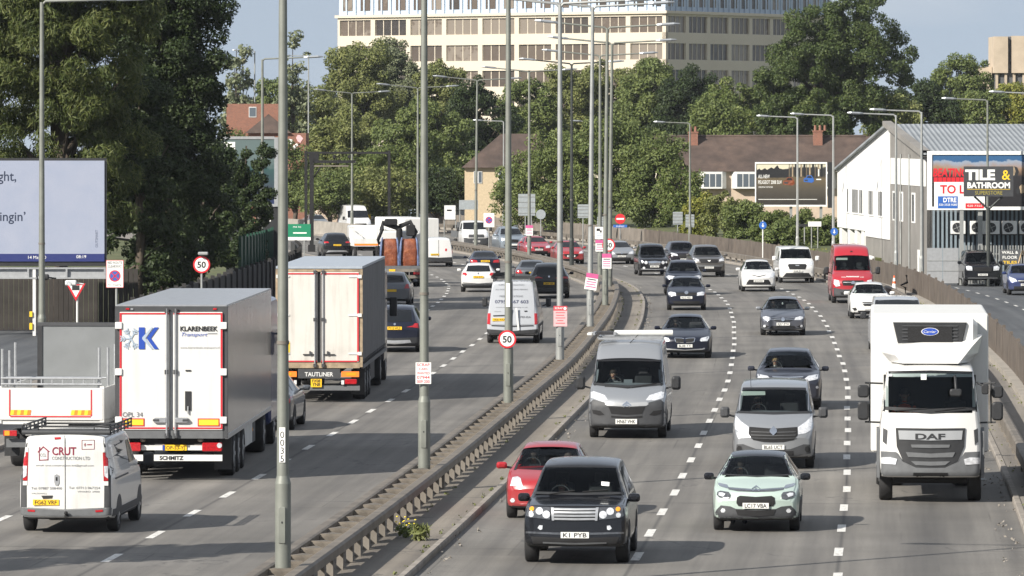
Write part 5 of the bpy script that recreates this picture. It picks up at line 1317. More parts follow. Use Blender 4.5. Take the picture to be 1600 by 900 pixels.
for s_ in (-1, 1):
    x0, x1 = (.045, 1.18) if s_ > 0 else (-1.18, -.045)
    mb = MB(); mb.rbox(((x0 + x1) / 2, .0, 2.52), (x1 - x0, .07, 2.70), .02, 'white_trim', 'y', 2); dr = mb.build('rear_door', v.root)
    mb = MB(); xo = s_ * 1.155
    mb.boxb(xo - .022, xo + .022, -.045, -.03, 1.20, 3.85, 'red_trim'); mb.boxb(min(s_*.05, s_*1.13), max(s_*.05, s_*1.13), -.045, -.03, 3.815, 3.85, 'red_trim'); mb.boxb(min(s_*.05, s_*1.13), max(s_*.05, s_*1.13), -.045, -.03, 1.20, 1.235, 'red_trim')
    mb.boxb(s_*.86 - .25, s_*.86 + .25, -.047, -.036, 1.26, 1.44, 'red_trim'); mb.boxb(s_*.86 - .225, s_*.86 + .225, -.052, -.038, 1.285, 1.415, 'yellow_tape'); mb.build('reflective_tape', dr)
    mb = MB(); mb.tube((s_*.10, -.07, 1.05), (s_*.10, -.07, 3.95), .022, 'alu', n=8)
    for z in (1.05, 2.5, 3.9): mb.box((s_*.10, -.06, z), (.09, .06, .10), 'greytrim')
    mb.build('locking_bar', dr)
    mb = MB(); mb.rbox((s_*.25, -.075, 1.40), (.28, .06, .12), .02, 'alu', 'y', 2); mb.box((s_*.34, -.10, 1.40), (.14, .03, .05), 'greytrim'); mb.build('door_handle', dr)
    for z in (1.40, 2.50, 3.56): mb = MB(); mb.rbox((s_*1.20, -.05, z), (.16, .05, .16), .02, 'white_plastic', 'y', 2); mb.build('door_hinge', dr)
    if s_ < 0:
        mb = MB(); y = -.05
        def P2(pts, mt, yy=-.052): mb.add([(q[0], yy, q[1]) for q in pts], [tuple(range(len(pts)))], mt)
        P2([(-.74, 3.02), (-.60, 3.02), (-.60, 3.52), (-.74, 3.52)], 'blue_logo'); P2([(-.56, 3.27), (-.38, 3.52), (-.28, 3.52), (-.46, 3.27), (-.28, 3.02), (-.38, 3.02)], 'blue_logo')
        P2([(-.66, 3.29), (-.45, 3.52), (-.41, 3.52), (-.585, 3.27), (-.41, 3.02), (-.45, 3.02), (-.66, 3.25)], 'pale_logo', -.054)
        for k in range(6):
            a = R(60 * k); c = Vector((-.92, 0, 3.26))
            if math.cos(a) > .6: continue
            e = c + Vector((math.cos(a), 0, math.sin(a))) * .24
            n_ = Vector((-math.sin(a), 0, math.cos(a))) * .016
            P2([((c - n_).x, (c - n_).z), ((e - n_).x, (e - n_).z), ((e + n_).x, (e + n_).z), ((c + n_).x, (c + n_).z)], 'pale_logo')
            for t in (.5, .75):
                q = c + (e - c) * t
                for b in (a + .8, a - .8):
                    f = q + Vector((math.cos(b), 0, math.sin(b))) * .09; n2_ = Vector((-math.sin(b), 0, math.cos(b))) * .012
                    P2([((q - n2_).x, (q - n2_).z), ((f - n2_).x, (f - n2_).z), ((f + n2_).x, (f + n2_).z), ((q + n2_).x, (q + n2_).z)], 'pale_logo')
        mb.build('company_emblem', dr)
        mb = MB(); mb.text('OPL 34', .11, (-.88, -.05, 1.53), 'faint_ink', width=.46); mb.build('lettering', dr)
    else:
        mb = MB(); mb.text('KLARENBEEK', .105, (.64, -.05, 3.49), 'ink', width=.86, bold=.03); mb.text('Transport', .085, (.54, -.05, 3.36), 'blue_logo', width=.60, shear=.4); mb.boxb(.84, 1.06, -.052, -.046, 3.375, 3.385, 'faint_ink')
        mb.text('www.klarenbeek-transport.nl', .045, (.66, -.05, 3.06), 'faint_ink', width=.90); mb.build('lettering', dr)
        mb = MB(); mb.boxb(.32, .46, -.056, -.036, 1.62, 2.06, 'trim'); mb.tube((.39, -.07, 1.55), (.39, -.07, 1.72), .02, 'alu', n=6); mb.boxb(.33, .45, -.06, -.036, 2.52, 2.55, 'trim'); mb.build('document_holder', dr)
mb = MB(); mb.boxb(-1.0, 1.0, .18, .26, .70, .82, 'white_trim'); mb.boxb(-1.1, 1.1, .2, .5, .84, .98, 'void'); mb.boxb(-.5, .5, .5, 13.0, .82, 1.0, 'void'); mb.build('chassis', v.root)
mb = MB(); mb.boxb(-1.02, 1.16, .08, .18, .46, .60, 'white_plastic'); mb.text('SCHMITZ', .085, (0, .075, .53), 'ink', width=.55, bold=.04); mb.build('underrun_bar', v.root)
for s_ in (-1, 1):
    mb = MB(); mb.rbox((s_*.93, .10, .78), (.46, .10, .20), .03, 'lamp_red', 'y', 2); mb.disc((s_*1.10, .045, .82), .06, 'lamp_clear', 'y', .02, 10); mb.build('tail_lamp', v.root)
    mb = MB(); mb.ellipsoid((s_*.66, .1, .94), (.07, .05, .05), 'rail_post', 8, 5); mb.build('buffer', v.root)
    mb = MB(); mb.boxb(s_*1.1 - .20, s_*1.1 + .20, .9, .94, .22, .95, 'trim'); mb.build('mud_flap', v.root)
mb = MB(); mb.box((.06, .165, .76), (.56, .02, .13), 'plate_yellow'); mb.box((-.19, .15, .76), (.05, .02, .12), 'blue_logo'); mb.text('OP-53-YJ', .08, (.08, .152, .76), 'ink', width=.42, bold=.01); mb.build('number_plate', v.root)
mb = MB(); mb.boxb(1.18, 1.22, 5.2, 8.0, .45, .95, 'white_trim'); mb.build('side_guard', v.root)
mb = MB(); mb.boxb(.72, 1.2, 8.2, 9.2, .42, 1.0, 'greytrim'); mb.boxb(1.2, 1.215, 8.25, 8.35, .7, .78, 'lamp_amber'); mb.build('fuel_tank', v.root)
for y in (2.3, 3.6, 4.9): v.wheel(y, 1.26, .50, .36, 'alu')
mb = MB(); mb.rbox((0, 14.9, 2.15), (2.48, 2.2, 3.2), .14, 'paint_blue', 'y'); mb.boxb(-.45, .45, 10.6, 14, .6, .98, 'void'); mb.build('tractor_cab', v.root)
for s_ in (-1, 1): mb = MB(); mb.rbox((s_*1.42, 15.7, 2.55), (.22, .16, .6), .05, 'trim', 'y'); mb.tube((s_*1.2, 15.75, 2.8), (s_*1.42, 15.7, 2.8), .025, 'trim'); mb.build('door_mirror', v.root)
v.wheel(11.6, 1.24, .5, .33, dual=True); v.wheel(15.2, 1.22, .5, .33)

# curtain sided trailer
v = Veh('curtain_trailer', 'weathered white door curtain sided trailer truck marked TAUTLINER under its doors', 'truck', (420, 380, 3.4615), (298, 842), 2.3, yaw=1.9, group=OUT)
plain('curtain', (.085, .088, .095), .55, var=.25, scale=1.2); grimy('rusty_white', (.60, .575, .53), .7); plain('rust_frame', (.34, .26, .17), .7, var=.45, scale=4.0); plain('roof_grey', (.34, .38, .43), .45, var=.12)
mb = MB(); hw = 1.275
mb.boxb(-hw + .03, hw - .03, .12, 13.2, 1.15, 3.95, 'curtain'); mb.build('trailer_body', v.root)
for s_ in (-1, 1):                                      # rippled curtain
    mb = MB(); nY = 120; r0 = []; r1 = []
    for i in range(nY + 1):
        y = .15 + 13.0 * i / nY; d = s_ * (hw + .012 * math.sin(i * 1.1) + .006 * math.sin(i * 2.7)); r0.append((d, y, 1.18)); r1.append((d, y, 3.93))
    mb.add(r0 + r1, [((i, i+1, nY+2+i, nY+1+i) if s_ > 0 else (i+1, i, nY+1+i, nY+2+i)) for i in range(nY)], 'curtain', True)
    mb.build('curtain', v.root)
    mb = MB()
    for k in range(20): y = .6 + k * .65; mb.box((s_ * (hw + .02), y, 1.14), (.02, .04, .26), 'greytrim')
    mb.boxb(s_*hw - .03, s_*hw + .03, .12, 13.2, 1.0, 1.12, 'midgrey'); mb.build('side_rail', v.root)
mb = MB(); mb.boxb(-hw, hw, .0, 13.2, 3.95, 4.02, 'roof_grey'); mb.build('roof', v.root)
mb = MB()
for s_ in (-1, 1): mb.boxb(s_*1.235 - .05, s_*1.235 + .05, 0, .12, 1.05, 3.93, 'rust_frame')
mb.boxb(-1.18, 1.18, 0, .12, 3.86, 3.93, 'rust_frame'); mb.boxb(-1.2, 1.2, -.01, .12, 1.02, 1.18, 'rust_frame'); fr = mb.build('rear_frame', v.root)
for s_ in (-1, 1):
    mb = MB(); x0, x1 = (.05, 1.18) if s_ > 0 else (-1.18, -.05); mb.rbox(((x0 + x1) / 2, .01, 2.52), (x1 - x0, .06, 2.66), .02, 'rusty_white', 'y', 2); dr = mb.build('rear_door', v.root)
    mb = MB(); mb.boxb(s_*1.15 - .025, s_*1.15 + .025, -.032, -.018, 1.22, 3.82, 'red_trim'); mb.boxb(min(s_*.06, s_*1.12), max(s_*.06, s_*1.12), -.032, -.018, 3.78, 3.82, 'red_trim'); mb.boxb(min(s_*.06, s_*1.12), max(s_*.06, s_*1.12), -.032, -.018, 1.20, 1.24, 'red_trim')
    mb.build('reflective_tape', dr)
    mb = MB(); mb.tube((s_*.12, -.05, 1.05), (s_*.12, -.05, 3.92), .022, 'alu', n=8); mb.tube((s_*.04, -.045, 1.2), (s_*.04, -.045, 3.8), .014, 'greytrim', n=6)
    for z in (1.1, 2.45, 3.85): mb.box((s_*.12, -.05, z), (.09, .06, .10), 'greytrim')
    mb.build('locking_bar', dr)
    mb = MB(); mb.box((s_*.30, -.05, 1.42), (.34, .03, .03), 'trim'); mb.box((s_*.26, -.06, 1.46), (.05, .03, .12), 'greytrim'); mb.build('door_handle', dr)
    for z in (1.45, 2.58, 3.72): mb = MB(); mb.box((s_*1.05, -.035, z), (.36, .02, .05), 'white_plastic'); mb.box((s_*1.20, -.035, z), (.12, .05, .10), 'white_plastic'); mb.build('door_hinge', dr)
mb = MB(); mb.boxb(-1.12, -.86, -.032, -.02, 1.48, 1.78, 'yellow_tape'); mb.build('yellow_notice', v.root)
mb = MB(); mb.boxb(-.62, .62, -.03, .1, .72, 1.0, 'greytrim'); mb.text('TAUTLINER', .12, (0, -.036, .84), 'white_plastic', width=.84, bold=.02); mb.build('name_board', v.root)
for s_ in (-1, 1):
    mb = MB(); mb.boxb(s_*.92 - .26, s_*.92 + .26, -.02, .06, .76, .92, 'orange_tape'); mb.boxb(s_*.95 - .14, s_*.95 + .14, -.026, -.018, .80, .88, 'lamp_amber'); mb.build('warning_board', v.root)
    mb = MB(); mb.rbox((s_*.94, -.01, .62), (.36, .08, .15), .03, 'lamp_red', 'y', 2); mb.box((s_*.70, -.02, .60), (.08, .08, .12), 'white_plastic'); mb.build('tail_lamp', v.root)
    mb = MB(); mb.boxb(s_*1.1 - .2, s_*1.1 + .2, .9, .94, .2, .95, 'trim'); mb.build('mud_flap', v.root)
mb = MB(); mb.box((-.08, -.03, .58), (.32, .02, .24), 'plate_yellow'); mb.text('YNB', .10, (-.08, -.045, .54), 'ink', width=.24, bold=.02); mb.text('FX08', .08, (-.08, -.045, .645), 'ink', width=.24, bold=.02); mb.build('number_plate', v.root)
mb = MB(); mb.boxb(-1.2, 1.2, .02, .12, .36, .50, 'midgrey'); mb.build('underrun_bar', v.root)
mb = MB(); mb.boxb(-.5, .5, .1, 12.5, .78, 1.0, 'void'); mb.boxb(.72, 1.2, 5.4, 8.2, .4, .95, 'trim'); mb.boxb(-1.2, -.72, 5.4, 8.2, .4, .95, 'trim'); mb.build('chassis', v.root)
for y in (2.3, 3.6, 4.9): v.wheel(y, 1.24, .5, .36)
mb = MB(); mb.rbox((0, 14.5, 2.1), (2.45, 2.1, 3.0), .14, 'paint_navy', 'y'); mb.build('tractor_cab', v.root)
for s_ in (-1, 1): mb = MB(); mb.rbox((s_*1.44, 15.2, 2.35), (.24, .16, .62), .05, 'trim', 'y'); mb.tube((s_*1.2, 15.25, 2.6), (s_*1.42, 15.2, 2.6), .025, 'trim'); mb.build('door_mirror', v.root)
v.wheel(11.2, 1.24, .5, .33, dual=True); v.wheel(14.8, 1.22, .5, .33)

def rear(v, glass, lamp, plate, plate_z, bumper=None, plate_x=0, glassmat='glass', skid=None):
    """glass: half polygon; lamp: right polygon"""
    v.p('rear_window', glass, glassmat, raw=True, mode='y', th=.01)
    v.p('tail_lamp', lamp, 'lamp_red', 'pair', raw=True, mode='y', th=.016)
    if bumper: v.p('lower_bumper', bumper, 'trim', raw=True, mode='y', th=.012)
    if skid: v.p('skid_plate', skid, 'alu', raw=True, mode='y', th=.025)
    v.plate((plate_x, plate_z + v.k * .1), plate, True, raw=True, th=.03)
def rcar(name, label, px, py, body, L, W, H, pm, belt, glass, lamp, plate, plate_z, bumper=None, skid=None, Y=None, cat='car'):
    v = Veh(name, label, cat, P1, (px, py), .85, group=OUT, Y=Y)
    v.shell(rev(scaled(body, L, H)), W, H, belt, .20, W * .325, pm, bow0=.14, bow1=.22, taper0=.95, taper1=.92)
    rear(v, glass, lamp, plate, plate_z, bumper, skid=skid)
    v.mirrors(W / 2 + .10, L - 1.5, belt + .07, (.2, .12, .14), pm); v.wheel(.85, W / 2 - .01, .33, .22); v.wheel(L - .9, W / 2 - .01, .33, .22); v.arches((.85, L - .9), .37)
    v.sides([[(L * .22, belt + .07), (L * .42, belt + .05), (L * .42, H - .11), (L * .28, H - .13)], [(L * .44, belt + .05), (L * .62, belt + .05), (L * .54, H - .13), (L * .44, H - .11)]])
    return v
def badge(v, z, r, mat='chrome'):
    v.p('badge', [(r * math.cos(a * .785), z + r * math.sin(a * .785)) for a in range(8)], mat, None, raw=True, mode='y', th=.02)

rcar('dark_saloon', 'dark grey car mostly hidden ahead of the big trailer with the blue K', 408, 671, SALOON, 4.5, 1.82, 1.48, 'paint_grey', .96, [(0, 1.04), (.6, 1.06), (.5, 1.36), (0, 1.38)], [(.5, .75), (.85, .75), (.88, .92), (.6, .92)], '', .66)
v = rcar('dark_suv', 'dark blue off-roader with a silver lower bumper, right of the curtain sided trailer', 619, 549.5, SUV, 4.65, 1.88, 1.67, 'paint_navy', 1.06, [(0, 1.10), (.62, 1.12), (.56, 1.52), (0, 1.55)], [(.42, .92), (.62, .92), (.88, .88), (.90, 1.06), (.72, 1.06), (.66, .98)], 'PY12 WLZ', .88,
         [(0, .52), (.9, .56), (.9, .34), (0, .30)], [(0, .44), (.55, .46), (.6, .36), (0, .30)])
badge(v, 1.03, .045)
rcar('dark_estate', 'dark car peeping out ahead of the off-roader, next to the flatbed with orange bags', 612, 477, HATCH, 4.5, 1.80, 1.52, 'paint_grey', 1.0, [(0, 1.06), (.6, 1.08), (.5, 1.38), (0, 1.40)], [(.6, .8), (.85, .8), (.84, 1.0), (.7, 1.0)], '', .7)
v = rcar('dark_coupe', 'dark sloping back coupe with thin red tail lamps, right of the lettered silver van', 858, 465.5, SUV, 4.9, 1.98, 1.68, 'paint_black', 1.08, [(0, 1.16), (.62, 1.18), (.54, 1.50), (0, 1.54)], [(.28, .98), (.5, .98), (.92, .96), (.94, 1.06), (.5, 1.06)], 'LB69 VEK', .72, [(0, .50), (.95, .54), (.95, .34), (0, .32)])
badge(v, 1.06, .045)
v = rcar('dark_saloon', 'grey saloon with red brake lamps, half behind the sloping back coupe', 831, 449, SALOON, 4.7, 1.80, 1.42, 'paint_grey', .96, [(0, 1.06), (.62, 1.07), (.5, 1.34), (0, 1.36)], [(.5, .76), (.86, .76), (.88, .94), (.6, .94)], 'GK62 UXD', .78)
v = rcar('white_hatchback', 'white hatchback driving away with a black rear window and yellow plate', 747.5, 456, HATCH, 4.26, 1.80, 1.46, 'paint_white', 1.0, [(0, 1.04), (.62, 1.05), (.54, 1.34), (0, 1.36)], [(.56, .88), (.66, .84), (.86, .88), (.86, 1.0), (.62, 1.0)], 'YS16 XVC', .78, [(0, .40), (.84, .44), (.84, .26), (0, .24)])
badge(v, .96, .05)
v.p('bumper_line', [(0, .45), (.8, .50), (.8, .46), (0, .41)], 'greytrim', raw=True, mode='y')
rcar('dark_saloon', 'dark saloon just beyond the white hatchback with the black rear window', 757, 430.5, SALOON, 4.7, 1.84, 1.42, 'paint_navy', .96, [(0, 1.06), (.64, 1.07), (.52, 1.34), (0, 1.36)], [(.44, .78), (.86, .78), (.88, .96), (.5, .92)], 'AG63 LXN', .86, [(0, .46), (.88, .50), (.88, .28), (0, .26)])
rcar('black_suv', 'black compact off-roader with a yellow plate, right of the black gantry post', 525, 402, SUV, 4.4, 1.92, 1.64, 'paint_black', 1.12, [(0, 1.16), (.66, 1.17), (.58, 1.46), (0, 1.5)], [(.56, .98), (.88, .98), (.9, 1.08), (.6, 1.08)], 'LG17 OVE', .84, [(0, .50), (.95, .54), (.95, .34), (0, .32)], [(0, .48), (.6, .48), (.75, .34), (.5, .38), (0, .40)])

# white small van
v = Veh('small_van', 'small white van with a black bumper driving away past the flatbed with orange bags', 'van', P1, (684, 416.6), .8, group=OUT)
v.shell(rev([(0, .78), (.12, .92), (.7, 1.08), (.95, 1.14), (1.6, 1.66), (2.0, 1.80), (2.6, 1.84), (4.2, 1.82), (4.4, 1.74)]), 1.83, 1.84, 1.12, .22, .72, 'paint_white', e0=.08, bow0=.06, taper0=.97, cr=.12)
v.p('rear_bumper', [(0, .58), (.90, .62), (.90, .34), (0, .30)], 'trim', raw=True, mode='y', th=.03); v.p('tail_lamp', [(.82, .82), (.90, .80), (.90, 1.22), (.84, 1.18)], 'lamp_red', 'pair', raw=True, mode='y')
v.p('door_seam', [(-.02, .62), (.0, .62), (.0, 1.72), (-.02, 1.72)], 'greytrim', None, raw=True, mode='y'); v.p('emblem', [(.40, 1.0), (.48, .98), (.52, 1.08), (.48, 1.16), (.40, 1.14)], 'red_trim', None, raw=True, mode='y'); v.plate((-.25, .78), 'LX18 KWB', True, raw=True, th=.02)
v.mirrors(1.05, 3.3, 1.2, (.2, .13, .2), 'trim'); v.wheel(.8, .92, .32, .2); v.wheel(3.5, .92, .32, .2)

# lettered silver van
v = Veh('silver_van', 'silver glazing van with black lettering on its rear doors and a roof rack', 'van', (740, 410, 6.4294), (400, 808), .95, group=OUT)
v.shell(rev(scaled(VANBIG, 5.2, 2.36)), 1.98, 2.36, 1.22, .26, .76, 'paint_dusty_white', e0=.08, bow0=.05, taper0=.97, cr=.08, lean0=.10)
X = 380
v.p('rear_door', [(378, 126), (572, 130), (592, 420), (596, 620), (378, 628)], 'paint_dusty_white', 'pair', x0=X - 6, th=.014)
v.p('tail_lamp', [(598, 512), (628, 512), (634, 620), (602, 624)], 'lamp_red', 'pair', x0=X, th=.02)
v.p('bumper', [(378, 690), (640, 670), (648, 640), (646, 716), (378, 730)], 'trim', x0=X, th=.05)
v.p('door_step', [(378, 636), (590, 630), (590, 638), (378, 646)], 'void', x0=X, th=.03)
v.p('door_seam', [(374, 130), (380, 130), (380, 690), (374, 690)], 'greytrim', None, x0=X, th=.02, mode='sym')
v.p('plate_lamp', [(186, 532), (306, 528), (306, 540), (190, 544)], 'trim', None, x0=X, th=.03, mode='sym')
v.p('door_handle', [(498, 486), (528, 484), (530, 496), (502, 498)], 'trim', None, x0=X, th=.03, mode='sym')
v.plate((248, 576), 'YK06 WXA', True, x0=X, th=.03)
for txt, hh, c, w_, mt, bo in (('McQUILLAN GLAZING LTD', .085, (372, 182), 1.24, 'faint_ink', .02), ('SUPPLY & INSTALLATION', .05, (368, 228), .96, 'faint_ink', 0), ('ALL DOUBLE GLAZING REPAIRS', .05, (370, 274), 1.22, 'faint_ink', 0), ('FREE QUOTATIONS', .07, (368, 342), .88, 'faint_ink', 0),
                               ('07957 467 603', .12, (372, 396), 1.26, 'slate_ink', .02), ('www.mcquillanglazing.co.uk', .036, (374, 452), 1.2, 'faint_ink', 0), ('TRANSIT', .03, (232, 496), .26, 'faint_ink', 0), ('FENSA', .07, (514, 550), .40, 'faint_ink', .02)):
    v.lettering(txt, hh, c, mt, width=w_, bold=bo, x0=X, th=.024)
v.p('side_emblem', [(420, 544), (434, 540), (440, 554), (428, 564), (418, 558)], 'ink', None, x0=X, th=.024, mode='sym')
mb = MB()
for y in (.25, 1.5, 2.8): mb.boxb(-.80, .80, y, y + .05, 2.44, 2.49, 'trim')
for s_ in (-1, 1):
    mb.tube((s_*.80, .2, 2.50), (s_*.80, 2.9, 2.50), .025, 'trim', n=6)
    for y in (.27, 1.52, 2.82): mb.boxb(s_*.72 - .02, s_*.72 + .02, y - .01, y + .06, 2.33, 2.46, 'trim')
for k in range(3): mb.tube((-.78 + .04 * k, .1, 2.54 + .05 * k), (-.2, 2.9, 2.53 + .04 * k), .03, 'void', n=6)
mb.build('roof_rack', v.root)
mb = MB(); mb.box((-.13, -.04, .93), (.09, .02, .86), 'white_plastic', Matrix.Rotation(R(3), 3, 'Y')); mb.build('ladder_stay', v.root)
mb = MB(); mb.box((.19, -.04, .93), (.07, .02, .84), 'white_plastic', Matrix.Rotation(R(-6), 3, 'Y')); mb.build('ladder_stay', v.root)
v.mirrors(1.22, 3.9, 1.45, (.2, .15, .36), 'trim', .14); v.wheel(.95, .98, .35, .22); v.wheel(4.2, .98, .35, .22); v.arches((.95, 4.2), .40)
v.sides([[(3.0, 1.3), (3.9, 1.3), (3.4, 1.85), (3.0, 1.85)]]); v.p('rubbing_strip', [(.2, .62), (4.9, .62), (4.9, .72), (.2, .72)], 'trim', None, raw=True, mode='+x')

# flatbed with orange bulk bags
v = Veh('flatbed_truck', 'flatbed lorry with a black loader crane carrying two orange bulk bags', 'truck', P1, (624, 447), 1.6, group=OUT)
mb = MB(); mb.boxb(-1.2, 1.2, 0, 6.0, .95, 1.12, 'midgrey'); mb.build('load_bed', v.root)
mb = MB(); mb.boxb(-1.2, 1.2, -.02, .04, .80, .96, 'rail_post'); mb.boxb(-.55, -.22, -.035, -.022, .82, .94, 'plate_yellow'); mb.boxb(-1.1, 1.1, .1, .2, .45, .62, 'rail_post'); mb.boxb(-.5, .5, .2, 7, .6, .94, 'void'); mb.build('chassis', v.root)
mb = MB(); mb.box((-.15, .08, .54), (.5, .02, .12), 'plate_yellow'); mb.build('number_plate', v.root)
for s_ in (-1, 1): mb = MB(); mb.rbox((s_*.95, .0, .72), (.40, .08, .14), .03, 'lamp_red', 'y', 2); mb.build('tail_lamp', v.root)
mb = MB(); mb.path([(0, 6.3, 1.0), (0, 6.3, 3.0)], .17, 'void', 8); mb.path([(0, 6.3, 3.0), (-.9, 6.1, 3.3), (-.95, 6.0, 2.9)], .14, 'void', 8); mb.path([(0, 6.3, 3.1), (.6, 6.3, 3.35), (.9, 6.2, 2.8), (.7, 6.2, 2.3)], .13, 'void', 8)
mb.rbox((-.45, 6.2, 3.35), (.7, .5, .35), .08, 'void', 'y'); mb.rbox((.62, 6.1, 2.9), (.5, .4, .6), .08, 'void', 'y'); mb.path([(-.9, 5.9, 3.0), (-1.15, 5.8, 2.4), (-1.1, 5.8, 1.7)], .09, 'void', 6); mb.path([(-1.1, 6.2, 2.2), (-.2, 6.3, 2.3)], .1, 'void', 6); mb.rbox((-1.15, 6.0, 1.6), (.3, .4, .9), .08, 'void', 'z')
mb.build('loader_crane', v.root)
mb = MB(); mb.rbox((0, 7.9, 1.75), (2.3, 1.7, 2.2), .14, 'paint_white', 'y'); mb.build('cab', v.root)
v.wheel(1.6, 1.14, .46, .28, dual=True); v.wheel(7.6, 1.12, .46, .28)
m_, nt_, p_ = new_mat('bag_orange')
nz = noise(nt_, 2.5, 6); cc = ramp(nt_, nz.outputs['Fac'], [(.3, (.14, .035, .016)), (.55, (.21, .055, .02)), (.75, (.33, .11, .04))]); nt_.links.new(cc.outputs['Color'], p_.inputs['Base Color']); p_.inputs['Roughness'].default_value = .55; bump(nt_, p_, nz.outputs['Fac'], .8, .12); MATS['bag_orange'] = m_
plain('bag_blue', (.10, .14, .26), .6, var=.5, scale=5)
rnd = random.Random(7)
for i, (x, lab) in enumerate(((-.52, 'orange bulk bag on the flatbed lorry, beside the curtain sided trailer roof'), (.52, 'orange bulk bag on the flatbed lorry, nearest the white small van'))):
    mb = MB(); rings = []
    for k, (z, sc_) in enumerate(((0, 1.02), (.15, 1.08), (.5, 1.10), (.95, 1.05), (1.28, .95), (1.42, .70))):
        ring = []
        for j in range(24):
            a = 2 * math.pi * j / 24; q = max(abs(math.cos(a)), abs(math.sin(a))); rr = .47 * sc_ / q ** .75 * (1 + rnd.uniform(-.035, .035))
            ring.append((rr * math.cos(a), rr * math.sin(a), z + rnd.uniform(-.02, .02)))
        rings.append(ring)
    mb.loft(rings, 'bag_orange', True, True, True)
    b = mb.build('bulk_bag'); tag(b, lab, 'bag', 'orange bags on the flatbed')
    b.location = v.root.matrix_basis @ Vector((x, .62, 1.12)); b.rotation_euler = (0, 0, v.rz)
    ms = MB()
    for sx in (-1, 1): ms.path([(sx * .47, -.53, .02), (sx * .47, -.56, .5), (sx * .46, -.54, .95), (sx * .42, -.48, 1.3), (sx * .38, -.40, 1.5)], [.05, .06, .07, .06, .04], 'bag_blue', 6)
    ms.build('strap', b)
# long white van, caged truck
v = Veh('white_lorry', 'long plain white box lorry beyond the orange bags, with an amber corner lamp', 'truck', P1, (650, 404.5), 1.5, yaw=8, group=OUT)
mb = MB(); mb.rbox((0, 4.0, 1.62), (2.4, 8.0, 2.2), .10, 'white_trim', 'y'); mb.build('cargo_box', v.root)
mb = MB(); mb.rbox((1.02, -.03, .78), (.24, .08, .26), .03, 'lamp_amber', 'y', 2); mb.build('corner_lamp', v.root); mb = MB(); mb.boxb(-1.1, 1.1, .1, .2, .35, .5, 'trim'); mb.boxb(-.5, .5, .2, 8, .5, .6, 'void'); mb.build('chassis', v.root)
v.wheel(1.5, 1.12, .42, .28); v.wheel(6.8, 1.12, .42, .28)
v = Veh('caged_truck', 'small white cage sided truck between the compact off-roader and the orange bag lorry', 'truck', P1, (574, 403), 1.2, group=OUT)
mb = MB(); mb.boxb(-1.0, 1.0, 0, 3.4, .8, .9, 'white_trim'); mb.boxb(-1.0, 1.0, .0, .05, .9, 1.3, 'white_trim'); mb.boxb(-1.0, 1.0, -.02, .0, .86, .98, 'orange_tape'); mb.build('load_bed', v.root)
mb = MB()
for x in (-1.0, -.5, 0, .5, 1.0): mb.boxb(x - .03, x + .03, .0, .06, 1.3, 2.1, 'white_plastic')
for z in (1.55, 1.8, 2.08): mb.boxb(-1.0, 1.0, .01, .05, z, z + .06, 'white_plastic')
for s_ in (-1, 1):
    for k in range(6): mb.boxb(s_ - .03, s_ + .03, .5 + k * .55, .56 + k * .55, .9, 2.1, 'white_plastic')
    mb.boxb(s_ - .03, s_ + .03, .06, 3.4, 2.04, 2.1, 'white_plastic')
mb.build('cage', v.root)
mb = MB(); mb.rbox((0, 4.3, 1.3), (1.9, 1.7, 1.7), .14, 'paint_white', 'y'); mb.boxb(-.4, .4, .2, 4, .5, .8, 'void'); mb.build('cab', v.root)
v.wheel(1.2, .95, .35, .22); v.wheel(4.2, .95, .35, .22)

# ---------------------------------------------------------------- lamp columns
plain('pole_green', (.20, .21, .185), .55, .25, var=.22, scale=1.5); plain('pole_grey', (.34, .35, .34), .5, .4, var=.2, scale=1.5); plain('pole_dark', (.045, .05, .048), .5, .3, var=.2); plain('luminaire', (.30, .32, .34), .4, .4)
plain('superstore_gold', (.36, .30, .05), .5); plain('sign_back', (.34, .37, .38), .55, .3, var=.15); plain('sign_white', (.80, .80, .77), .5, var=.06, scale=3); plain('sign_red', (.60, .02, .03), .45); plain('sign_blue', (.03, .12, .42), .45); plain('sign_green', (.01, .20, .10), .45); plain('pink_board', (.55, .10, .26), .5, var=.1); plain('pale_pink', (.75, .45, .46), .5, var=.1); plain('sign_red_faded', (.58, .07, .09), .6)
LOC = [('first', 93), ]
def lamp(name, label, p, h, matp, arms, r0=.105, r1=.062, rb=.135, group=None, rz=0.0, base=True, lean=0.0):
    t = thing(name, label, 'lamp post', p, rz, group)
    mb = MB(); top = (lean, 0, h)
    if base:
        mb.path([(0, 0, 0), (0, 0, 1.95)], rb, matp, 14); mb.path([(0, 0, 1.95), (0, 0, 2.08)], [rb, r0], matp, 14)
    mb.path([(0, 0, 2.05 if base else 0), top], [r0, r1], matp, 12); mb.build('pole', t)
    if base:
        dm = MB(); dm.rbox((0, -rb + .012, 1.25), (rb * .9, .05, .62), .02, matp, 'y', 2); dm.box((0, -rb - .016, 1.3), (.02, .01, .03), 'void'); dm.build('access_door', t)
        if h > 11: dm = MB(); dm.path([(0, 0, 4.3), (0, 0, 4.36)], r0 + .002, 'rail_post', 12); dm.build('strap_band', t)
    for a, up in arms:
        mb = MB(); s_ = 1 if a > 0 else -1
        mb.path([(lean, 0, h - .1), (lean + s_*.12, 0, h + .03), (lean + a * .72, 0, h + up * .75)], [.05, .045, .035], matp, 8); am = mb.build('arm', t)
        lm = MB(); lm.loft([[(lean + a * q, y * w_, h + up * q_ + z * hh) for y, z in ((-1, 0), (-.8, 1), (.8, 1), (1, 0), (.7, -.8), (-.7, -.8))] for q, q_, w_, hh in ((.68, .72, .05, .05), (.74, .78, .12, .07), (.92, .96, .14, .07), (1.0, 1.0, .06, .03))], 'luminaire', True, True, False); lm.build('lantern', am)
    return t
G = 'twin arm lamp posts along the central barrier'
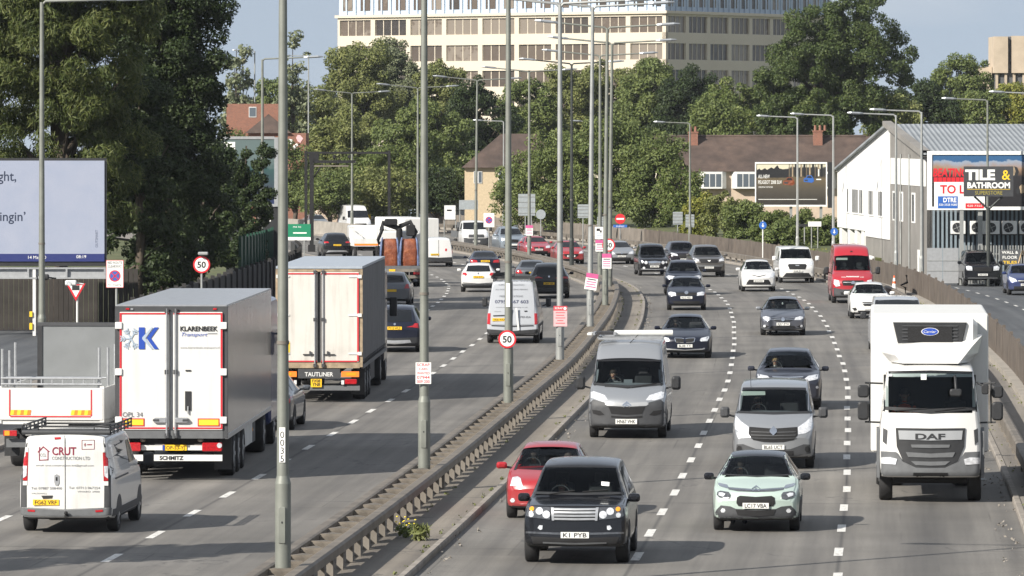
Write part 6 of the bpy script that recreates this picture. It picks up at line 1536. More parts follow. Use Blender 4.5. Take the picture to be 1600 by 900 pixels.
LAMPS = [(93, 'pole_green', 'nearest central lamp post, with number 0035 stuck on it', 0, 12.0), (121, 'pole_green', 'central lamp post carrying the red and white scrap cars board', 0, 12.0), (150.4, 'pole_green', 'central lamp post carrying the larger, nearer round 50 sign', 0, 12.0),
         (178, 'pole_grey', 'pale grey central lamp post carrying a single red printed notice', 0, 12.0), (208.6, 'pole_grey', 'pale grey central lamp post with a tilted pink board', .1, 12.6), (235, 'pole_green', 'green grey central lamp post just right of the tilted pink board', .09, 12.3),
         (265, 'pole_green', 'central lamp post just right of the far round 50 sign', .12, 12.2), (294, 'pole_green', 'central lamp post carrying the white camera sign', 0, 12.2), (323, 'pole_dark', 'dark painted central lamp post in front of the bright red hatchback', 0, 12.3),
         (352, 'pole_green', 'central lamp post with a small pink board over the crimson coupe', 0, 12.2), (380, 'pole_green', 'central lamp post in front of the white flatbed pickup', .1, 11.9), (409, 'pole_green', 'central lamp post standing right behind the orange bulk bags', 0, 11.6),
         (437, 'pole_green', 'farthest central lamp post, left of the tall far white van', 0, 11.4)]
for y, mt, lb, ln, h in LAMPS:
    t = lamp('lamp_post', lb, rp(y, 0, .1), h, mt, ((3.1, .18), (-3.1, .32)), group=G, rz=-math.atan(slope(y)), lean=ln)
    if y == 93:
        mb = MB(); mb.boxb(-.05, .05, -.113, -.10, 1.96 + .35, 2.9, 'sign_white')
        for k, c in enumerate('0035'): mb.text(c, .11, (0, -.116, 2.78 - k * .135), 'ink')
        mb.build('number_sticker', t)
    if y == 150.4: mb = MB(); mb.boxb(-.06, .05, -.113, -.098, 3.1, 3.75, 'sign_white'); mb.build('sticker', t)
def right_lamp(px, Y, top, label, mt='pole_grey', arm=-2.5, G2='single arm lamp posts behind the slatted fence'):
    p = Vector(((px - CX) * Y / FPX, Y, gz(Y) + .0)); h = CAMH - (top - HY) * Y / FPX - p.z
    return lamp('lamp_post', label, p, h, mt, ((arm, .12),), .085, .05, .11, G2, base=True)
right_lamp(1400, 282, 180, 'single arm lamp post in front of the white gable wall'); right_lamp(1440, 265, 175, 'single arm lamp post in front of the grey end of the gable wall')
right_lamp(1302, 320, 181, 'single arm lamp post just left of the white gable wall'); right_lamp(1246, 337, 184, 'single arm lamp post in front of the car billboard')
right_lamp(1078, 380, 193, 'single arm lamp post in front of the left terrace chimney', 'pole_green'); right_lamp(1543, 299, 157, 'lamp post in front of the tile and bathroom sign', 'pole_green')
right_lamp(1622, 280, 147, 'lamp post beyond the right edge, only its arm showing'); right_lamp(787, 450, 190, 'single arm lamp post in front of the cream hipped roof house'); right_lamp(941, 430, 191, 'single arm lamp post among the trees behind the central lamp posts')
GL = 'lamp posts on the left of the road'
lamp('lamp_post', 'tall grey lamp post standing in front of the digital billboard', rp(174, -16.3, .1), 12.0, 'pole_green', ((3.5, .12),), group=GL)
lamp('lamp_post', 'tall lamp post beside the slender upright tree, arm to the right', Vector(((410 - 800) * 299 / 8600, 299, -.3)), 12.2, 'pole_green', ((3.3, .15),), group=GL)
for px, tp, lb, ar in ((380, 105, 'distant lamp post left of two over the brick house roof', -1.5), (398, 80, 'distant tall lamp post over the brick house roof', -2.2), (482, 88, 'distant lamp post left of the office block', -2.6)):
    Y = 540; p = Vector(((px - CX) * Y / FPX, Y, -.5)); lamp('lamp_post', lb, p, CAMH - (tp - HY) * Y / FPX + .5, 'pole_grey', ((ar, .1),), .09, .06, .12, GL)
# ---------------------------------------------------------------- boards and signs
def board(name, label, cat, px, py, Y, w, h, build, posts=None, rz=0.0, tilt=0.0, group=None, post_mat='pole_grey', th=.03):
    """a flat sign facing the camera side; (px, py) its centre in the photo at distance Y; posts: x offsets of posts down to the ground"""
    c = at(px, py, Y); g = gz(Y); t = thing(name, label, cat, (c.x, c.y, g), rz, group)
    mb = MB(); build(mb); pb = mb.build('face', t); pb.location = (0, 0, c.z - g); pb.rotation_euler = (0, tilt, 0)
    for x in (posts or []):
        mb = MB(); mb.tube((x, .05, 0), (x, .05, c.z - g + h / 2), .04, post_mat, n=8); mb.build('post', t)
    return t
def rect(mb, x0, x1, z0, z1, mat, y=-.02): mb.boxb(x0, x1, y, y + .018, z0, z1, mat)
def disc_(mb, x, z, r, mat, y, n=28): mb.add([(x + r * math.cos(2*math.pi*k/n), y, z + r * math.sin(2*math.pi*k/n)) for k in range(n)], [tuple(range(n))], mat)
def roundel(txt, r, num=True):
    def f(mb):
        mb.disc((0, 0, 0), r, 'sign_red', 'y', .03, 28); disc_(mb, 0, 0, r * .80, 'sign_white', -.018)
        if txt: mb.text(txt, r * .72, (0, -.021, 0), 'ink', bold=.03)
    return f
YP = lambda y: y - .14
board('speed_sign', 'round 50 speed limit sign on the third central lamp post', 'road sign', 792.5, 530, YP(150.4), .48, .48, roundel('50', .245))
board('speed_sign', 'round 50 speed limit sign among the pink boards on the far central posts', 'road sign', 951, 383, 262, .6, .6, roundel('50', .31))
def scrap(mb):
    rect(mb, -.17, .17, -.235, .235, 'sign_white')
    for k, (s_, h) in enumerate((('SCRAP', .062), ('CARS', .05), ('WANTED', .055), ('07944', .07), ('009 200', .065))): mb.text(s_, h, (0, -.022, .185 - k * .092), 'sign_red_faded', width=.28 if k != 1 else .19, bold=.02)
board('advert_board', 'white board with red SCRAP CARS WANTED lettering on a central lamp post', 'board', 661.5, 583, YP(121), .34, .47, scrap)
def redad(mb):
    rect(mb, -.22, .22, -.33, .33, 'pale_pink'); rect(mb, -.22, .22, .18, .33, 'sign_red_faded', -.024); mb.text('SCRAP', .06, (-.05, -.03, .26), 'sign_white', bold=.02); disc_(mb, .15, .25, .05, 'sign_white', -.03)
    for k, w_ in enumerate((.30, .26, .32, .2, .3)): rect(mb, -w_/2, w_/2, .10 - k*.085, .125 - k*.085, 'sign_red_faded', -.022)
board('advert_board', 'pale red printed notice alone on the pale grey central lamp post', 'board', 875.5, 494, YP(178), .44, .66, redad)
def pink(w, h):
    def f(mb):
        rect(mb, -w/2, w/2, -h/2, h/2, 'sign_white'); rect(mb, -w/2, w/2, h*.22, h/2, 'pink_board', -.024)
        for k, (q, mt) in enumerate(((.7, 'ink'), (.8, 'pink_board'), (.75, 'pink_board'), (.85, 'pink_board'))): rect(mb, -w*q/2, w*q/2, h*(.10 - k*.15), h*(.16 - k*.15), mt, -.023)
    return f
GP = 'pink and white advert boards on the lamp posts'
board('advert_board', 'tilted pink and white board, nearest and lowest of the pink boards', 'board', 924, 440, YP(208.6), .5, .65, pink(.46, .62), tilt=R(9), group=GP)
board('advert_board', 'upright pink and white board just below the far round 50 sign', 'board', 948, 408, YP(235), .4, .62, pink(.40, .64), group=GP)
board('advert_board', 'pink board partly behind the far round 50 sign', 'board', 937, 384, YP(294), .4, .62, pink(.45, .62), group=GP)
board('advert_board', 'small pink and white board above the crimson coupe', 'board', 827, 360, YP(352), .46, .62, pink(.46, .66), group=GP)
def camsign(mb):
    rect(mb, -.22, .22, -.32, .32, 'sign_white'); rect(mb, -.13, .05, .10, .24, 'ink', -.023); rect(mb, .05, .14, .02, .14, 'ink', -.023)
    for k in range(3): rect(mb, -.15, .15, -.06 - k*.09, -.02 - k*.09, 'pale_logo', -.023)
board('camera_sign', 'white speed camera sign above the pink boards', 'road sign', 936, 364, YP(292), .44, .64, camsign)
def nostop(w, h):
    def f(mb):
        rect(mb, -w/2, w/2, -h/2, h/2, 'sign_white'); r = min(w, h) * .33; disc_(mb, 0, 0, r, 'sign_red', -.023); disc_(mb, 0, 0, r*.80, 'sign_blue', -.026)
        for a in (45, -45): mb.box((0, -.03, 0), (r*1.8, .004, r*.2), 'sign_red', Matrix.Rotation(R(a), 3, 'Y'))
    return f
board('clearway_sign', 'grey no stopping sign with a blue roundel, right of the white flatbed pickup', 'road sign', 764, 344, 372, .75, .95, nostop(.72, .94), posts=(0,), group=None)
def redroute(mb):
    rect(mb, -.30, .30, -.475, .475, 'sign_red'); rect(mb, -.285, .285, -.46, .46, 'sign_white', -.024); mb.text('RED ROUTE', .085, (0, -.027, .39), 'ink', width=.5, bold=.01); mb.text('CLEARWAY', .075, (0, -.027, .27), 'ink', width=.48, bold=.01)
    rect(mb, -.27, .27, .205, .215, 'ink', -.026); disc_(mb, 0, -.07, .20, 'sign_red', -.027); disc_(mb, 0, -.07, .16, 'sign_blue', -.029)
    for a in (45, -45): mb.box((0, -.033, -.07), (.36, .004, .035), 'sign_red', Matrix.Rotation(R(a), 3, 'Y'))
    mb.text('No stopping', .06, (0, -.027, -.37), 'ink', width=.46)
board('clearway_sign', 'white red route clearway sign on a post right of the digital billboard', 'road sign', 179.5, 428, 190, .6, .95, redroute, posts=(.05,))
def giveway(mb):
    mb.prism([(-.36, .31), (.36, .31), (0, -.34)], 'y', -.02, 0, 'sign_red'); mb.add([(-.25, -.024, .245), (.25, -.024, .245), (0, -.024, -.20)], [(0, 1, 2)], 'sign_white'); rect(mb, -.14, .14, .06, .24, 'trim', -.03)
board('give_way_sign', 'inverted red triangle sign on a white post before the timber hoarding', 'road sign', 118.5, 456, 205, .7, .65, giveway, posts=(.05,), post_mat='white_plastic')
t = board('speed_sign', 'round 50 sign with a lamp hood on the left verge above the big trailer', 'road sign', 315, 413.5, 200, .62, .62, roundel('50', .31), posts=(0,))
mb = MB(); mb.rbox((.06, -.12, 0), (.36, .22, .12), .04, 'pole_grey', 'x'); mb.build('lamp_hood', t).location = (0, 0, CAMH - (396 - HY) * 200 / FPX - gz(200))
# floodlights by the hoarding
for px, py, Y, lb in ((67, 433, 190, 'small black floodlight on the left lamp post under the billboard'), (111, 442, 204, 'small white floodlight above the inverted triangle sign')):
    c = at(px, py, Y); t = thing('floodlight', lb, 'floodlight', c); m_ = 'trim' if px < 100 else 'white_plastic'
    mb = MB(); mb.rbox((0, 0, 0), (.42, .3, .2), .07, m_, 'x'); mb.tube((.1, 0, 0), (.45, .1, -.05), .03, m_); mb.build('housing', t); mb = MB(); mb.disc((-.06, -.155, -.01), .09, 'lamp_clear', 'y', .01, 12); mb.build('lens', t)
def arrow_(r):
    def f(mb):
        mb.disc((0, 0, 0), r, 'sign_blue', 'y', .03, 24); disc_(mb, 0, 0, r*.9, 'sign_blue', -.018); mb.add([(-r*.4, -.022, -r*.1), (0, -.022, -r*.5), (r*.4, -.022, -r*.1), (r*.12, -.022, -r*.1), (r*.12, -.022, r*.55), (-r*.12, -.022, r*.55), (-r*.12, -.022, -r*.1)], [tuple(range(7))], 'sign_white')
    return f
board('keep_sign', 'round blue arrow sign on a white post in front of the hedge', 'road sign', 1192, 352, 345, .6, .6, arrow_(.24), posts=(0,), post_mat='white_plastic')
board('keep_sign', 'round blue arrow sign beside the white gable wall', 'road sign', 1303.5, 362, 318, .5, .5, arrow_(.22), posts=(0,))
def noentry(mb): mb.disc((0, 0, 0), .37, 'sign_red', 'y', .03, 28); rect(mb, -.27, .27, -.06, .06, 'sign_white', -.03); rect(mb, -.5, .5, -.62 - .0, -.34 - .08, 'sign_blue', -.02); mb.text('AHEAD', .1, (0, -.024, -.53), 'sign_white', width=.6)
board('no_entry_sign', 'red no entry sign above a blue plate behind the slatted fence', 'road sign', 969, 342, 398, .7, .7, noentry, posts=(0,))
def back(w, h, ribs=4):
    def f(mb):
        rect(mb, -w/2, w/2, -h/2, h/2, 'sign_back')
        for k in range(ribs): z = -h/2 + h * (k + .5) / ribs; rect(mb, -w/2, w/2, z - .025, z + .025, 'pole_grey', -.045)
    return f
GB = 'grey sign backs behind the slatted fence'
for px, py, Y, w_, h_, ps, lb in ((823, 320, 405, 1.25, 1.6, (-.1, .35), 'large ribbed grey sign back, nearest the cream house'), (911, 330, 405, .80, 1.0, (0,), 'medium ribbed grey sign back left of the black lamp post trio'), (941, 346, 408, .75, .7, (0,), 'grey sign back just left of the no entry sign'),
                                  (1059, 341, 392, .70, .9, (0,), 'grey sign back with a top bar at the left end of the bushes'), (1078, 345, 390, .62, .9, (0,), 'narrow grey sign back at the left end of the bushes')):
    board('sign_back', lb, 'sign', px, py, Y, w_, h_, back(w_, h_), posts=ps, group=GB)
def rback(mb): mb.disc((0, 0, 0), .36, 'sign_back', 'y', .03, 24)
board('sign_back', 'round grey sign back right of the large ribbed one', 'sign', 845, 335, 405, .7, .7, rback, posts=(0,), group=GB)
def grn(mb):
    rect(mb, -1.1, 1.1, -.42, .40, 'sign_green'); rect(mb, -1.1, 1.1, -.62, -.42, 'sign_white'); mb.text('me to', .14, (.25, -.024, .24), 'sign_white', width=.5); rect(mb, 0, .85, -.20, -.12, 'sign_white', -.022)
board('direction_sign', 'green direction sign with a white foot strip at the far left roadside', 'road sign', 458, 360, 345, 2.2, 1.0, grn, posts=(-.7, .7))
def wsign(mb): rect(mb, -.42, .42, -.16, .16, 'sign_white')
board('street_sign', 'small white street sign in front of the hedge', 'sign', 1273, 350, 352, .8, .3, wsign, posts=(-.2, .2))
def dsign(mb): rect(mb, -.75, .75, -.09, .09, 'trim')
board('street_sign', 'long dark street name sign in front of the hedge', 'sign', 1245, 352, 356, 1.5, .2, dsign, posts=(-.5, .5))
def gsign(mb): rect(mb, -.72, .72, -.36, .36, 'sign_back')
board('sign_back', 'wide grey blank sign between two posts below the cream house', 'sign', 732, 320, 420, 1.4, .7, gsign, posts=(-.65, .65))
def poster(mb): rect(mb, -.50, .50, -.62, .62, 'trim'); rect(mb, -.44, .44, -.56, .56, 'sign_white', -.024); rect(mb, -.25, .15, .10, .24, 'ink', -.028)
board('bus_shelter_poster', 'white poster panel with a black mark at the far roadside', 'poster', 703, 332, 440, 1.0, 1.2, poster, posts=(-.45, .45))
# traffic cone and bent post by the right kerb
cn = thing('traffic_cone', 'orange and white traffic cone at the right kerb behind the white hatchback', 'traffic cone', rp(266, 13.75, .1))
plain('cone_orange', (.75, .14, .04), .55, var=.15)
mb = MB(); mb.rbox((0, 0, .03), (.40, .40, .06), .05, 'cone_orange', 'z'); mb.build('base', cn)
mb = MB(); [mb.path([(0, 0, a), (0, 0, b)], [ra, rb_], mt, 16) for a, b, ra, rb_, mt in ((.06, .38, .16, .12, 'cone_orange'), (.38, .62, .122, .09, 'sign_white'), (.62, .74, .09, .07, 'cone_orange'), (.74, .90, .072, .052, 'sign_white'), (.90, 1.02, .05, .03, 'cone_orange'))]; mb.build('cone', cn)
bp = thing('bent_post', 'black bent post with a hooded top at the right kerb', 'post', rp(263, 14.1, .1)); mb = MB(); mb.path([(0, 0, 0), (.02, 0, .5), (-.22, 0, .6), (.1, 0, .75), (.06, 0, 1.1)], [.05, .05, .055, .06, .05], 'void', 8); mb.build('post', bp)
pp = MB(); pp.box((0, 0, .02), (.42, .30, .012), 'paper'); pp.box((.04, .02, .032), (.3, .2, .01), 'sign_back'); o = pp.build('litter_sheet'); tag(o, 'flat sheet of litter lying by the right kerb near the big white box truck', 'litter'); o.location = rp(127, 12.2, .0); o.rotation_euler = (0, 0, .4)

# ---------------------------------------------------------------- left side: billboard, hoarding, walls
plain('board_timber', (.036, .031, .027), .85, var=.35, scale=1.3); plain('dark_wall', (.03, .029, .028), .85, var=.3); plain('green_panel', (.012, .06, .036), .5, var=.2); plain('steel_grey', (.36, .37, .38), .5, .3, var=.12)
m_, nt_, p_ = new_mat('led_screen'); nz = noise(nt_, 1.2, 4); nz2 = noise(nt_, 30, 2)
cc = mixc(nt_, ramp(nt_, nz.outputs['Fac'], [(.3, (.50, .56, .70)), (.7, (.58, .62, .74))]).outputs['Color'], ramp(nt_, nz2.outputs['Fac'], [(.3, (.9, .9, .9)), (.7, (1.05, 1.05, 1.05))]).outputs['Color'], 1.0, 'MULTIPLY')
p_.inputs['Base Color'].default_value = (.05, .05, .06, 1); nt_.links.new(cc, p_.inputs['Emission Color']); p_.inputs['Emission Strength'].default_value = .52; p_.inputs['Roughness'].default_value = .5; MATS['led_screen'] = m_
plain('screen_navy', (.02, .03, .14), .5); plain('screen_ink', (.02, .03, .06), .5)
c = at(163, 411, 215); bb = thing('digital_billboard', 'large lit digital billboard with pale blue screen and dark serif words', 'billboard', (c.x, c.y, 0))
zb_ = c.z; H_ = 4.0
mb = MB(); mb.boxb(-6.6, .06, .05, .5, zb_ - .12, zb_ + H_ + .10, 'trim'); mb.build('frame', bb)
mb = MB(); mb.boxb(-6.5, 0, .0, .045, zb_ + .36, zb_ + H_, 'led_screen'); mb.boxb(-6.5, 0, .0, .045, zb_ + .06, zb_ + .36, 'screen_navy'); sc_ = mb.build('screen', bb)
mb = MB(); s2 = 215 / 8600
def scr(px, py): q = at(px, py, 215); return q.x - c.x, q.z
for txt, px, py, hh, wd in (('ght,', 11, 275, .38, .72), ('ingin\u2019', 20, 338, .36, 1.0)):
    x, z = scr(px, py); mb.text(txt, hh, (x, -.004, z), 'screen_ink', width=wd, bold=.012)
for txt, px, py, hh, wd in (('14 May 20', 58, 402, .12, .70), ('08:19', 127, 401, .12, .38)):
    x, z = scr(px, py); mb.text(txt, hh, (x, -.004, z), 'sign_white', width=wd)
x, z = scr(151, 373); n0 = len(mb.v); mb.text('OUTSMART', .10, (0, -.004, 0), 'screen_ink', width=.68); mb.v[n0:] = [(x - q[2], q[1], z + q[0]) for q in mb.v[n0:]]
mb.build('display_text', sc_)
mb = MB(); mb.boxb(-7.0, .05, .1, .4, zb_ - .24, zb_ - .17, 'steel_grey'); mb.boxb(-7.0, .05, .1, .4, zb_ - .62, zb_ - .56, 'steel_grey'); mb.boxb(-7.0, .05, .22, .28, zb_ - .56, zb_ - .24, 'steel_grey')
for k in range(6): mb.boxb(-.02 - k * 1.5, .05 - k * 1.5, .1, .4, zb_ - .56, zb_ - .24, 'steel_grey')
mb.build('support_beam', bb)
for x in (-2.75, -6.2): mb = MB(); mb.boxb(x - .06, x + .06, .12, .38, 0, zb_ - .2, 'white_plastic'); mb.build('post', bb)
mb = MB(); mb.boxb(-2.93, -2.82, .05, .3, .25, .50, 'yellow_tape'); mb.boxb(-2.93, -2.82, .05, .3, .75, .95, 'yellow_tape'); mb.build('cable_box', bb)
hd = thing('timber_hoarding', 'dark vertical board hoarding underneath the digital billboard', 'fence', (-22, 221, 0))
mb = MB(); rnd = random.Random(3)
for k in range(95):
    x = -12 + k * .20; mb.boxb(x, x + .185, -.02 + rnd.uniform(-.012, .012), .02, 0, 2.45 + rnd.uniform(-.02, .02), 'board_timber')
mb.build('boards', hd)
for x in (-9, -6, -3, 0, 3, 6): mb = MB(); mb.boxb(x - .05, x + .05, .03, .15, 0, 2.4, 'board_timber'); mb.build('post', hd)
wl = thing('boundary_wall', 'dark panelled boundary wall running along the left pavement below the trees', 'wall', rp(222, -16.2)); k = 0
mb = MB(); band(mb, [(-16.3, 0), (-16.1, 0), (-16.1, 1.9), (-16.3, 1.9)], 'dark_wall', 196, 330, 3.0); place(mb.build('panel', wl), wl)
for k in range(44): mb = MB(); q = rp(197 + 3 * k, -16.1); mb.box((q.x, q.y, q.z + 1.02), (.16, .16, 2.04), 'dark_wall'); place(mb.build('pillar', wl), wl)
gf = thing('green_fence', 'green metal panel fence behind the dark boundary wall', 'fence', rp(262, -17.6)); mb = MB(); band(mb, [(-17.7, 0), (-17.64, 0), (-17.64, 3.0), (-17.7, 3.0)], 'green_panel', 262, 318, 3.0); place(mb.build('panel', gf), gf)
for k in range(20): mb = MB(); q = rp(262 + 2.8 * k, -17.6); mb.box((q.x, q.y, q.z + 1.55), (.1, .1, 3.1), 'green_panel'); place(mb.build('post', gf), gf)
# tall advertising tower, shade of the big tree painted into its panel colours
Y = 302; c = at(393, 322, Y); at_ = thing('advert_tower', 'tall teal and blue advertising panel on dark legs behind the slender tree', 'billboard', (c.x, c.y, gz(Y)))
m_, nt_, p_ = new_mat('teal_advert_shaded'); tc = nt_.nodes.new('ShaderNodeTexCoord'); sx = nt_.nodes.new('ShaderNodeSeparateXYZ'); nt_.links.new(tc.outputs['Object'], sx.inputs[0]); nz = noise(nt_, .9, 3)
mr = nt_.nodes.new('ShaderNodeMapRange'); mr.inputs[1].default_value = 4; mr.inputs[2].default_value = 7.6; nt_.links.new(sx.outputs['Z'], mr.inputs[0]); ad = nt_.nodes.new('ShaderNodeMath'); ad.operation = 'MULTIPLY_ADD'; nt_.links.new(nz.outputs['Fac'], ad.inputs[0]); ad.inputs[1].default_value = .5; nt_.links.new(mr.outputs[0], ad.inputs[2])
nt_.links.new(ramp(nt_, ad.outputs[0], [(.3, (.008, .02, .09)), (.55, (.035, .05, .07)), (.9, (.025, .07, .07)), (1.0, (.10, .14, .14))]).outputs['Color'], p_.inputs['Base Color']); MATS['teal_advert_shaded'] = m_
mb = MB(); mb.boxb(-1.5, 1.25, -.02, .02, 4.35, 7.9, 'teal_advert_shaded'); mb.boxb(-1.5, -.9, -.03, 0, 7.3, 7.75, 'sign_white'); mb.build('panel', at_)
mb = MB(); mb.boxb(1.25, 1.45, -.1, .6, 4.2, 8.0, 'steel_grey'); mb.boxb(-1.55, 1.25, -.06, .6, 7.9, 8.05, 'steel_grey'); mb.boxb(-1.55, 1.25, .03, .6, 4.2, 7.9, 'trim'); mb.boxb(-1.55, 1.45, -.06, .6, 4.2, 4.35, 'steel_grey'); mb.build('frame', at_)
mb = MB(); mb.boxb(.55, 1.5, .0, .5, 0, 4.2, 'trim'); mb.text('d', .3, (.95, -.02, 3.55), 'sign_white', width=.22, bold=.03); mb.build('leg', at_); mb = MB(); mb.boxb(-1.4, -.6, .0, .5, 0, 4.2, 'trim'); mb.build('leg', at_)
# black gantry and far portal
Y = 388; c = at(487, 392, Y); gt = thing('signal_gantry', 'black cantilever gantry with two cameras over the far left roadside', 'gantry', (c.x, c.y, gz(Y)))
mb = MB(); mb.boxb(-.14, .14, -.14, .14, 0, 6.6, 'void'); mb.boxb(-.25, .25, -.25, .25, 0, .5, 'void'); mb.build('post', gt)
mb = MB(); mb.boxb(.1, 3.1, -.1, .1, 6.25, 6.45, 'void'); mb.boxb(.1, 2.6, -.1, .1, 6.0, 6.1, 'rail_steel'); mb.path([(.1, 0, 5.2), (.8, 0, 6.2)], .06, 'void'); mb.boxb(-.2, .5, -.12, .12, 6.45, 6.9, 'void'); mb.build('arm', gt)
for x in (1.6, 2.65): mb = MB(); mb.rbox((x, 0, 6.7), (.2, .4, .25), .05, 'void', 'y'); mb.boxb(x - .03, x + .03, -.03, .03, 6.45, 6.6, 'void'); mb.build('camera', gt)
Y = 425; c = at(543, 345, Y); pg = thing('portal_frame', 'slim dark portal frame spanning the far slip road', 'gantry', (c.x, c.y, gz(Y)))
for px in (478, 608): mb = MB(); x = (px - 543) * Y / FPX; mb.boxb(x - .11, x + .11, -.11, .11, 0, 7.0, 'void'); mb.build('post', pg)
mb = MB(); mb.boxb(-65 * Y / FPX, 65 * Y / FPX, -.09, .09, 6.75, 6.92, 'void'); mb.build('beam', pg)

# ---------------------------------------------------------------- right side buildings
plain('render_white', (.70, .70, .68), .8, var=.06, scale=.6); plain('render_grey', (.215, .205, .19), .85, var=.18, scale=.5); plain('slit_dark', (.03, .033, .04), .3); plain('blue_cladding', (.26, .32, .36), .5, .3, var=.12); plain('yard_dark', (.085, .09, .095), .8, var=.2)
m_, nt_, p_ = new_mat('corrugated_roof'); tc = nt_.nodes.new('ShaderNodeTexCoord'); wv = nt_.nodes.new('ShaderNodeTexWave'); wv.bands_direction = 'X'; wv.inputs['Scale'].default_value = 1.1; nt_.links.new(tc.outputs['Object'], wv.inputs[0]); nz = noise(nt_, .4, 5)
nt_.links.new(mixc(nt_, ramp(nt_, wv.outputs['Color'], [(.2, (.215, .235, .25)), (.8, (.285, .305, .32))]).outputs['Color'], ramp(nt_, nz.outputs['Fac'], [(.3, (.85, .85, .85)), (.7, (1.1, 1.1, 1.1))]).outputs['Color'], 1.0, 'MULTIPLY'), p_.inputs['Base Color']); bump(nt_, p_, wv.outputs['Fac'], .6, .08); p_.inputs['Roughness'].default_value = .6; MATS['corrugated_roof'] = m_
A = Vector((22.85, 303, 0)); B = Vector((20.45, 345, 0)); U = (B - A); UL = U.length; U.normalize(); N = Vector((-U.y, U.x, 0)).normalized()      # N points to the road
if N.x > 0: N = -N
sh = thing('industrial_shed', 'white and grey gable ended industrial shed with a corrugated blue grey roof', 'building', (A.x, A.y, gz(303)))
g0 = gz(303)
def W3(t, z, o=0.0): q = A + U * (t * UL) + N * o; return (q.x - A.x, q.y - A.y, z - g0)
def wallpoly(name, pts, mat, o=0.0, th=.25, parent=None):
    mb = MB(); n = len(pts); vs = [W3(t, z, o) for t, z in pts] + [W3(t, z, o - th) for t, z in pts]
    mb.add(vs, [tuple(range(n)), tuple(range(2*n - 1, n - 1, -1))] + [(i, i + n, (i + 1) % n + n, (i + 1) % n) for i in range(n)], mat); return mb.build(name, parent or sh)
ap = .385
wallpoly('wall', [(0, -.5), (ap, -.5), (ap, 8.35), (0, 6.85)], 'render_grey')
wallpoly('wall', [(ap, 1.7), (.66, 1.7), (.66, 2.0), (1, 2.0), (1, 5.6), (ap, 8.35)], 'render_white', .06); wallpoly('wall', [(ap, -.5), (.66, -.5), (.66, 1.68), (ap, 1.68)], 'render_grey', .0)
wallpoly('painted_panel', [(.012, 4.95), (ap - .01, 4.95), (ap - .01, 6.45), (.012, 6.45)], 'render_white', .03, .1)
for t in (.70, .78, .87, .97): wallpoly('column', [(t - .015, -.5), (t + .015, -.5), (t + .015, 2.0), (t - .015, 2.0)], 'render_white', .0, .5)
wallpoly('recess', [(.66, -.5), (1, -.5), (1, 2.0), (.66, 2.0)], 'slit_dark', -1.2, .1)
for t, w_ in ((.475, .045), (.585, .05), (.70, .04), (.77, .07), (.86, .018)):
    mb = MB(); nb = max(1, int(w_ / .014))
    fr = wallpoly('window', [(t - w_/2 - .006, 2.95), (t + w_/2 + .006, 2.95), (t + w_/2 + .006, 4.55), (t - w_/2 - .006, 4.55)], 'render_white', .11, .06)
    for k in range(nb): a = t - w_/2 + w_ * k / nb; wallpoly('pane', [(a + .002, 3.05), (a + w_/nb*.62, 3.05), (a + w_/nb*.62, 4.45), (a + .002, 4.45)], 'slit_dark', .13, .05, fr)
for t in (.335, .262, .135):
    fr = wallpoly('window', [(t - .018, 2.85), (t + .018, 2.85), (t + .018, 4.55), (t - .018, 4.55)], 'render_white', .03, .06); wallpoly('pane', [(t - .008, 2.95), (t + .008, 2.95), (t + .008, 4.45), (t - .008, 4.45)], 'slit_dark', .05, .05, fr)
for t in (.03, .17, .26): mb = MB(); q0 = W3(t, -.4, .06); q1 = W3(t, 6.7, .06); mb.tube(q0, q1, .05, 'pole_grey', n=6); mb.build('drain_pipe', sh)
wallpoly('door', [(.055, -.3), (.09, -.3), (.09, 1.4), (.055, 1.4)], 'render_white', .04, .06)
mb = MB(); D = -N; Lr = 46
def RP(t, z, d): q = A + U * (t * UL) + D * d; return (q.x - A.x, q.y - A.y, z - g0)
mb.add([RP(-.02, 6.80, -.3), RP(ap, 8.42, -.3), RP(ap, 8.42, Lr), RP(-.02, 6.80, Lr), RP(-.02, 6.70, -.3), RP(ap, 8.32, -.3), RP(ap, 8.32, Lr), RP(-.02, 6.70, Lr)], [(0, 1, 2, 3), (7, 6, 5, 4), (0, 3, 7, 4), (0, 4, 5, 1)], 'corrugated_roof'); mb.build('roof', sh)
mb = MB(); mb.add([RP(ap, 8.42, -.3), RP(1.01, 5.62, -.3), RP(1.01, 5.62, Lr), RP(ap, 8.42, Lr), RP(ap, 8.3, -.3), RP(1.01, 5.5, -.3), RP(1.01, 5.5, Lr), RP(ap, 8.3, Lr)], [(0, 1, 2, 3), (7, 6, 5, 4), (0, 4, 5, 1), (1, 5, 6, 2)], 'corrugated_roof'); mb.build('roof', sh)
mb = MB(); mb.add([RP(-.02, 6.95, -.45), RP(ap, 8.60, -.45), RP(ap, 8.30, -.45), RP(-.02, 6.60, -.45), RP(-.02, 6.95, .05), RP(ap, 8.60, .05), RP(ap, 8.30, .05), RP(-.02, 6.60, .05)], [(0, 1, 2, 3), (4, 7, 6, 5), (0, 4, 5, 1), (3, 2, 6, 7)], 'render_grey'); mb.build('verge_board', sh)
mb = MB(); mb.add([RP(0, -.5, 0), RP(0, -.5, Lr), RP(0, 6.75, Lr), RP(0, 6.75, 0), RP(.01, -.5, 0), RP(.01, -.5, Lr), RP(.01, 6.75, Lr), RP(.01, 6.75, 0)], [(0, 1, 2, 3), (7, 6, 5, 4)], 'yard_dark'); mb.build('side_wall', sh)
mb = MB()
for k in range(60): mb.boxb(.3 + k * .24, .42 + k * .24, -.10, -.04, .2, 4.0, 'blue_cladding')
mb.build('cladding', sh)
mb = MB(); mb.boxb(0, Lr, -.28, -.12, 6.55, 6.68, 'greytrim'); mb.build('gutter', sh)
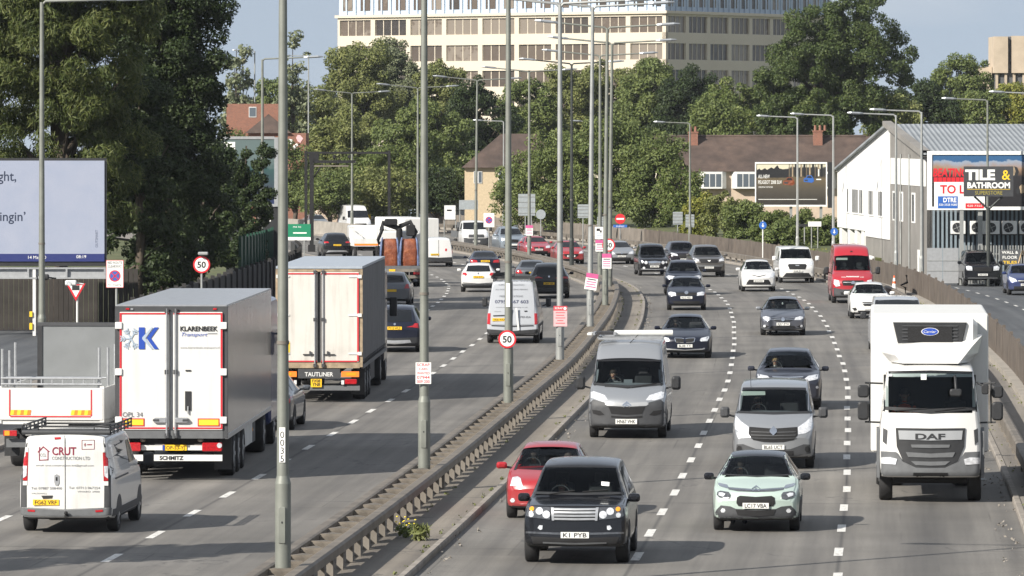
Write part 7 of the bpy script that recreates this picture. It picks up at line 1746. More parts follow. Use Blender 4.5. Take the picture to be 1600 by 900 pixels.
# billboard on the shed
Y = 301; c = at(1449, 328, Y); bd = thing('roadside_billboard', 'long dark advert billboard with red letters on the shed side, behind the grey shop sign', 'billboard', (c.x, c.y, gz(Y))); g0b = c.z - gz(Y)
m_, nt_, p_ = new_mat('dusk_advert'); tc = nt_.nodes.new('ShaderNodeTexCoord'); sx = nt_.nodes.new('ShaderNodeSeparateXYZ'); nt_.links.new(tc.outputs['Object'], sx.inputs[0]); nz = noise(nt_, .8, 5)
mr = nt_.nodes.new('ShaderNodeMapRange'); mr.inputs[1].default_value = g0b; mr.inputs[2].default_value = g0b + 3.2; nt_.links.new(sx.outputs['Z'], mr.inputs[0]); ad = nt_.nodes.new('ShaderNodeMath'); ad.operation = 'MULTIPLY_ADD'; nt_.links.new(nz.outputs['Fac'], ad.inputs[0]); ad.inputs[1].default_value = .3; nt_.links.new(mr.outputs[0], ad.inputs[2])
nt_.links.new(ramp(nt_, ad.outputs[0], [(.0, (.008, .008, .01)), (.72, (.02, .018, .02)), (.86, (.30, .19, .12)), (.98, (.25, .30, .38)), (1.1, (.03, .10, .22))]).outputs['Color'], p_.inputs['Base Color']); MATS['dusk_advert'] = m_
mb = MB(); mb.boxb(.25, 12.3, -.02, .05, g0b + .18, g0b + 3.02, 'dusk_advert'); ps = mb.build('poster', bd)
mb = MB(); mb.boxb(0, 12.6, -.08, .2, g0b + 3.02, g0b + 3.22, 'sign_white'); mb.boxb(0, 12.6, -.08, .2, g0b, g0b + .18, 'sign_white'); mb.boxb(0, .25, -.08, .2, g0b + .18, g0b + 3.02, 'sign_white'); mb.boxb(12.3, 12.6, -.08, .2, g0b + .18, g0b + 3.02, 'sign_white'); mb.build('frame', bd)
mb = MB(); mb.text('BEATING', .42, (1.25, -.025, g0b + 2.05), 'sign_red', width=1.9, bold=.04, shear=.15); [mb.boxb(.35 + k * .24, .56 + k * .24, -.026, -.021, g0b + 1.5, g0b + 1.78, 'sign_red') for k in range(7)]
mb.build('lettering', ps)
mb = MB(); rnd = random.Random(5)
for k in range(16):
    x, z, r_ = 4.7 + rnd.uniform(-.5, 1.6), g0b + rnd.uniform(.8, 2.2), rnd.uniform(.15, .35); mb.add([(x + r_ * math.cos(a) * .7, -.024 - k * .0005, z + r_ * math.sin(a)) for a in (0, .9, 1.7, 2.6, 3.5, 4.4, 5.4)], [tuple(range(7))], ('rust_frame', 'bag_orange', 'trim', 'skin')[k % 4])
mb.build('printed_figures', ps)
for x in (2.9, 9.5): mb = MB(); mb.boxb(x - .12, x + .12, .05, .25, 0, g0b, 'pole_grey'); mb.build('post', bd)
Y = 299; c = at(1497, 306, Y); tl = thing('letting_board', 'white TO LET board with blue and red panels in front of the dark billboard', 'sign', (c.x, c.y, gz(Y))); zz = c.z - gz(Y)
mb = MB(); mb.boxb(-1.3, 1.45, -.02, .02, zz - .75, zz + .75, 'sign_white'); mb.build('panel', tl)
mb = MB(); mb.text('TO LET', .44, (.02, -.025, zz + .36), 'sign_red', width=2.0, bold=.03); mb.build('lettering', tl)
mb = MB(); mb.boxb(-1.1, -.02, -.03, -.021, zz - .68, zz - .02, 'sign_blue'); mb.text('DTRE', .24, (-.45, -.034, zz - .22), 'sign_white', width=.72, bold=.03); mb.text('020 3328 9080', .11, (-.55, -.034, zz - .48), 'sign_white', width=.98, bold=.01); mb.build('blue_panel', tl)
mb = MB(); mb.boxb(.40, 1.40, -.03, -.021, zz - .68, zz - .40, 'sign_red'); mb.text('020 7355', .10, (.9, -.034, zz - .54), 'sign_white', width=.8); mb.build('red_panel', tl)
mb = MB(); mb.boxb(.1, .3, .02, .2, 0, zz - .75, 'pole_grey'); mb.build('post', tl)
Y = 294; c = at(1544.5, 283.5, Y); ts = thing('shop_sign', 'dark grey TILE & BATHROOM SUPERSTORE sign on a forked pole', 'sign', (c.x, c.y, gz(Y))); zz = c.z - gz(Y); k_ = Y / FPX
mb = MB(); mb.boxb(-38.5 * k_, 38.5 * k_, -.12, .12, zz - 23.5 * k_, zz + 23.5 * k_, 'greytrim'); mb.build('panel', ts)
mb = MB(); mb.text('TILE', .52, (-.46, -.125, zz + .36), 'sign_white', width=1.60, bold=.045); mb.text('&', .52, (.93, -.125, zz + .36), 'yellow_tape', width=.44, bold=.01); mb.text('BATHROOM', .30, (0, -.125, zz - .20), 'sign_white', width=2.28, bold=.04); mb.boxb(-1.14, 1.14, -.13, -.12, zz - .43, zz - .41, 'yellow_tape'); mb.text('SUPERSTORE', .20, (0, -.125, zz - .60), 'superstore_gold', width=1.46); mb.build('lettering', ts)
mb = MB(); mb.path([(0, .05, 0), (0, .05, zz - 1.4)], .10, 'pole_dark', 10); mb.path([(0, .05, zz - 1.5), (-.75, .05, zz - .8)], .06, 'pole_dark'); mb.path([(0, .05, zz - 1.5), (.75, .05, zz - .8)], .06, 'pole_dark'); mb.build('pole', ts)
for i, (px, lb) in enumerate(((1497, 'air conditioning unit at the left end of the row under the billboard'), (1527, 'second air conditioning unit from the left under the billboard'), (1550, 'middle air conditioning unit, just right of the shop sign pole'), (1577, 'air conditioning unit second from the right edge'), (1604, 'air conditioning unit cut off by the right edge'))):
    Y = 301.5; c = at(px, 355.5, Y); ac = thing('air_conditioner', lb, 'air conditioner', (c.x, c.y, c.z - .36), 0, 'air conditioning units on the shed')
    mb = MB(); mb.rbox((0, 0, .36), (.80, .4, .72), .04, 'white_plastic', 'y'); mb.build('casing', ac)
    mb = MB(); mb.disc((-.06, -.21, .36), .27, 'trim', 'y', .02, 20)
    for k in range(4): mb.tube((-.06, -.225, .36), (-.06 + .25 * math.cos(k * 1.57 + .4), -.225, .36 + .25 * math.sin(k * 1.57 + .4)), .02, 'pole_grey', n=4)
    mb.build('fan', ac)
    mb = MB(); mb.boxb(-.42, .42, -.1, .3, -.06, 0, 'greytrim'); mb.build('bracket', ac)
Y = 297; c = at(1473, 402, Y); gg = thing('yard_gate', 'grey sheet metal gate beside the grey gable wall', 'gate', (c.x, c.y, gz(Y)))
for s_ in (-1, 1): mb = MB(); mb.boxb(min(s_*.02, s_*.85), max(s_*.02, s_*.85), -.03, .03, .1, 2.0, 'steel_grey'); mb.boxb(min(s_*.02, s_*.85), max(s_*.02, s_*.85), -.05, -.03, .75, .79, 'pole_grey'); mb.boxb(min(s_*.02, s_*.85), max(s_*.02, s_*.85), -.05, -.03, 1.3, 1.34, 'pole_grey'); mb.build('leaf', gg)
mb = MB(); mb.boxb(.9, 1.0, -.05, .05, 0, 2.2, 'pole_grey'); mb.build('post', gg)
Y = 300; c = at(1500, 400, Y); pf = thing('palisade_fence', 'grey upright bar fence below the air conditioning units', 'fence', (c.x, c.y, gz(Y)))
mb = MB()
for k in range(60): mb.boxb(k * .15, k * .15 + .07, -.02, .02, 0, 2.1, 'pole_grey')
mb.boxb(0, 9, .02, .06, .4, .48, 'pole_grey'); mb.boxb(0, 9, .02, .06, 1.6, 1.68, 'pole_grey'); mb.build('bars', pf)
def wf(mb): rect(mb, -.55, .55, -.42, .42, 'yard_dark'); mb.text('WALL &', .15, (0, -.024, .27), 'sign_white', width=.9, bold=.02); mb.text('FLOOR', .15, (0, -.024, .0), 'sign_white', width=.8, bold=.02); mb.text('TILES', .15, (0, -.024, -.27), 'yellow_tape', width=.75, bold=.02)
board('shop_board', 'dark shop board lettered WALL & FLOOR TILES on the bar fence', 'sign', 1578, 402, 298, 1.1, .84, wf, posts=(-.45, .45))
ab = thing('a_board', 'wooden easel behind the royal blue hatchback at the right edge', 'sign', (at(1598, 400, 296).x, 296, gz(296))); plain('pale_wood', (.45, .33, .2), .7, var=.2)
mb = MB(); mb.path([(-.6, 0, 0), (0, 0, 1.9)], .05, 'pale_wood', 5); mb.path([(.6, 0, 0), (0, 0, 1.9)], .05, 'pale_wood', 5); mb.boxb(-.42, .42, -.03, .03, .55, .65, 'pale_wood'); mb.build('frame', ab)
# low parked trailer and wall pieces between shed and hedge
bx = thing('white_barrier_blocks', 'row of low white water filled barriers behind the white trapezoid grille van', 'barrier', rp(318, 16.2))
for k in range(5): mb = MB(); q = rp(312 + 3.2 * k, 16.2); mb.rbox((q.x - bx.location.x, q.y - bx.location.y, .5 + 0), (.5, 3.0, 1.75), .12, 'white_plastic', 'y'); mb.build('block', bx)

# car billboard
plain('pale_cream', (.6, .56, .42), .6)
plain('bark_print', (.16, .12, .08), .6)
Y = 402; c = at(1236, 288, Y); cb = thing('car_billboard', 'billboard showing two bright cars on a dark road, lettered ALL-NEW PEUGEOT 2008 SUV', 'billboard', (c.x, c.y, gz(Y))); zz = c.z - gz(Y); w_, h_ = 2.63, 1.62
m_, nt_, p_ = new_mat('road_advert'); tc = nt_.nodes.new('ShaderNodeTexCoord'); sx = nt_.nodes.new('ShaderNodeSeparateXYZ'); nt_.links.new(tc.outputs['Object'], sx.inputs[0]); nz = noise(nt_, 1.3, 5)
mr = nt_.nodes.new('ShaderNodeMapRange'); mr.inputs[1].default_value = zz - h_; mr.inputs[2].default_value = zz + h_; nt_.links.new(sx.outputs['Z'], mr.inputs[0]); ad = nt_.nodes.new('ShaderNodeMath'); ad.operation = 'MULTIPLY_ADD'; nt_.links.new(nz.outputs['Fac'], ad.inputs[0]); ad.inputs[1].default_value = .22; nt_.links.new(mr.outputs[0], ad.inputs[2])
nt_.links.new(ramp(nt_, ad.outputs[0], [(.1, (.02, .018, .016)), (.5, (.07, .06, .045)), (.74, (.12, .09, .05)), (.80, (.03, .028, .025)), (.97, (.03, .03, .03)), (1.0, (.55, .52, .40))]).outputs['Color'], p_.inputs['Base Color']); MATS['road_advert'] = m_
mb = MB(); mb.boxb(-w_ + .08, w_ - .08, -.02, .03, zz - h_ + .12, zz + h_ - .12, 'road_advert'); ps = mb.build('poster', cb)
mb = MB()
for a, b, c1, d1 in ((-w_, w_, h_ - .12, h_), (-w_, w_, -h_, -h_ + .12), (-w_, -w_ + .08, -h_ + .12, h_ - .12), (w_ - .08, w_, -h_ + .12, h_ - .12)): mb.boxb(a, b, -.08, .12, zz + c1, zz + d1, 'sign_white')
mb.build('frame', cb)
mb = MB(); mb.text('ALL-NEW', .26, (-1.98, -.025, zz + .58), 'sign_white', width=.84, bold=.01); mb.text('PEUGEOT 2008 SUV', .26, (-1.54, -.025, zz + .16), 'sign_white', width=1.72, bold=.01); mb.text('UNBORING THE FUTURE', .12, (-1.86, -.025, zz - .20), 'sign_white', width=1.05); mb.boxb(-2.4, 1.9, -.026, -.022, zz - 1.12, zz - 1.08, 'sign_white'); mb.boxb(1.98, 2.06, -.026, -.022, zz + .6, zz + 1.1, 'sign_white'); mb.boxb(1.85, 2.2, -.026, -.022, zz + .32, zz + .40, 'sign_white'); mb.build('lettering', ps)
mb = MB(); mb.add([(x, -.0225, zz + z) for x, z in ((-2.5, 1.05), (-2.5, 1.48), (-.2, 1.48), (-.2, 1.1))], [(0, 3, 2, 1)], 'pale_cream')
sky_ = [(-2.5, .5), (-2.5, 1.05), (-2.3, 1.15), (-2.2, 1.02), (-1.9, 1.18), (-1.75, 1.06), (-1.45, 1.24), (-1.25, 1.14), (-1.0, 1.40), (-.85, 1.16), (-.6, 1.1), (-.2, 1.14), (-.2, .5)]
mb.add([(x, -.0235, zz + z) for x, z in sky_], [tuple(range(len(sky_) - 1, -1, -1))], 'ink')
for k in range(12): x = -.15 + k * .21; mb.boxb(x, x + (.05 + .05 * (k % 3)), -.024, -.021, zz + .55, zz + 1.48, ('bark_print', 'rust_frame', 'ink')[k % 3])
mb.build('printed_scene', ps)
def tinycar(x, z, s_, mt):
    mb = MB(); mb.add([(x + s_ * a, -.03, z + s_ * b) for a, b in ((-.5, -.2), (-.5, .1), (-.3, .18), (-.15, .42), (.25, .42), (.45, .12), (.5, -.15), (.3, -.3))], [tuple(range(8))], mt); mb.add([(x + s_ * a, -.033, z + s_ * b) for a, b in ((-.22, .18), (-.1, .36), (.2, .36), (.32, .16))], [(0, 1, 2, 3)], 'ink')
    mb.add([(x + s_ * a, -.034, z + s_ * b) for a, b in ((-.4, -.12), (-.42, .02), (-.1, .0), (-.1, -.14))], [(0, 1, 2, 3)], 'lamp_dark'); mb.build('printed_car', ps)
tinycar(-.15, .16 + zz, .85, 'bag_orange'); tinycar(1.3, .34 + zz, .75, 'sign_blue')
for x in (-2.2, 0, 2.2): mb = MB(); mb.boxb(x - .1, x + .1, .12, .3, 0, zz - h_, 'pole_grey'); mb.build('post', cb)
mb = MB(); mb.boxb(w_ + .06, w_ + .4, -.05, .2, zz - h_ - .1, zz + h_, 'trim'); mb.build('side_panel', cb)

# houses
m_, nt_, p_ = new_mat('roof_tile'); nz = noise(nt_, 1.2, 6); nz2 = noise(nt_, .25, 3); bk = nt_.nodes.new('ShaderNodeTexBrick'); tc = nt_.nodes.new('ShaderNodeTexCoord'); nt_.links.new(tc.outputs['Object'], bk.inputs['Vector']); bk.inputs['Scale'].default_value = 2.2
nt_.links.new(mixc(nt_, ramp(nt_, nz.outputs['Fac'], [(.3, (.055, .040, .034)), (.7, (.105, .075, .062))]).outputs['Color'], ramp(nt_, nz2.outputs['Fac'], [(.35, (.8, .8, .8)), (.65, (1.2, 1.15, 1.1))]).outputs['Color'], 1, 'MULTIPLY'), p_.inputs['Base Color']); p_.inputs['Roughness'].default_value = .9; bump(nt_, p_, bk.outputs['Fac'], .5, .05); MATS['roof_tile'] = m_
m_, nt_, p_ = new_mat('brick'); bk = nt_.nodes.new('ShaderNodeTexBrick'); tc = nt_.nodes.new('ShaderNodeTexCoord'); mp = nt_.nodes.new('ShaderNodeMapping'); mp.inputs['Rotation'].default_value = (R(90), 0, 0); nt_.links.new(tc.outputs['Object'], mp.inputs[0]); nt_.links.new(mp.outputs[0], bk.inputs['Vector']); bk.inputs['Scale'].default_value = 3.5
bk.inputs['Color1'].default_value = (.26, .10, .06, 1); bk.inputs['Color2'].default_value = (.19, .075, .05, 1); bk.inputs['Mortar'].default_value = (.25, .2, .16, 1); nt_.links.new(bk.outputs['Color'], p_.inputs['Base Color']); p_.inputs['Roughness'].default_value = .9; MATS['brick'] = m_
plain('pebbledash', (.50, .40, .31), .9, var=.12, scale=1.5); plain('cream_wall', (.52, .42, .28), .9, var=.15); plain('pane', (.10, .12, .14), .08)
def win(parent, x, y, z, w_, h_, n=2, fm='white_plastic'):
    mb = MB(); mb.boxb(x - w_/2, x + w_/2, y - .05, y + .03, z - h_/2, z + h_/2, fm); f = mb.build('window', parent)
    mb = MB()
    for k in range(n): a = x - w_/2 + w_ * k / n; mb.boxb(a + .05, a + w_/n - .05, y - .065, y - .04, z - h_/2 + .06, z + h_/2 - .06, 'pane')
    mb.build('pane', f)
def chimney(parent, x, y, z0, z1, pots=2):
    mb = MB(); mb.boxb(x - .38, x + .38, y - .35, y + .35, z0, z1, 'brick'); mb.boxb(x - .43, x + .43, y - .4, y + .4, z1, z1 + .12, 'brick'); cm = mb.build('chimney', parent)
    for k in range(pots): mb = MB(); mb.path([(x - .2 + .4 * k, y, z1 + .1), (x - .2 + .4 * k, y, z1 + .55)], [.12, .1], 'brick', 8); mb.build('chimney_pot', cm)
Y = 452; g_ = gz(Y); th_ = thing('terraced_houses', 'row of brown tiled terraced houses with white bay windows behind the car billboard', 'house', (at(1190, 300, Y).x, Y, g_)); k_ = Y / FPX
xa, xb = (1030 - 1190) * k_, (1352 - 1190) * k_; ze, zr = 8 - (266 - HY) * k_ - g_, 8 - (213 - HY) * k_ - g_
mb = MB(); mb.boxb(xa, xb, 0, 8, 0, ze, 'pebbledash'); mb.build('wall', th_)
mb = MB(); mb.add([(xa - .3, -.4, ze - .1), (xb + .3, -.4, ze - .1), (xb + .3, 4, zr), (xa - .3, 4, zr), (xa - .3, 8.4, ze - .1), (xb + .3, 8.4, ze - .1)], [(0, 1, 2, 3), (3, 2, 5, 4), (0, 3, 4), (1, 5, 2), (0, 4, 5, 1)], 'roof_tile'); mb.tube((xa - .3, 4, zr), (xb + .3, 4, zr), .12, 'roof_tile'); rf = mb.build('roof', th_)
chimney(rf, (1085 - 1190) * k_, 3.2, zr - .9, 8 - (208 - HY) * k_ - g_); chimney(rf, (1281 - 1190) * k_, 3.2, zr - .9, 8 - (206 - HY) * k_ - g_, 3)
for px in (1113, 1165, 1225, 1285):
    x = (px - 1190) * k_; mb = MB(); mb.prism([(x - 1.15, 0), (x - .8, -.7), (x + .8, -.7), (x + 1.15, 0)], 'z', ze - 1.5, ze - .12, 'white_plastic'); by = mb.build('bay_window', th_)
    mb = MB()
    for k in range(3): mb.boxb(x - .72 + k * .5, x - .30 + k * .5, -.72, -.69, ze - 1.35, ze - .3, 'pane')
    mb.build('pane', by)
mb = MB(); mb.prism([(xb - 2.4, ze - .1), (xb - .4, ze - .1), (xb - 1.4, ze + 1.0)], 'y', -.7, 2.5, 'white_plastic'); mb.build('gable_dormer', th_)
Y = 470; g_ = gz(Y); k_ = Y / FPX; dh = thing('brown_house', 'brown roofed house with two dormer windows left of the white gable', 'house', (at(1330, 300, Y).x, Y, g_)); mb = MB(); mb.boxb(-2.6, 5, 0, 7, 0, 5.3, 'brick'); mb.build('wall', dh)
mb = MB(); zz0 = 8 - (252 - HY) * k_ - g_; zz1 = 8 - (213 - HY) * k_ - g_; mb.add([(-2.9, -.4, zz0), (5.3, -.4, zz0), (5.3, 3, zz1), (-2.9, 3, zz1), (5.3, 7, zz0), (-2.9, 7, zz0)], [(0, 1, 2, 3), (3, 2, 4, 5), (0, 3, 5), (1, 4, 2)], 'roof_tile'); rf = mb.build('roof', dh)
for px in (1317, 1343): x = (px - 1330) * k_; z = 8 - (230 - HY) * k_ - g_; mb = MB(); mb.boxb(x - .45, x + .45, .3, 2.2, z - .6, z + .6, 'greytrim'); dm = mb.build('dormer', rf); mb = MB(); mb.boxb(x - .32, x + .32, .27, .3, z - .5, z + .5, 'pane'); mb.build('pane', dm)
Y = 455; g_ = gz(Y); k_ = Y / FPX; ch = thing('hipped_house', 'cream walled house with a brown hipped roof behind the roadside trees', 'house', (at(790, 300, Y).x, Y, g_)); xa, xb = (726 - 790) * k_, (875 - 790) * k_; ze, zr = 8 - (260 - HY) * k_ - g_, 8 - (209 - HY) * k_ - g_
mb = MB(); mb.boxb(xa, xb, 0, 7, 0, ze, 'cream_wall'); mb.build('wall', ch)
mb = MB(); mb.add([(xa - .25, -.4, ze - .1), (xb + .25, -.4, ze - .1), (xb + .25, 7.4, ze - .1), (xa - .25, 7.4, ze - .1), (xa + 3.0, 3.5, zr), (xb - 2, 3.5, zr)], [(0, 1, 5, 4), (1, 2, 5), (2, 3, 4, 5), (3, 0, 4), (3, 2, 1, 0)], 'roof_tile'); rf = mb.build('roof', ch)
win(ch, xa + 1.1, 0, ze - .9, .7, 1.0); win(ch, xa + 3.5, 0, ze - .9, 1.4, 1.1)
Y = 475; g_ = gz(Y); k_ = Y / FPX; bh = thing('brick_house', 'red brick house with a flat topped upper storey and graffiti on its side', 'house', (at(410, 300, Y).x, Y, g_))
mb = MB(); mb.boxb((352 - 410) * k_, (440 - 410) * k_, 2, 9, 0, 8 - (162 - HY) * k_ - g_, 'brick'); mb.build('wall', bh); mb = MB(); mb.boxb((388 - 410) * k_, (478 - 410) * k_, 0, 7, 0, 8 - (208 - HY) * k_ - g_, 'brick'); mb.build('wall', bh)
mb = MB(); ze, zr = 8 - (208 - HY) * k_ - g_, 8 - (178 - HY) * k_ - g_; mb.add([((383 - 410) * k_, -.3, ze), ((455 - 410) * k_, -.3, ze), ((418 - 410) * k_, 1.9, zr), ((383 - 410) * k_, 1.9, ze), ((455 - 410) * k_, 1.9, ze)], [(0, 1, 2), (0, 2, 3), (1, 4, 2), (3, 2, 4)], 'roof_tile'); mb.build('roof', bh)
win(bh, (393 - 410) * k_, 2, 8 - (175 - HY) * k_ - g_, .65, .9, 1)
mb = MB(); rnd = random.Random(11)
for k in range(12):
    x = (430 - 410 + k * 3.4) * k_; z = 8 - (222 - HY + rnd.uniform(-6, 18)) * k_ - g_; r_ = rnd.uniform(.15, .4); mb.add([(x + r_ * math.cos(a) * rnd.uniform(.5, 1.1), -.02 - k * .001, z + r_ * math.sin(a) * rnd.uniform(.5, 1.1)) for a in (0, 1, 2, 3, 4, 5)], [tuple(range(6))], ('sign_white', 'sign_white', 'pale_pink')[k % 3])
mb.build('graffiti', bh)
# graffiti yard wall and sheds at the far left of the road
Y = 500; g_ = gz(Y); k_ = Y / FPX; gw = thing('graffiti_wall', 'long low concrete yard wall with coloured graffiti beyond the far bend', 'wall', (at(600, 330, Y).x, Y, g_)); rnd = random.Random(21)
mb = MB(); mb.boxb(-9.5, 9.5, 0, .3, 0, 8 - (318 - HY) * k_ - g_, 'concrete'); mb.build('wall', gw)
for k, (x0, x1, mt) in enumerate(((-3.8, -3.0, 'sign_blue'), (-2.7, -.6, 'green_panel'), (-2.2, -1.2, 'yellow_tape'), (1.9, 3.4, 'pale_logo'), (4.0, 5.2, 'yellow_tape'), (5.0, 6.2, 'sign_white'), (7.0, 9.2, 'steel_grey'))): mb = MB(); mb.boxb(x0, x1, -.02 - k * .002, 0, .5, 1.55 - .05 * k, mt); mb.build('graffiti', gw)
Y = 470; sd_ = thing('concrete_hut', 'small pale concrete hut left of the tall far white van', 'building', (at(520, 340, Y).x, Y, gz(Y))); mb = MB(); mb.rbox((-.2, 1.5, .95), (2.6, 3, 1.9), .3, 'pebbledash', 'y'); mb.build('body', sd_)
plain('flower_red', (.5, .02, .03), .7)
# office block
plain('office_stone', (.55, .49, .40), .85, var=.05, scale=.15); plain('office_blue', (.42, .50, .60), .6, var=.05, scale=.2); m_, nt_, p_ = new_mat('office_glass'); oi = nt_.nodes.new('ShaderNodeObjectInfo'); nz = noise(nt_, .9, 3)
ad = nt_.nodes.new('ShaderNodeMath'); ad.operation = 'MULTIPLY_ADD'; nt_.links.new(nz.outputs['Fac'], ad.inputs[0]); ad.inputs[1].default_value = .45; nt_.links.new(oi.outputs['Random'], ad.inputs[2])
nt_.links.new(ramp(nt_, ad.outputs[0], [(.2, (.035, .032, .030)), (.6, (.085, .068, .055)), (.95, (.12, .095, .075)), (1.0, (.20, .17, .14))]).outputs['Color'], p_.inputs['Base Color']); p_.inputs['Roughness'].default_value = .2; MATS['office_glass'] = m_; plain('blind', (.20, .17, .14), .7)
CO = Vector((21.8, 780, 0)); UL_, UR = Vector((-.82, .572, 0)), Vector((.572, .82, 0)); ofc = thing('office_block', 'long cream stone office block with dark window bands and a pale blue top storey', 'building', CO)
def facade(u, n, LF, bays, ww, mull, ra):
    rot = math.atan2(u.y, u.x)
    def put(o, x, z, out=0.0): o.location = (u * x + n * out) + Vector((0, 0, z)); o.rotation_euler = (0, 0, rot if ra > 0 else rot + math.pi)
    mb = MB(); p = LF / bays; zs = [0, 10.2, 12.6, 14.45, 16.75, 18.2, 20.5, 22.05, 24.35, 25.4]
    def slab(x0, x1, z0, z1, d0, d1, mt):
        vs = [u * x + n * d + Vector((0, 0, z)) for x in (x0, x1) for d in (d0, d1) for z in (z0, z1)]; mb.add(vs, [(0, 1, 3, 2), (4, 6, 7, 5), (0, 4, 5, 1), (2, 3, 7, 6), (0, 2, 6, 4), (1, 5, 7, 3)], mt)
    for a, b in ((0, 10.2), (12.6, 14.45), (16.75, 18.2), (20.5, 22.05), (24.35, 24.7)): slab(0, LF, a, b, -.6, 0, 'office_stone')
    for a, b in ((10.2, 12.6), (14.45, 16.75), (18.2, 20.5), (22.05, 24.35)):
        for k in range(bays + 1): x = k * p; w2 = (p - ww) / 2; slab(max(0, x - w2), min(LF, x + w2), a, b, -.6, -.004, 'office_stone')
    slab(-.3, LF + .3, 24.7, 25.1, -.6, .35, 'office_stone'); mb.build('wall', ofc)
    mb = MB(); slab(.2, LF, 25.1, 31.5, -.9, -.35, 'office_blue')
    for k in range(bays * 4): x = .2 + (LF - .2) * k / (bays * 4); slab(x, x + .25, 25.1, 31.5, -.35, -.15, 'office_blue')
    mb.build('top_storey', ofc)
    w0 = None
    for k in range(bays):
        for z in (10.2, 14.45, 18.2, 22.05):
            if w0 is None:
                wm = MB(); wm.boxb(-ww/2, ww/2, -.02, .02, 0, 2.3, 'office_glass')
                for i in range(mull + 1): x = -ww/2 + ww * i / mull; wm.boxb(x - .065, x + .065, -.08, .08, 0, 2.3, 'office_stone')
                w0 = wm.build('window', ofc); o = w0
            else: o = w0.copy(); COL.objects.link(o); o.parent = ofc
            put(o, p * (k + .5), z, -.3)
    wm = MB(); wm.boxb(-.9, .9, -.03, .03, 0, 3.2, 'office_glass'); wm.boxb(-.9, -.8, -.08, .08, 0, 3.2, 'office_blue'); a0 = wm.build('window', ofc); first = True
    for k in range(bays * 2):
        o = a0 if first else a0.copy()
        if not first: COL.objects.link(o); o.parent = ofc
        first = False; put(o, (LF / bays / 2) * (k + .5), 25.75, -.30)
facade(UL_, Vector((-.572, -.82, 0)), 58.0, 9, 5.65, 4, -1); facade(UR, Vector((.82, -.572, 0)), 45.0, 8, 4.8, 4, 1)
mb = MB(); q = [CO - CO + UL_ * .9 + UR * .9, UL_ * 57.5 + UR * .9, UL_ * 57.5 + UR * 44.5, UL_ * .9 + UR * 44.5]; mb.prism([(v_.x, v_.y) for v_ in q], 'z', 0, 31.4, 'yard_dark'); mb.build('core', ofc)
Y = 690; g_ = gz(Y); k_ = Y / FPX; tb = thing('concrete_tower', 'weathered concrete building with a dark vertical gap at the top right', 'building', (at(1560, 200, Y).x, Y, g_)); plain('raw_concrete', (.46, .38, .29), .9, var=.2, scale=.35)
mb = MB()
for x0, x1, y0, y1 in ((1553, 1575, 57, 114), (1581, 1640, 56, 114)): mb.boxb((x0 - 1560) * k_, (x1 - 1560) * k_, 0, 8, 8 - (y1 - HY) * k_ - g_, 8 - (y0 - HY) * k_ - g_, 'raw_concrete')
mb.boxb((1526 - 1560) * k_, (1552 - 1560) * k_, 2, 10, 8 - (124 - HY) * k_ - g_, 8 - (104 - HY) * k_ - g_, 'raw_concrete'); mb.build('upper_wall', tb)
mb = MB(); mb.boxb((1556 - 1560) * k_, (1640 - 1560) * k_, .6, 8, 0, 8 - (100 - HY) * k_ - g_, 'yard_dark'); mb.boxb((1574 - 1560) * k_, (1582 - 1560) * k_, .8, 8, 8 - (114 - HY) * k_ - g_, 8 - (57 - HY) * k_ - g_, 'yard_dark'); mb.build('recess', tb)
mb = MB()
for px in (1558, 1572, 1585, 1600, 1615): mb.boxb((px - 1560) * k_ - .15, (px - 1560) * k_ + .15, .3, .6, 0, 8 - (114 - HY) * k_ - g_, 'raw_concrete')
mb.boxb((1528 - 1560) * k_, (1550 - 1560) * k_, 2.2, 10, 0, 8 - (124 - HY) * k_ - g_, 'raw_concrete'); mb.build('lower_wall', tb)

# ---------------------------------------------------------------- trees, bushes, weeds
def leafmat(name, a, b, c, trans=.25):
    m, nt, p = new_mat(name)
    g = nt.nodes.new('ShaderNodeNewGeometry'); n = noise(nt, .55, 4)
    r = ramp(nt, g.outputs['Random Per Island'], [(0, a), (.5, b), (1, c)])
    cc = mixc(nt, r.outputs['Color'], ramp(nt, n.outputs['Fac'], [(.3, (.72, .78, .70)), (.7, (1.25, 1.2, 1.1))]).outputs['Color'], 1, 'MULTIPLY')
    nt.links.new(cc, p.inputs['Base Color']); p.inputs['Roughness'].default_value = .55; p.inputs['Specular IOR Level'].default_value = .3
    t = nt.nodes.new('ShaderNodeBsdfTranslucent'); nt.links.new(cc, t.inputs['Color'])
    mx = nt.nodes.new('ShaderNodeMixShader'); mx.inputs[0].default_value = trans
    nt.links.new(p.outputs[0], mx.inputs[1]); nt.links.new(t.outputs[0], mx.inputs[2]); nt.links.new(mx.outputs[0], nt.nodes['Material Output'].inputs['Surface'])
    MATS[name] = m
leafmat('leaf_dark', (0.021, 0.035, 0.012), (0.033, 0.054, 0.019), (0.054, 0.075, 0.027)); leafmat('leaf_oak', (.042, .066, .020), (.066, .096, .030), (.104, .132, .046)); leafmat('leaf_mid', (.082, .112, .038), (.128, .163, .053), (.182, .216, .078)); leafmat('leaf_light', (0.082, 0.114, 0.032), (0.122, 0.163, 0.049), (0.187, 0.210, 0.076), .3)
leafmat('leaf_olive', (.112, .132, .047), (.168, .188, .066), (.236, .250, .10)); leafmat('leaf_silver', (0.115, 0.135, 0.081), (0.176, 0.203, 0.121), (0.270, 0.284, 0.189)); leafmat('leaf_willow', (.05, .07, .02), (.085, .11, .032), (.14, .155, .055), .3); leafmat('leaf_yellow', (0.111, 0.130, 0.026), (0.182, 0.195, 0.039), (0.286, 0.273, 0.065))
plain('bark', (.085, .068, .052), .95, var=.3, scale=2.0)
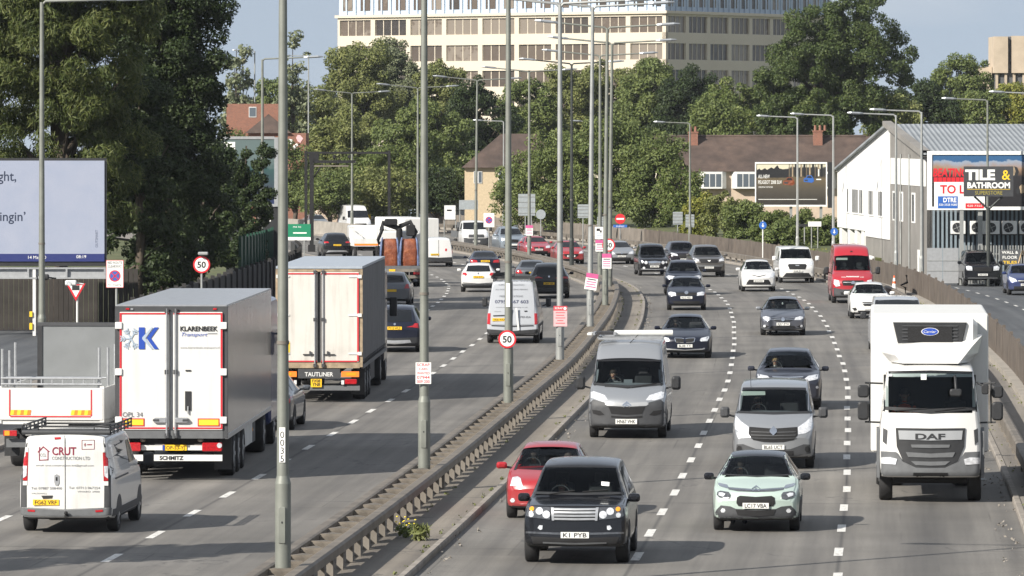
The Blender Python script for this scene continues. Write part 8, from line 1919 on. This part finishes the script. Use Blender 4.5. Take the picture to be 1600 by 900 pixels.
def foliage(name, parent, clumps, n, leaf, mat, seed, droop=0.0, thin=0.0):
    """leaf sprays spread over uneven clumps; clumps: (x, y, z, r)"""
    rng = np.random.default_rng(seed); cl = np.array(clumps); w = cl[:, 3] ** 2; w /= w.sum()
    idx = rng.choice(len(cl), n, p=w); d = rng.normal(size=(n, 3)); d /= np.linalg.norm(d, axis=1)[:, None]; d[:, 2] = d[:, 2] * .8 + .10
    rr = cl[idx, 3] * rng.uniform(.35, 1.08, n) ** .6; c = cl[idx, :3] + d * rr[:, None]
    nrm = d * .75 + rng.normal(size=(n, 3)) * .55 + np.array([0, 0, .35]); nrm /= np.linalg.norm(nrm, axis=1)[:, None]
    t = rng.normal(size=(n, 3)); t[:, 2] -= droop * 2.0; t -= nrm * (t * nrm).sum(1)[:, None]; t /= np.linalg.norm(t, axis=1)[:, None]; b = np.cross(nrm, t)
    s = leaf * rng.uniform(.55, 1.35, n); ln = s * (1 + droop * 1.3); wd = s * (.62 - .30 * droop)
    v = np.empty((n, 4, 3)); cup = nrm * (s * .25)[:, None]
    v[:, 0] = c - t * ln[:, None] * .5; v[:, 1] = c + b * wd[:, None] * .5 - cup; v[:, 2] = c + t * ln[:, None] * .5 - cup * .6; v[:, 3] = c - b * wd[:, None] * .5 - cup
    f = np.arange(n)[:, None] * 4 + np.array([[0, 1, 2], [0, 2, 3]]).reshape(1, 6)
    me = bpy.data.meshes.new(name); me.vertices.add(n * 4); me.vertices.foreach_set('co', v.reshape(-1)); nf = n * 2
    me.loops.add(nf * 3); me.loops.foreach_set('vertex_index', f.reshape(-1).astype(np.int32)); me.polygons.add(nf)
    me.polygons.foreach_set('loop_start', np.arange(0, nf * 3, 3, dtype=np.int32)); me.materials.append(MATS[mat]); me.update(calc_edges=True)
    o = bpy.data.objects.new(name, me); COL.objects.link(o)
    if parent is not None: o.parent = parent
    return o
def make_clumps(ell, n, rmin, rmax, seed, shell=.55):
    rng = random.Random(seed); out = []; vol = [e[3] * e[4] * e[5] for e in ell]
    for k in range(n):
        e = rng.choices(ell, vol)[0]
        while True:
            p = Vector((rng.uniform(-1, 1), rng.uniform(-1, 1), rng.uniform(-1, 1)))
            if shell * rng.uniform(.6, 1) < p.length < 1: break
        out.append((e[0] + p.x * e[3], e[1] + p.y * e[4], e[2] + p.z * e[5], rng.uniform(rmin, rmax)))
    return out
def tree(label, X, Y, ell, mat, leaf, n, nc, cr, seed, trunk=.28, group=None, droop=0.0, cat='tree', name='tree', shell=.55, g=None):
    g = gz(Y) - .1 if g is None else g
    t = thing(name, label, cat, (X, Y, g), 0, group); rng = random.Random(seed)
    cl = make_clumps(ell, nc, cr[0], cr[1], seed, shell)
    if trunk:
        zt = max(e[2] + e[5] * .6 for e in ell); z0 = min(e[2] - e[5] for e in ell); cx = sum(e[0] for e in ell) / len(ell)
        mb = MB(); mb.path([(0, 0, 0), (cx * .2 + .1, 0, zt * .3), (cx * .6 - .1, .1, zt * .65), (cx, 0, zt)], [trunk * 1.25, trunk, trunk * .6, .04], 'bark', 9)
        for c in rng.sample(cl, min(16, len(cl))):
            f = rng.uniform(.3, .6); s0 = (cx * f * .8, 0, min(zt * .9, max(c[2] * .62, zt * .2))); m_ = ((s0[0] + c[0]) / 2, (s0[1] + c[1]) / 2, (s0[2] + c[2]) / 2 + .2)
            mb.path([s0, m_, c[:3]], [trunk * .38, trunk * .22, .025], 'bark', 5)
        mb.build('trunk', t)
    foliage('crown', t, cl, n, leaf, mat, seed, droop)
    return t
def px2x(px, Y): return (px - CX) * Y / FPX
def zof(py, Y): return CAMH - (py - HY) * Y / FPX - gz(Y)
GT = 'trees beyond the road'
# the two big trees on the left
Y = 236; X = px2x(95, Y)
tree('huge light green willowy tree rising behind the digital billboard', X, Y, [(-1.5, 0, 10, 3.6, 3.2, 5.5), (.6, 0, 12.5, 3.4, 3, 5.5), (1.2, -.6, 8.2, 2.7, 2.4, 3.6), (-3, 1, 14, 3.2, 3, 4), (.5, -1, 5.2, 2.8, 1.8, 2), (-1.5, 0, 17, 4.0, 3.0, 4.5), (1.6, 0, 15.5, 3.0, 2.6, 4)], 'leaf_willow', .155, 150000, 420, (.45, .95), 1, .45, GT, droop=.75)
Y = 252; X = px2x(256, Y)
tree('tall dark dense poplar like tree right of the willowy tree', X, Y, [(0, 0, 6, 2.7, 2.4, 5.6), (.4, 0, 12, 2.6, 2.3, 6), (-.6, .3, 16, 2.3, 2.2, 5.5), (.8, -.3, 3, 2.2, 1.9, 3), (-1.3, -.4, 9, 2, 1.8, 5), (1.0, 0, 13.5, 1.9, 1.8, 6), (1.2, 0, 8, 1.7, 1.6, 4.5), (-.4, .5, 12, 2.2, 1.6, 9)], 'leaf_dark', .155, 190000, 560, (.4, .8), 2, .4, GT, shell=.35)
Y = 246; X = px2x(215, Y)
tree('dark leafy understorey tree between the billboard edge and the poplar', X, Y, [(0, 0, 4.0, 1.9, 1.6, 3.2), (.9, 0, 7.5, 1.5, 1.4, 3), (-.5, .4, 9, 1.6, 1.4, 3)], 'leaf_dark', .21, 21000, 90, (.4, .8), 3, .2, GT)
Y = 262; X = px2x(312, Y)
tree('dark bushy tree at the foot of the poplar beside the boundary wall', X, Y, [(0, 0, 3.0, 1.6, 1.4, 2.8), (.5, 0, 5.5, 1.1, 1.1, 2.4)], 'leaf_dark', .20, 16000, 70, (.35, .7), 4, .2, GT)
Y = 285; X = px2x(384, Y)
tree('slender upright dark tree with pointed top in front of the advert tower', X, Y, [(0, 0, 3.6, 1.0, .8, 2.7), (-.8, 0, 5.2, .48, .45, 2.8), (-.25, 0, 6.0, .40, .4, 2.6), (.4, 0, 5.4, .45, .4, 2.6), (.95, 0, 5.8, .40, .38, 2.6), (-.1, 0, 2.2, 1.25, .9, 1.4)], 'leaf_dark', .16, 22000, 130, (.22, .45), 5, .14, GT, shell=.1)
# pale open trees against the sky at the left
for px, top, w_, Y, sd, lb in ((370, 48, 34, 540, 6, 'pale open birch like tree against the sky, right of the big dark tree'), (458, 44, 40, 545, 7, 'pale open birch like tree against the sky, behind the nearest lamp post')):
    H_ = zof(top, Y); k = Y / FPX
    tree(lb, px2x(px, Y), Y, [(0, 0, H_ * .62, w_ * k * .8, 1.5, H_ * .20), (.2, 0, H_ * .80, w_ * k * .55, 1.2, H_ * .18), (-.3, 0, H_ * .45, w_ * k, 1.5, H_ * .2)], 'leaf_silver', .42, 3000, 60, (.4, .9), sd, .22, GT, shell=.2)
# the bank of trees behind the bend
BANK = [(376, 196, 22, 452, 330, 'leaf_mid', 'small green tree in front of the red brick house'), 
    (515, 268, 50, 452, 338, 'leaf_mid', 'low green bush tree left of the far slip road portal'), (600, 262, 52, 456, 338, 'leaf_olive', 'low olive bush tree over the graffiti wall'), (680, 258, 46, 458, 338, 'leaf_dark', 'dark low bush tree left of the cream house wall'),   # px, top row, half width px, Y, foot row, material, words
    (420, 120, 60, 585, 250, 'leaf_mid', 'round green tree low between the two pale open trees'), (500, 135, 48, 570, 300, 'leaf_olive', 'olive tree at the left end of the bank, under the office edge'),
    (556, 62, 60, 600, 230, 'leaf_olive', 'tall olive green tree in front of the left end of the office block'), (612, 48, 44, 610, 220, 'leaf_silver', 'thin topped grey green tree before the office windows'), (690, 88, 42, 600, 230, 'leaf_olive', 'grey olive tree before the office, right of the scrap board post line'),
    (540, 172, 66, 500, 335, 'leaf_olive', 'broad olive bush like tree above the black gantry'), (628, 165, 58, 495, 340, 'leaf_mid', 'mid green tree above the orange bag lorry'), (590, 220, 60, 470, 335, 'leaf_light', 'light green low tree behind the slim portal frame'),
    (460, 215, 40, 462, 330, 'leaf_mid', 'green tree behind the black gantry post'), (690, 150, 50, 520, 330, 'leaf_mid', 'mid green tree left of the cream house'), (752, 118, 56, 540, 300, 'leaf_dark', 'dark glossy tree above the cream house roof'), (825, 120, 52, 550, 260, 'leaf_mid', 'green tree right above the cream house ridge'),
    (885, 98, 58, 585, 260, 'leaf_olive', 'olive tree behind the central lamp posts'), (952, 92, 56, 590, 260, 'leaf_olive', 'olive tree just under the office corner'), (1015, 88, 56, 580, 260, 'leaf_mid', 'green feathery tree under the office corner shadow side'), (1075, 104, 52, 575, 260, 'leaf_dark', 'darker tree left of the left terrace chimney'),
    (1152, 120, 60, 560, 230, 'leaf_light', 'bright light green tree behind the terrace roof'), (1118, 150, 45, 520, 230, 'leaf_mid', 'green tree directly behind the terrace ridge'), (1240, 130, 55, 545, 230, 'leaf_mid', 'leafy tree under the giant tree, above the terrace roof'),
    (826, 232, 46, 432, 356, 'leaf_mid', 'leafy roadside tree hiding the right half of the cream house'), (870, 195, 58, 430, 358, 'leaf_mid', 'roadside tree behind the large ribbed sign back'), (945, 185, 62, 428, 360, 'leaf_mid', 'roadside tree behind the no entry sign'), (1020, 195, 62, 425, 362, 'leaf_mid', 'roadside tree at the left end of the terrace'), (1068, 250, 38, 420, 362, 'leaf_light', 'smaller roadside tree against the terrace bay window'),
    (1500, 86, 46, 600, 200, 'leaf_mid', 'rounded tree left of the concrete building'), (1440, 128, 56, 560, 215, 'leaf_dark', 'dark tree behind the shed apex'), (1530, 140, 50, 560, 215, 'leaf_mid', 'green tree behind the corrugated roof'), (1592, 118, 46, 575, 215, 'leaf_yellow', 'yellowish green tree at the right edge below the concrete building'), (1390, 150, 50, 545, 215, 'leaf_olive', 'olive tree between the giant tree and the shed apex')]
for i, (px, top, hw, Y, foot, mt, lb) in enumerate(BANK):
    k = Y / FPX; H_ = zof(top, Y); w_ = hw * k; z0 = max(.6, zof(foot, Y)); zc = (H_ + z0) / 2; rz = (H_ - z0) / 2
    rnd = random.Random(100 + i)
    ell = [(0, 0, zc, w_, w_ * .8, rz * .92), (rnd.uniform(-.4, .4) * w_, 0, zc + rz * .35, w_ * .7, w_ * .6, rz * .65), (rnd.uniform(-.5, .5) * w_, -.2 * w_, zc - rz * .3, w_ * .85, w_ * .7, rz * .6)]
    area = w_ * rz
    tree(lb, px2x(px, Y), Y, ell, mt, .22 if Y < 480 else .27, int(1550 * area), int(60 + area * 3), (.40, .85 + .02 * area), 200 + i, .22, GT, droop=.15)
Y = 525; k = Y / FPX; X = px2x(1305, Y)
tree('giant spreading oak like tree right of the office block', X, Y, [(-2.5, 0, 11.5, 5.2, 4.5, 6.8), (1, 0, 15, 4.6, 4, 5.5), (4.0, 0, 14.5, 3.6, 3, 4.6), (-1.5, -1, 16.5, 3.8, 3, 4), (-4.5, 0, 7.5, 3.2, 3, 4.5), (1.5, -1.2, 8, 4, 3, 4.5), (6.6, 0, 15.8, 1.3, 1.2, 1.6), (2, 0, 19.5, 3.5, 2.5, 2.6)], 'leaf_oak', .24, 150000, 430, (.55, 1.15), 300, .6, GT)
# hedge and bushes on the grass bank
bank = MB(); band(bank, [(15.2, -.1), (15.2, .2), (17.5, 1.0), (30, 1.3), (30, -.1)], 'grass_earth', 322, 452, 4.0); o = bank.build('grass_bank'); o['kind'] = 'structure'
HG = 'bushes on the grass bank'
for i, (px, top, hw, Y, mt, lb) in enumerate(((1095, 300, 26, 395, 'leaf_yellow', 'yellow green bush at the left end of the grass bank'), (1128, 298, 30, 390, 'leaf_olive', 'olive bush below the terrace bay windows'), (1165, 306, 34, 382, 'leaf_mid', 'green bush below the left end of the car billboard'), (1205, 322, 38, 372, 'leaf_light', 'light green bush behind the round blue arrow sign'),
                                              (1246, 328, 38, 366, 'leaf_light', 'light green bush in front of the car billboard'), (1286, 336, 34, 358, 'leaf_mid', 'green bush beside the white gable wall'), (1222, 345, 30, 352, 'leaf_mid', 'low bush in front of the dark street name sign'))):
    k = Y / FPX; H_ = zof(top, Y); w_ = hw * k
    tree(lb, px2x(px, Y), Y, [(0, 0, H_ * .45, w_, w_ * .8, H_ * .5), (w_ * .3, 0, H_ * .6, w_ * .6, w_ * .6, H_ * .38)], mt, .19, 9000, 70, (.28, .55), 400 + i, 0, HG, cat='bush', name='bush')
rng = np.random.default_rng(9); pts = []
for k in range(500):
    Yg = rng.uniform(330, 420); q = rp(Yg, rng.uniform(15.2, 18.5)); pts.append((q.x, q.y, q.z + .55 + rng.uniform(0, .35), .22))
o = foliage('grass', None, pts, 7000, .30, 'leaf_yellow', 77, droop=.3); o['kind'] = 'stuff'
# weeds on the central reservation
wd_ = thing('ragwort', 'small weed with yellow flower heads growing beside the central barrier', 'plant', rp(107, .8, .1)); foliage('leaves', wd_, [(0, 0, .10, .14), (.06, .05, .2, .11), (-.08, 0, .16, .12)], 200, .07, 'leaf_mid', 51); plain('flower_yellow', (.75, .6, .04), .7)
mb = MB(); rnd = random.Random(8)
for k in range(13): c = (rnd.uniform(-.2, .2), rnd.uniform(-.12, .12), rnd.uniform(.24, .42)); mb.ellipsoid(c, (.024, .024, .014), 'flower_yellow', 6, 3)
mb.build('flowers', wd_)
wd2 = thing('grass_tuft', 'dry grass tuft beside the yellow flowered weed on the central strip', 'plant', rp(106.3, 1.15, .1)); foliage('leaves', wd2, [(0, 0, .15, .16)], 120, .14, 'leaf_olive', 52, droop=.8)
pts = []
for k in range(900): Yg = rng.uniform(90, 300); q = rp(Yg, rng.choice([1.74, 1.8, 1.95, 1.42, 12.72, 12.6, 12.4, -11.7, -.82]) + rng.normal() * .07, .012); pts.append((q.x, q.y, q.z, .06))
o = foliage('gravel', None, pts, 2600, .06, 'kerb', 55); o['kind'] = 'stuff'
pts = []
for k in range(260): Yg = rng.uniform(92, 330); q = rp(Yg, rng.choice([-.68, .6, .62, 1.42, 1.45]) + rng.uniform(-.05, .05), .12); pts.append((q.x, q.y, q.z, .05))
o = foliage('weeds', None, pts, 1500, .055, 'leaf_olive', 53); o['kind'] = 'stuff'
pts = []
for k in range(300): Yg = rng.uniform(92, 300); q = rp(Yg, rng.choice([13.05, 14.2, 14.25]) + rng.uniform(-.08, .08), .12); pts.append((q.x, q.y, q.z + .05, .10))
o = foliage('undergrowth', None, pts, 500, .07, 'leaf_olive', 54); o['kind'] = 'stuff'
tree('roadside tree left of the frame shading the pavement beside the dropside lorry', -24, 138, [(0, 0, 6.5, 3.4, 3, 3.4), (.8, 0, 8.5, 2.2, 2.2, 2.4)], 'leaf_mid', .34, 8000, 80, (.5, .9), 61, .25, GT)
# roadside tree before the bend whose shade reaches across the left carriageway
tree('roadside tree left of the frame whose shade falls on the near left lanes', -15.6, 96.5, [(0, 0, 6.2, 1.9, 1.7, 2.6), (.4, 0, 7.6, 1.4, 1.2, 1.5)], 'leaf_mid', .3, 5000, 60, (.4, .7), 60, .2, GT)

# ---------------------------------------------------------------- the thin morning haze
hz = MB(); hz.boxb(-430, 430, -70, 1210, -2.2, 42, 'plate_white'); ho = hz.build('haze'); ho['kind'] = 'stuff'
hm = bpy.data.materials.new('haze'); hm.use_nodes = True; nt = hm.node_tree; nt.nodes.clear()
out = nt.nodes.new('ShaderNodeOutputMaterial'); pv = nt.nodes.new('ShaderNodeVolumePrincipled'); pv.inputs['Color'].default_value = (.88, .92, 1, 1); pv.inputs['Density'].default_value = .00006; pv.inputs['Anisotropy'].default_value = .2
nt.links.new(pv.outputs[0], out.inputs['Volume']); ho.data.materials.clear(); ho.data.materials.append(hm)
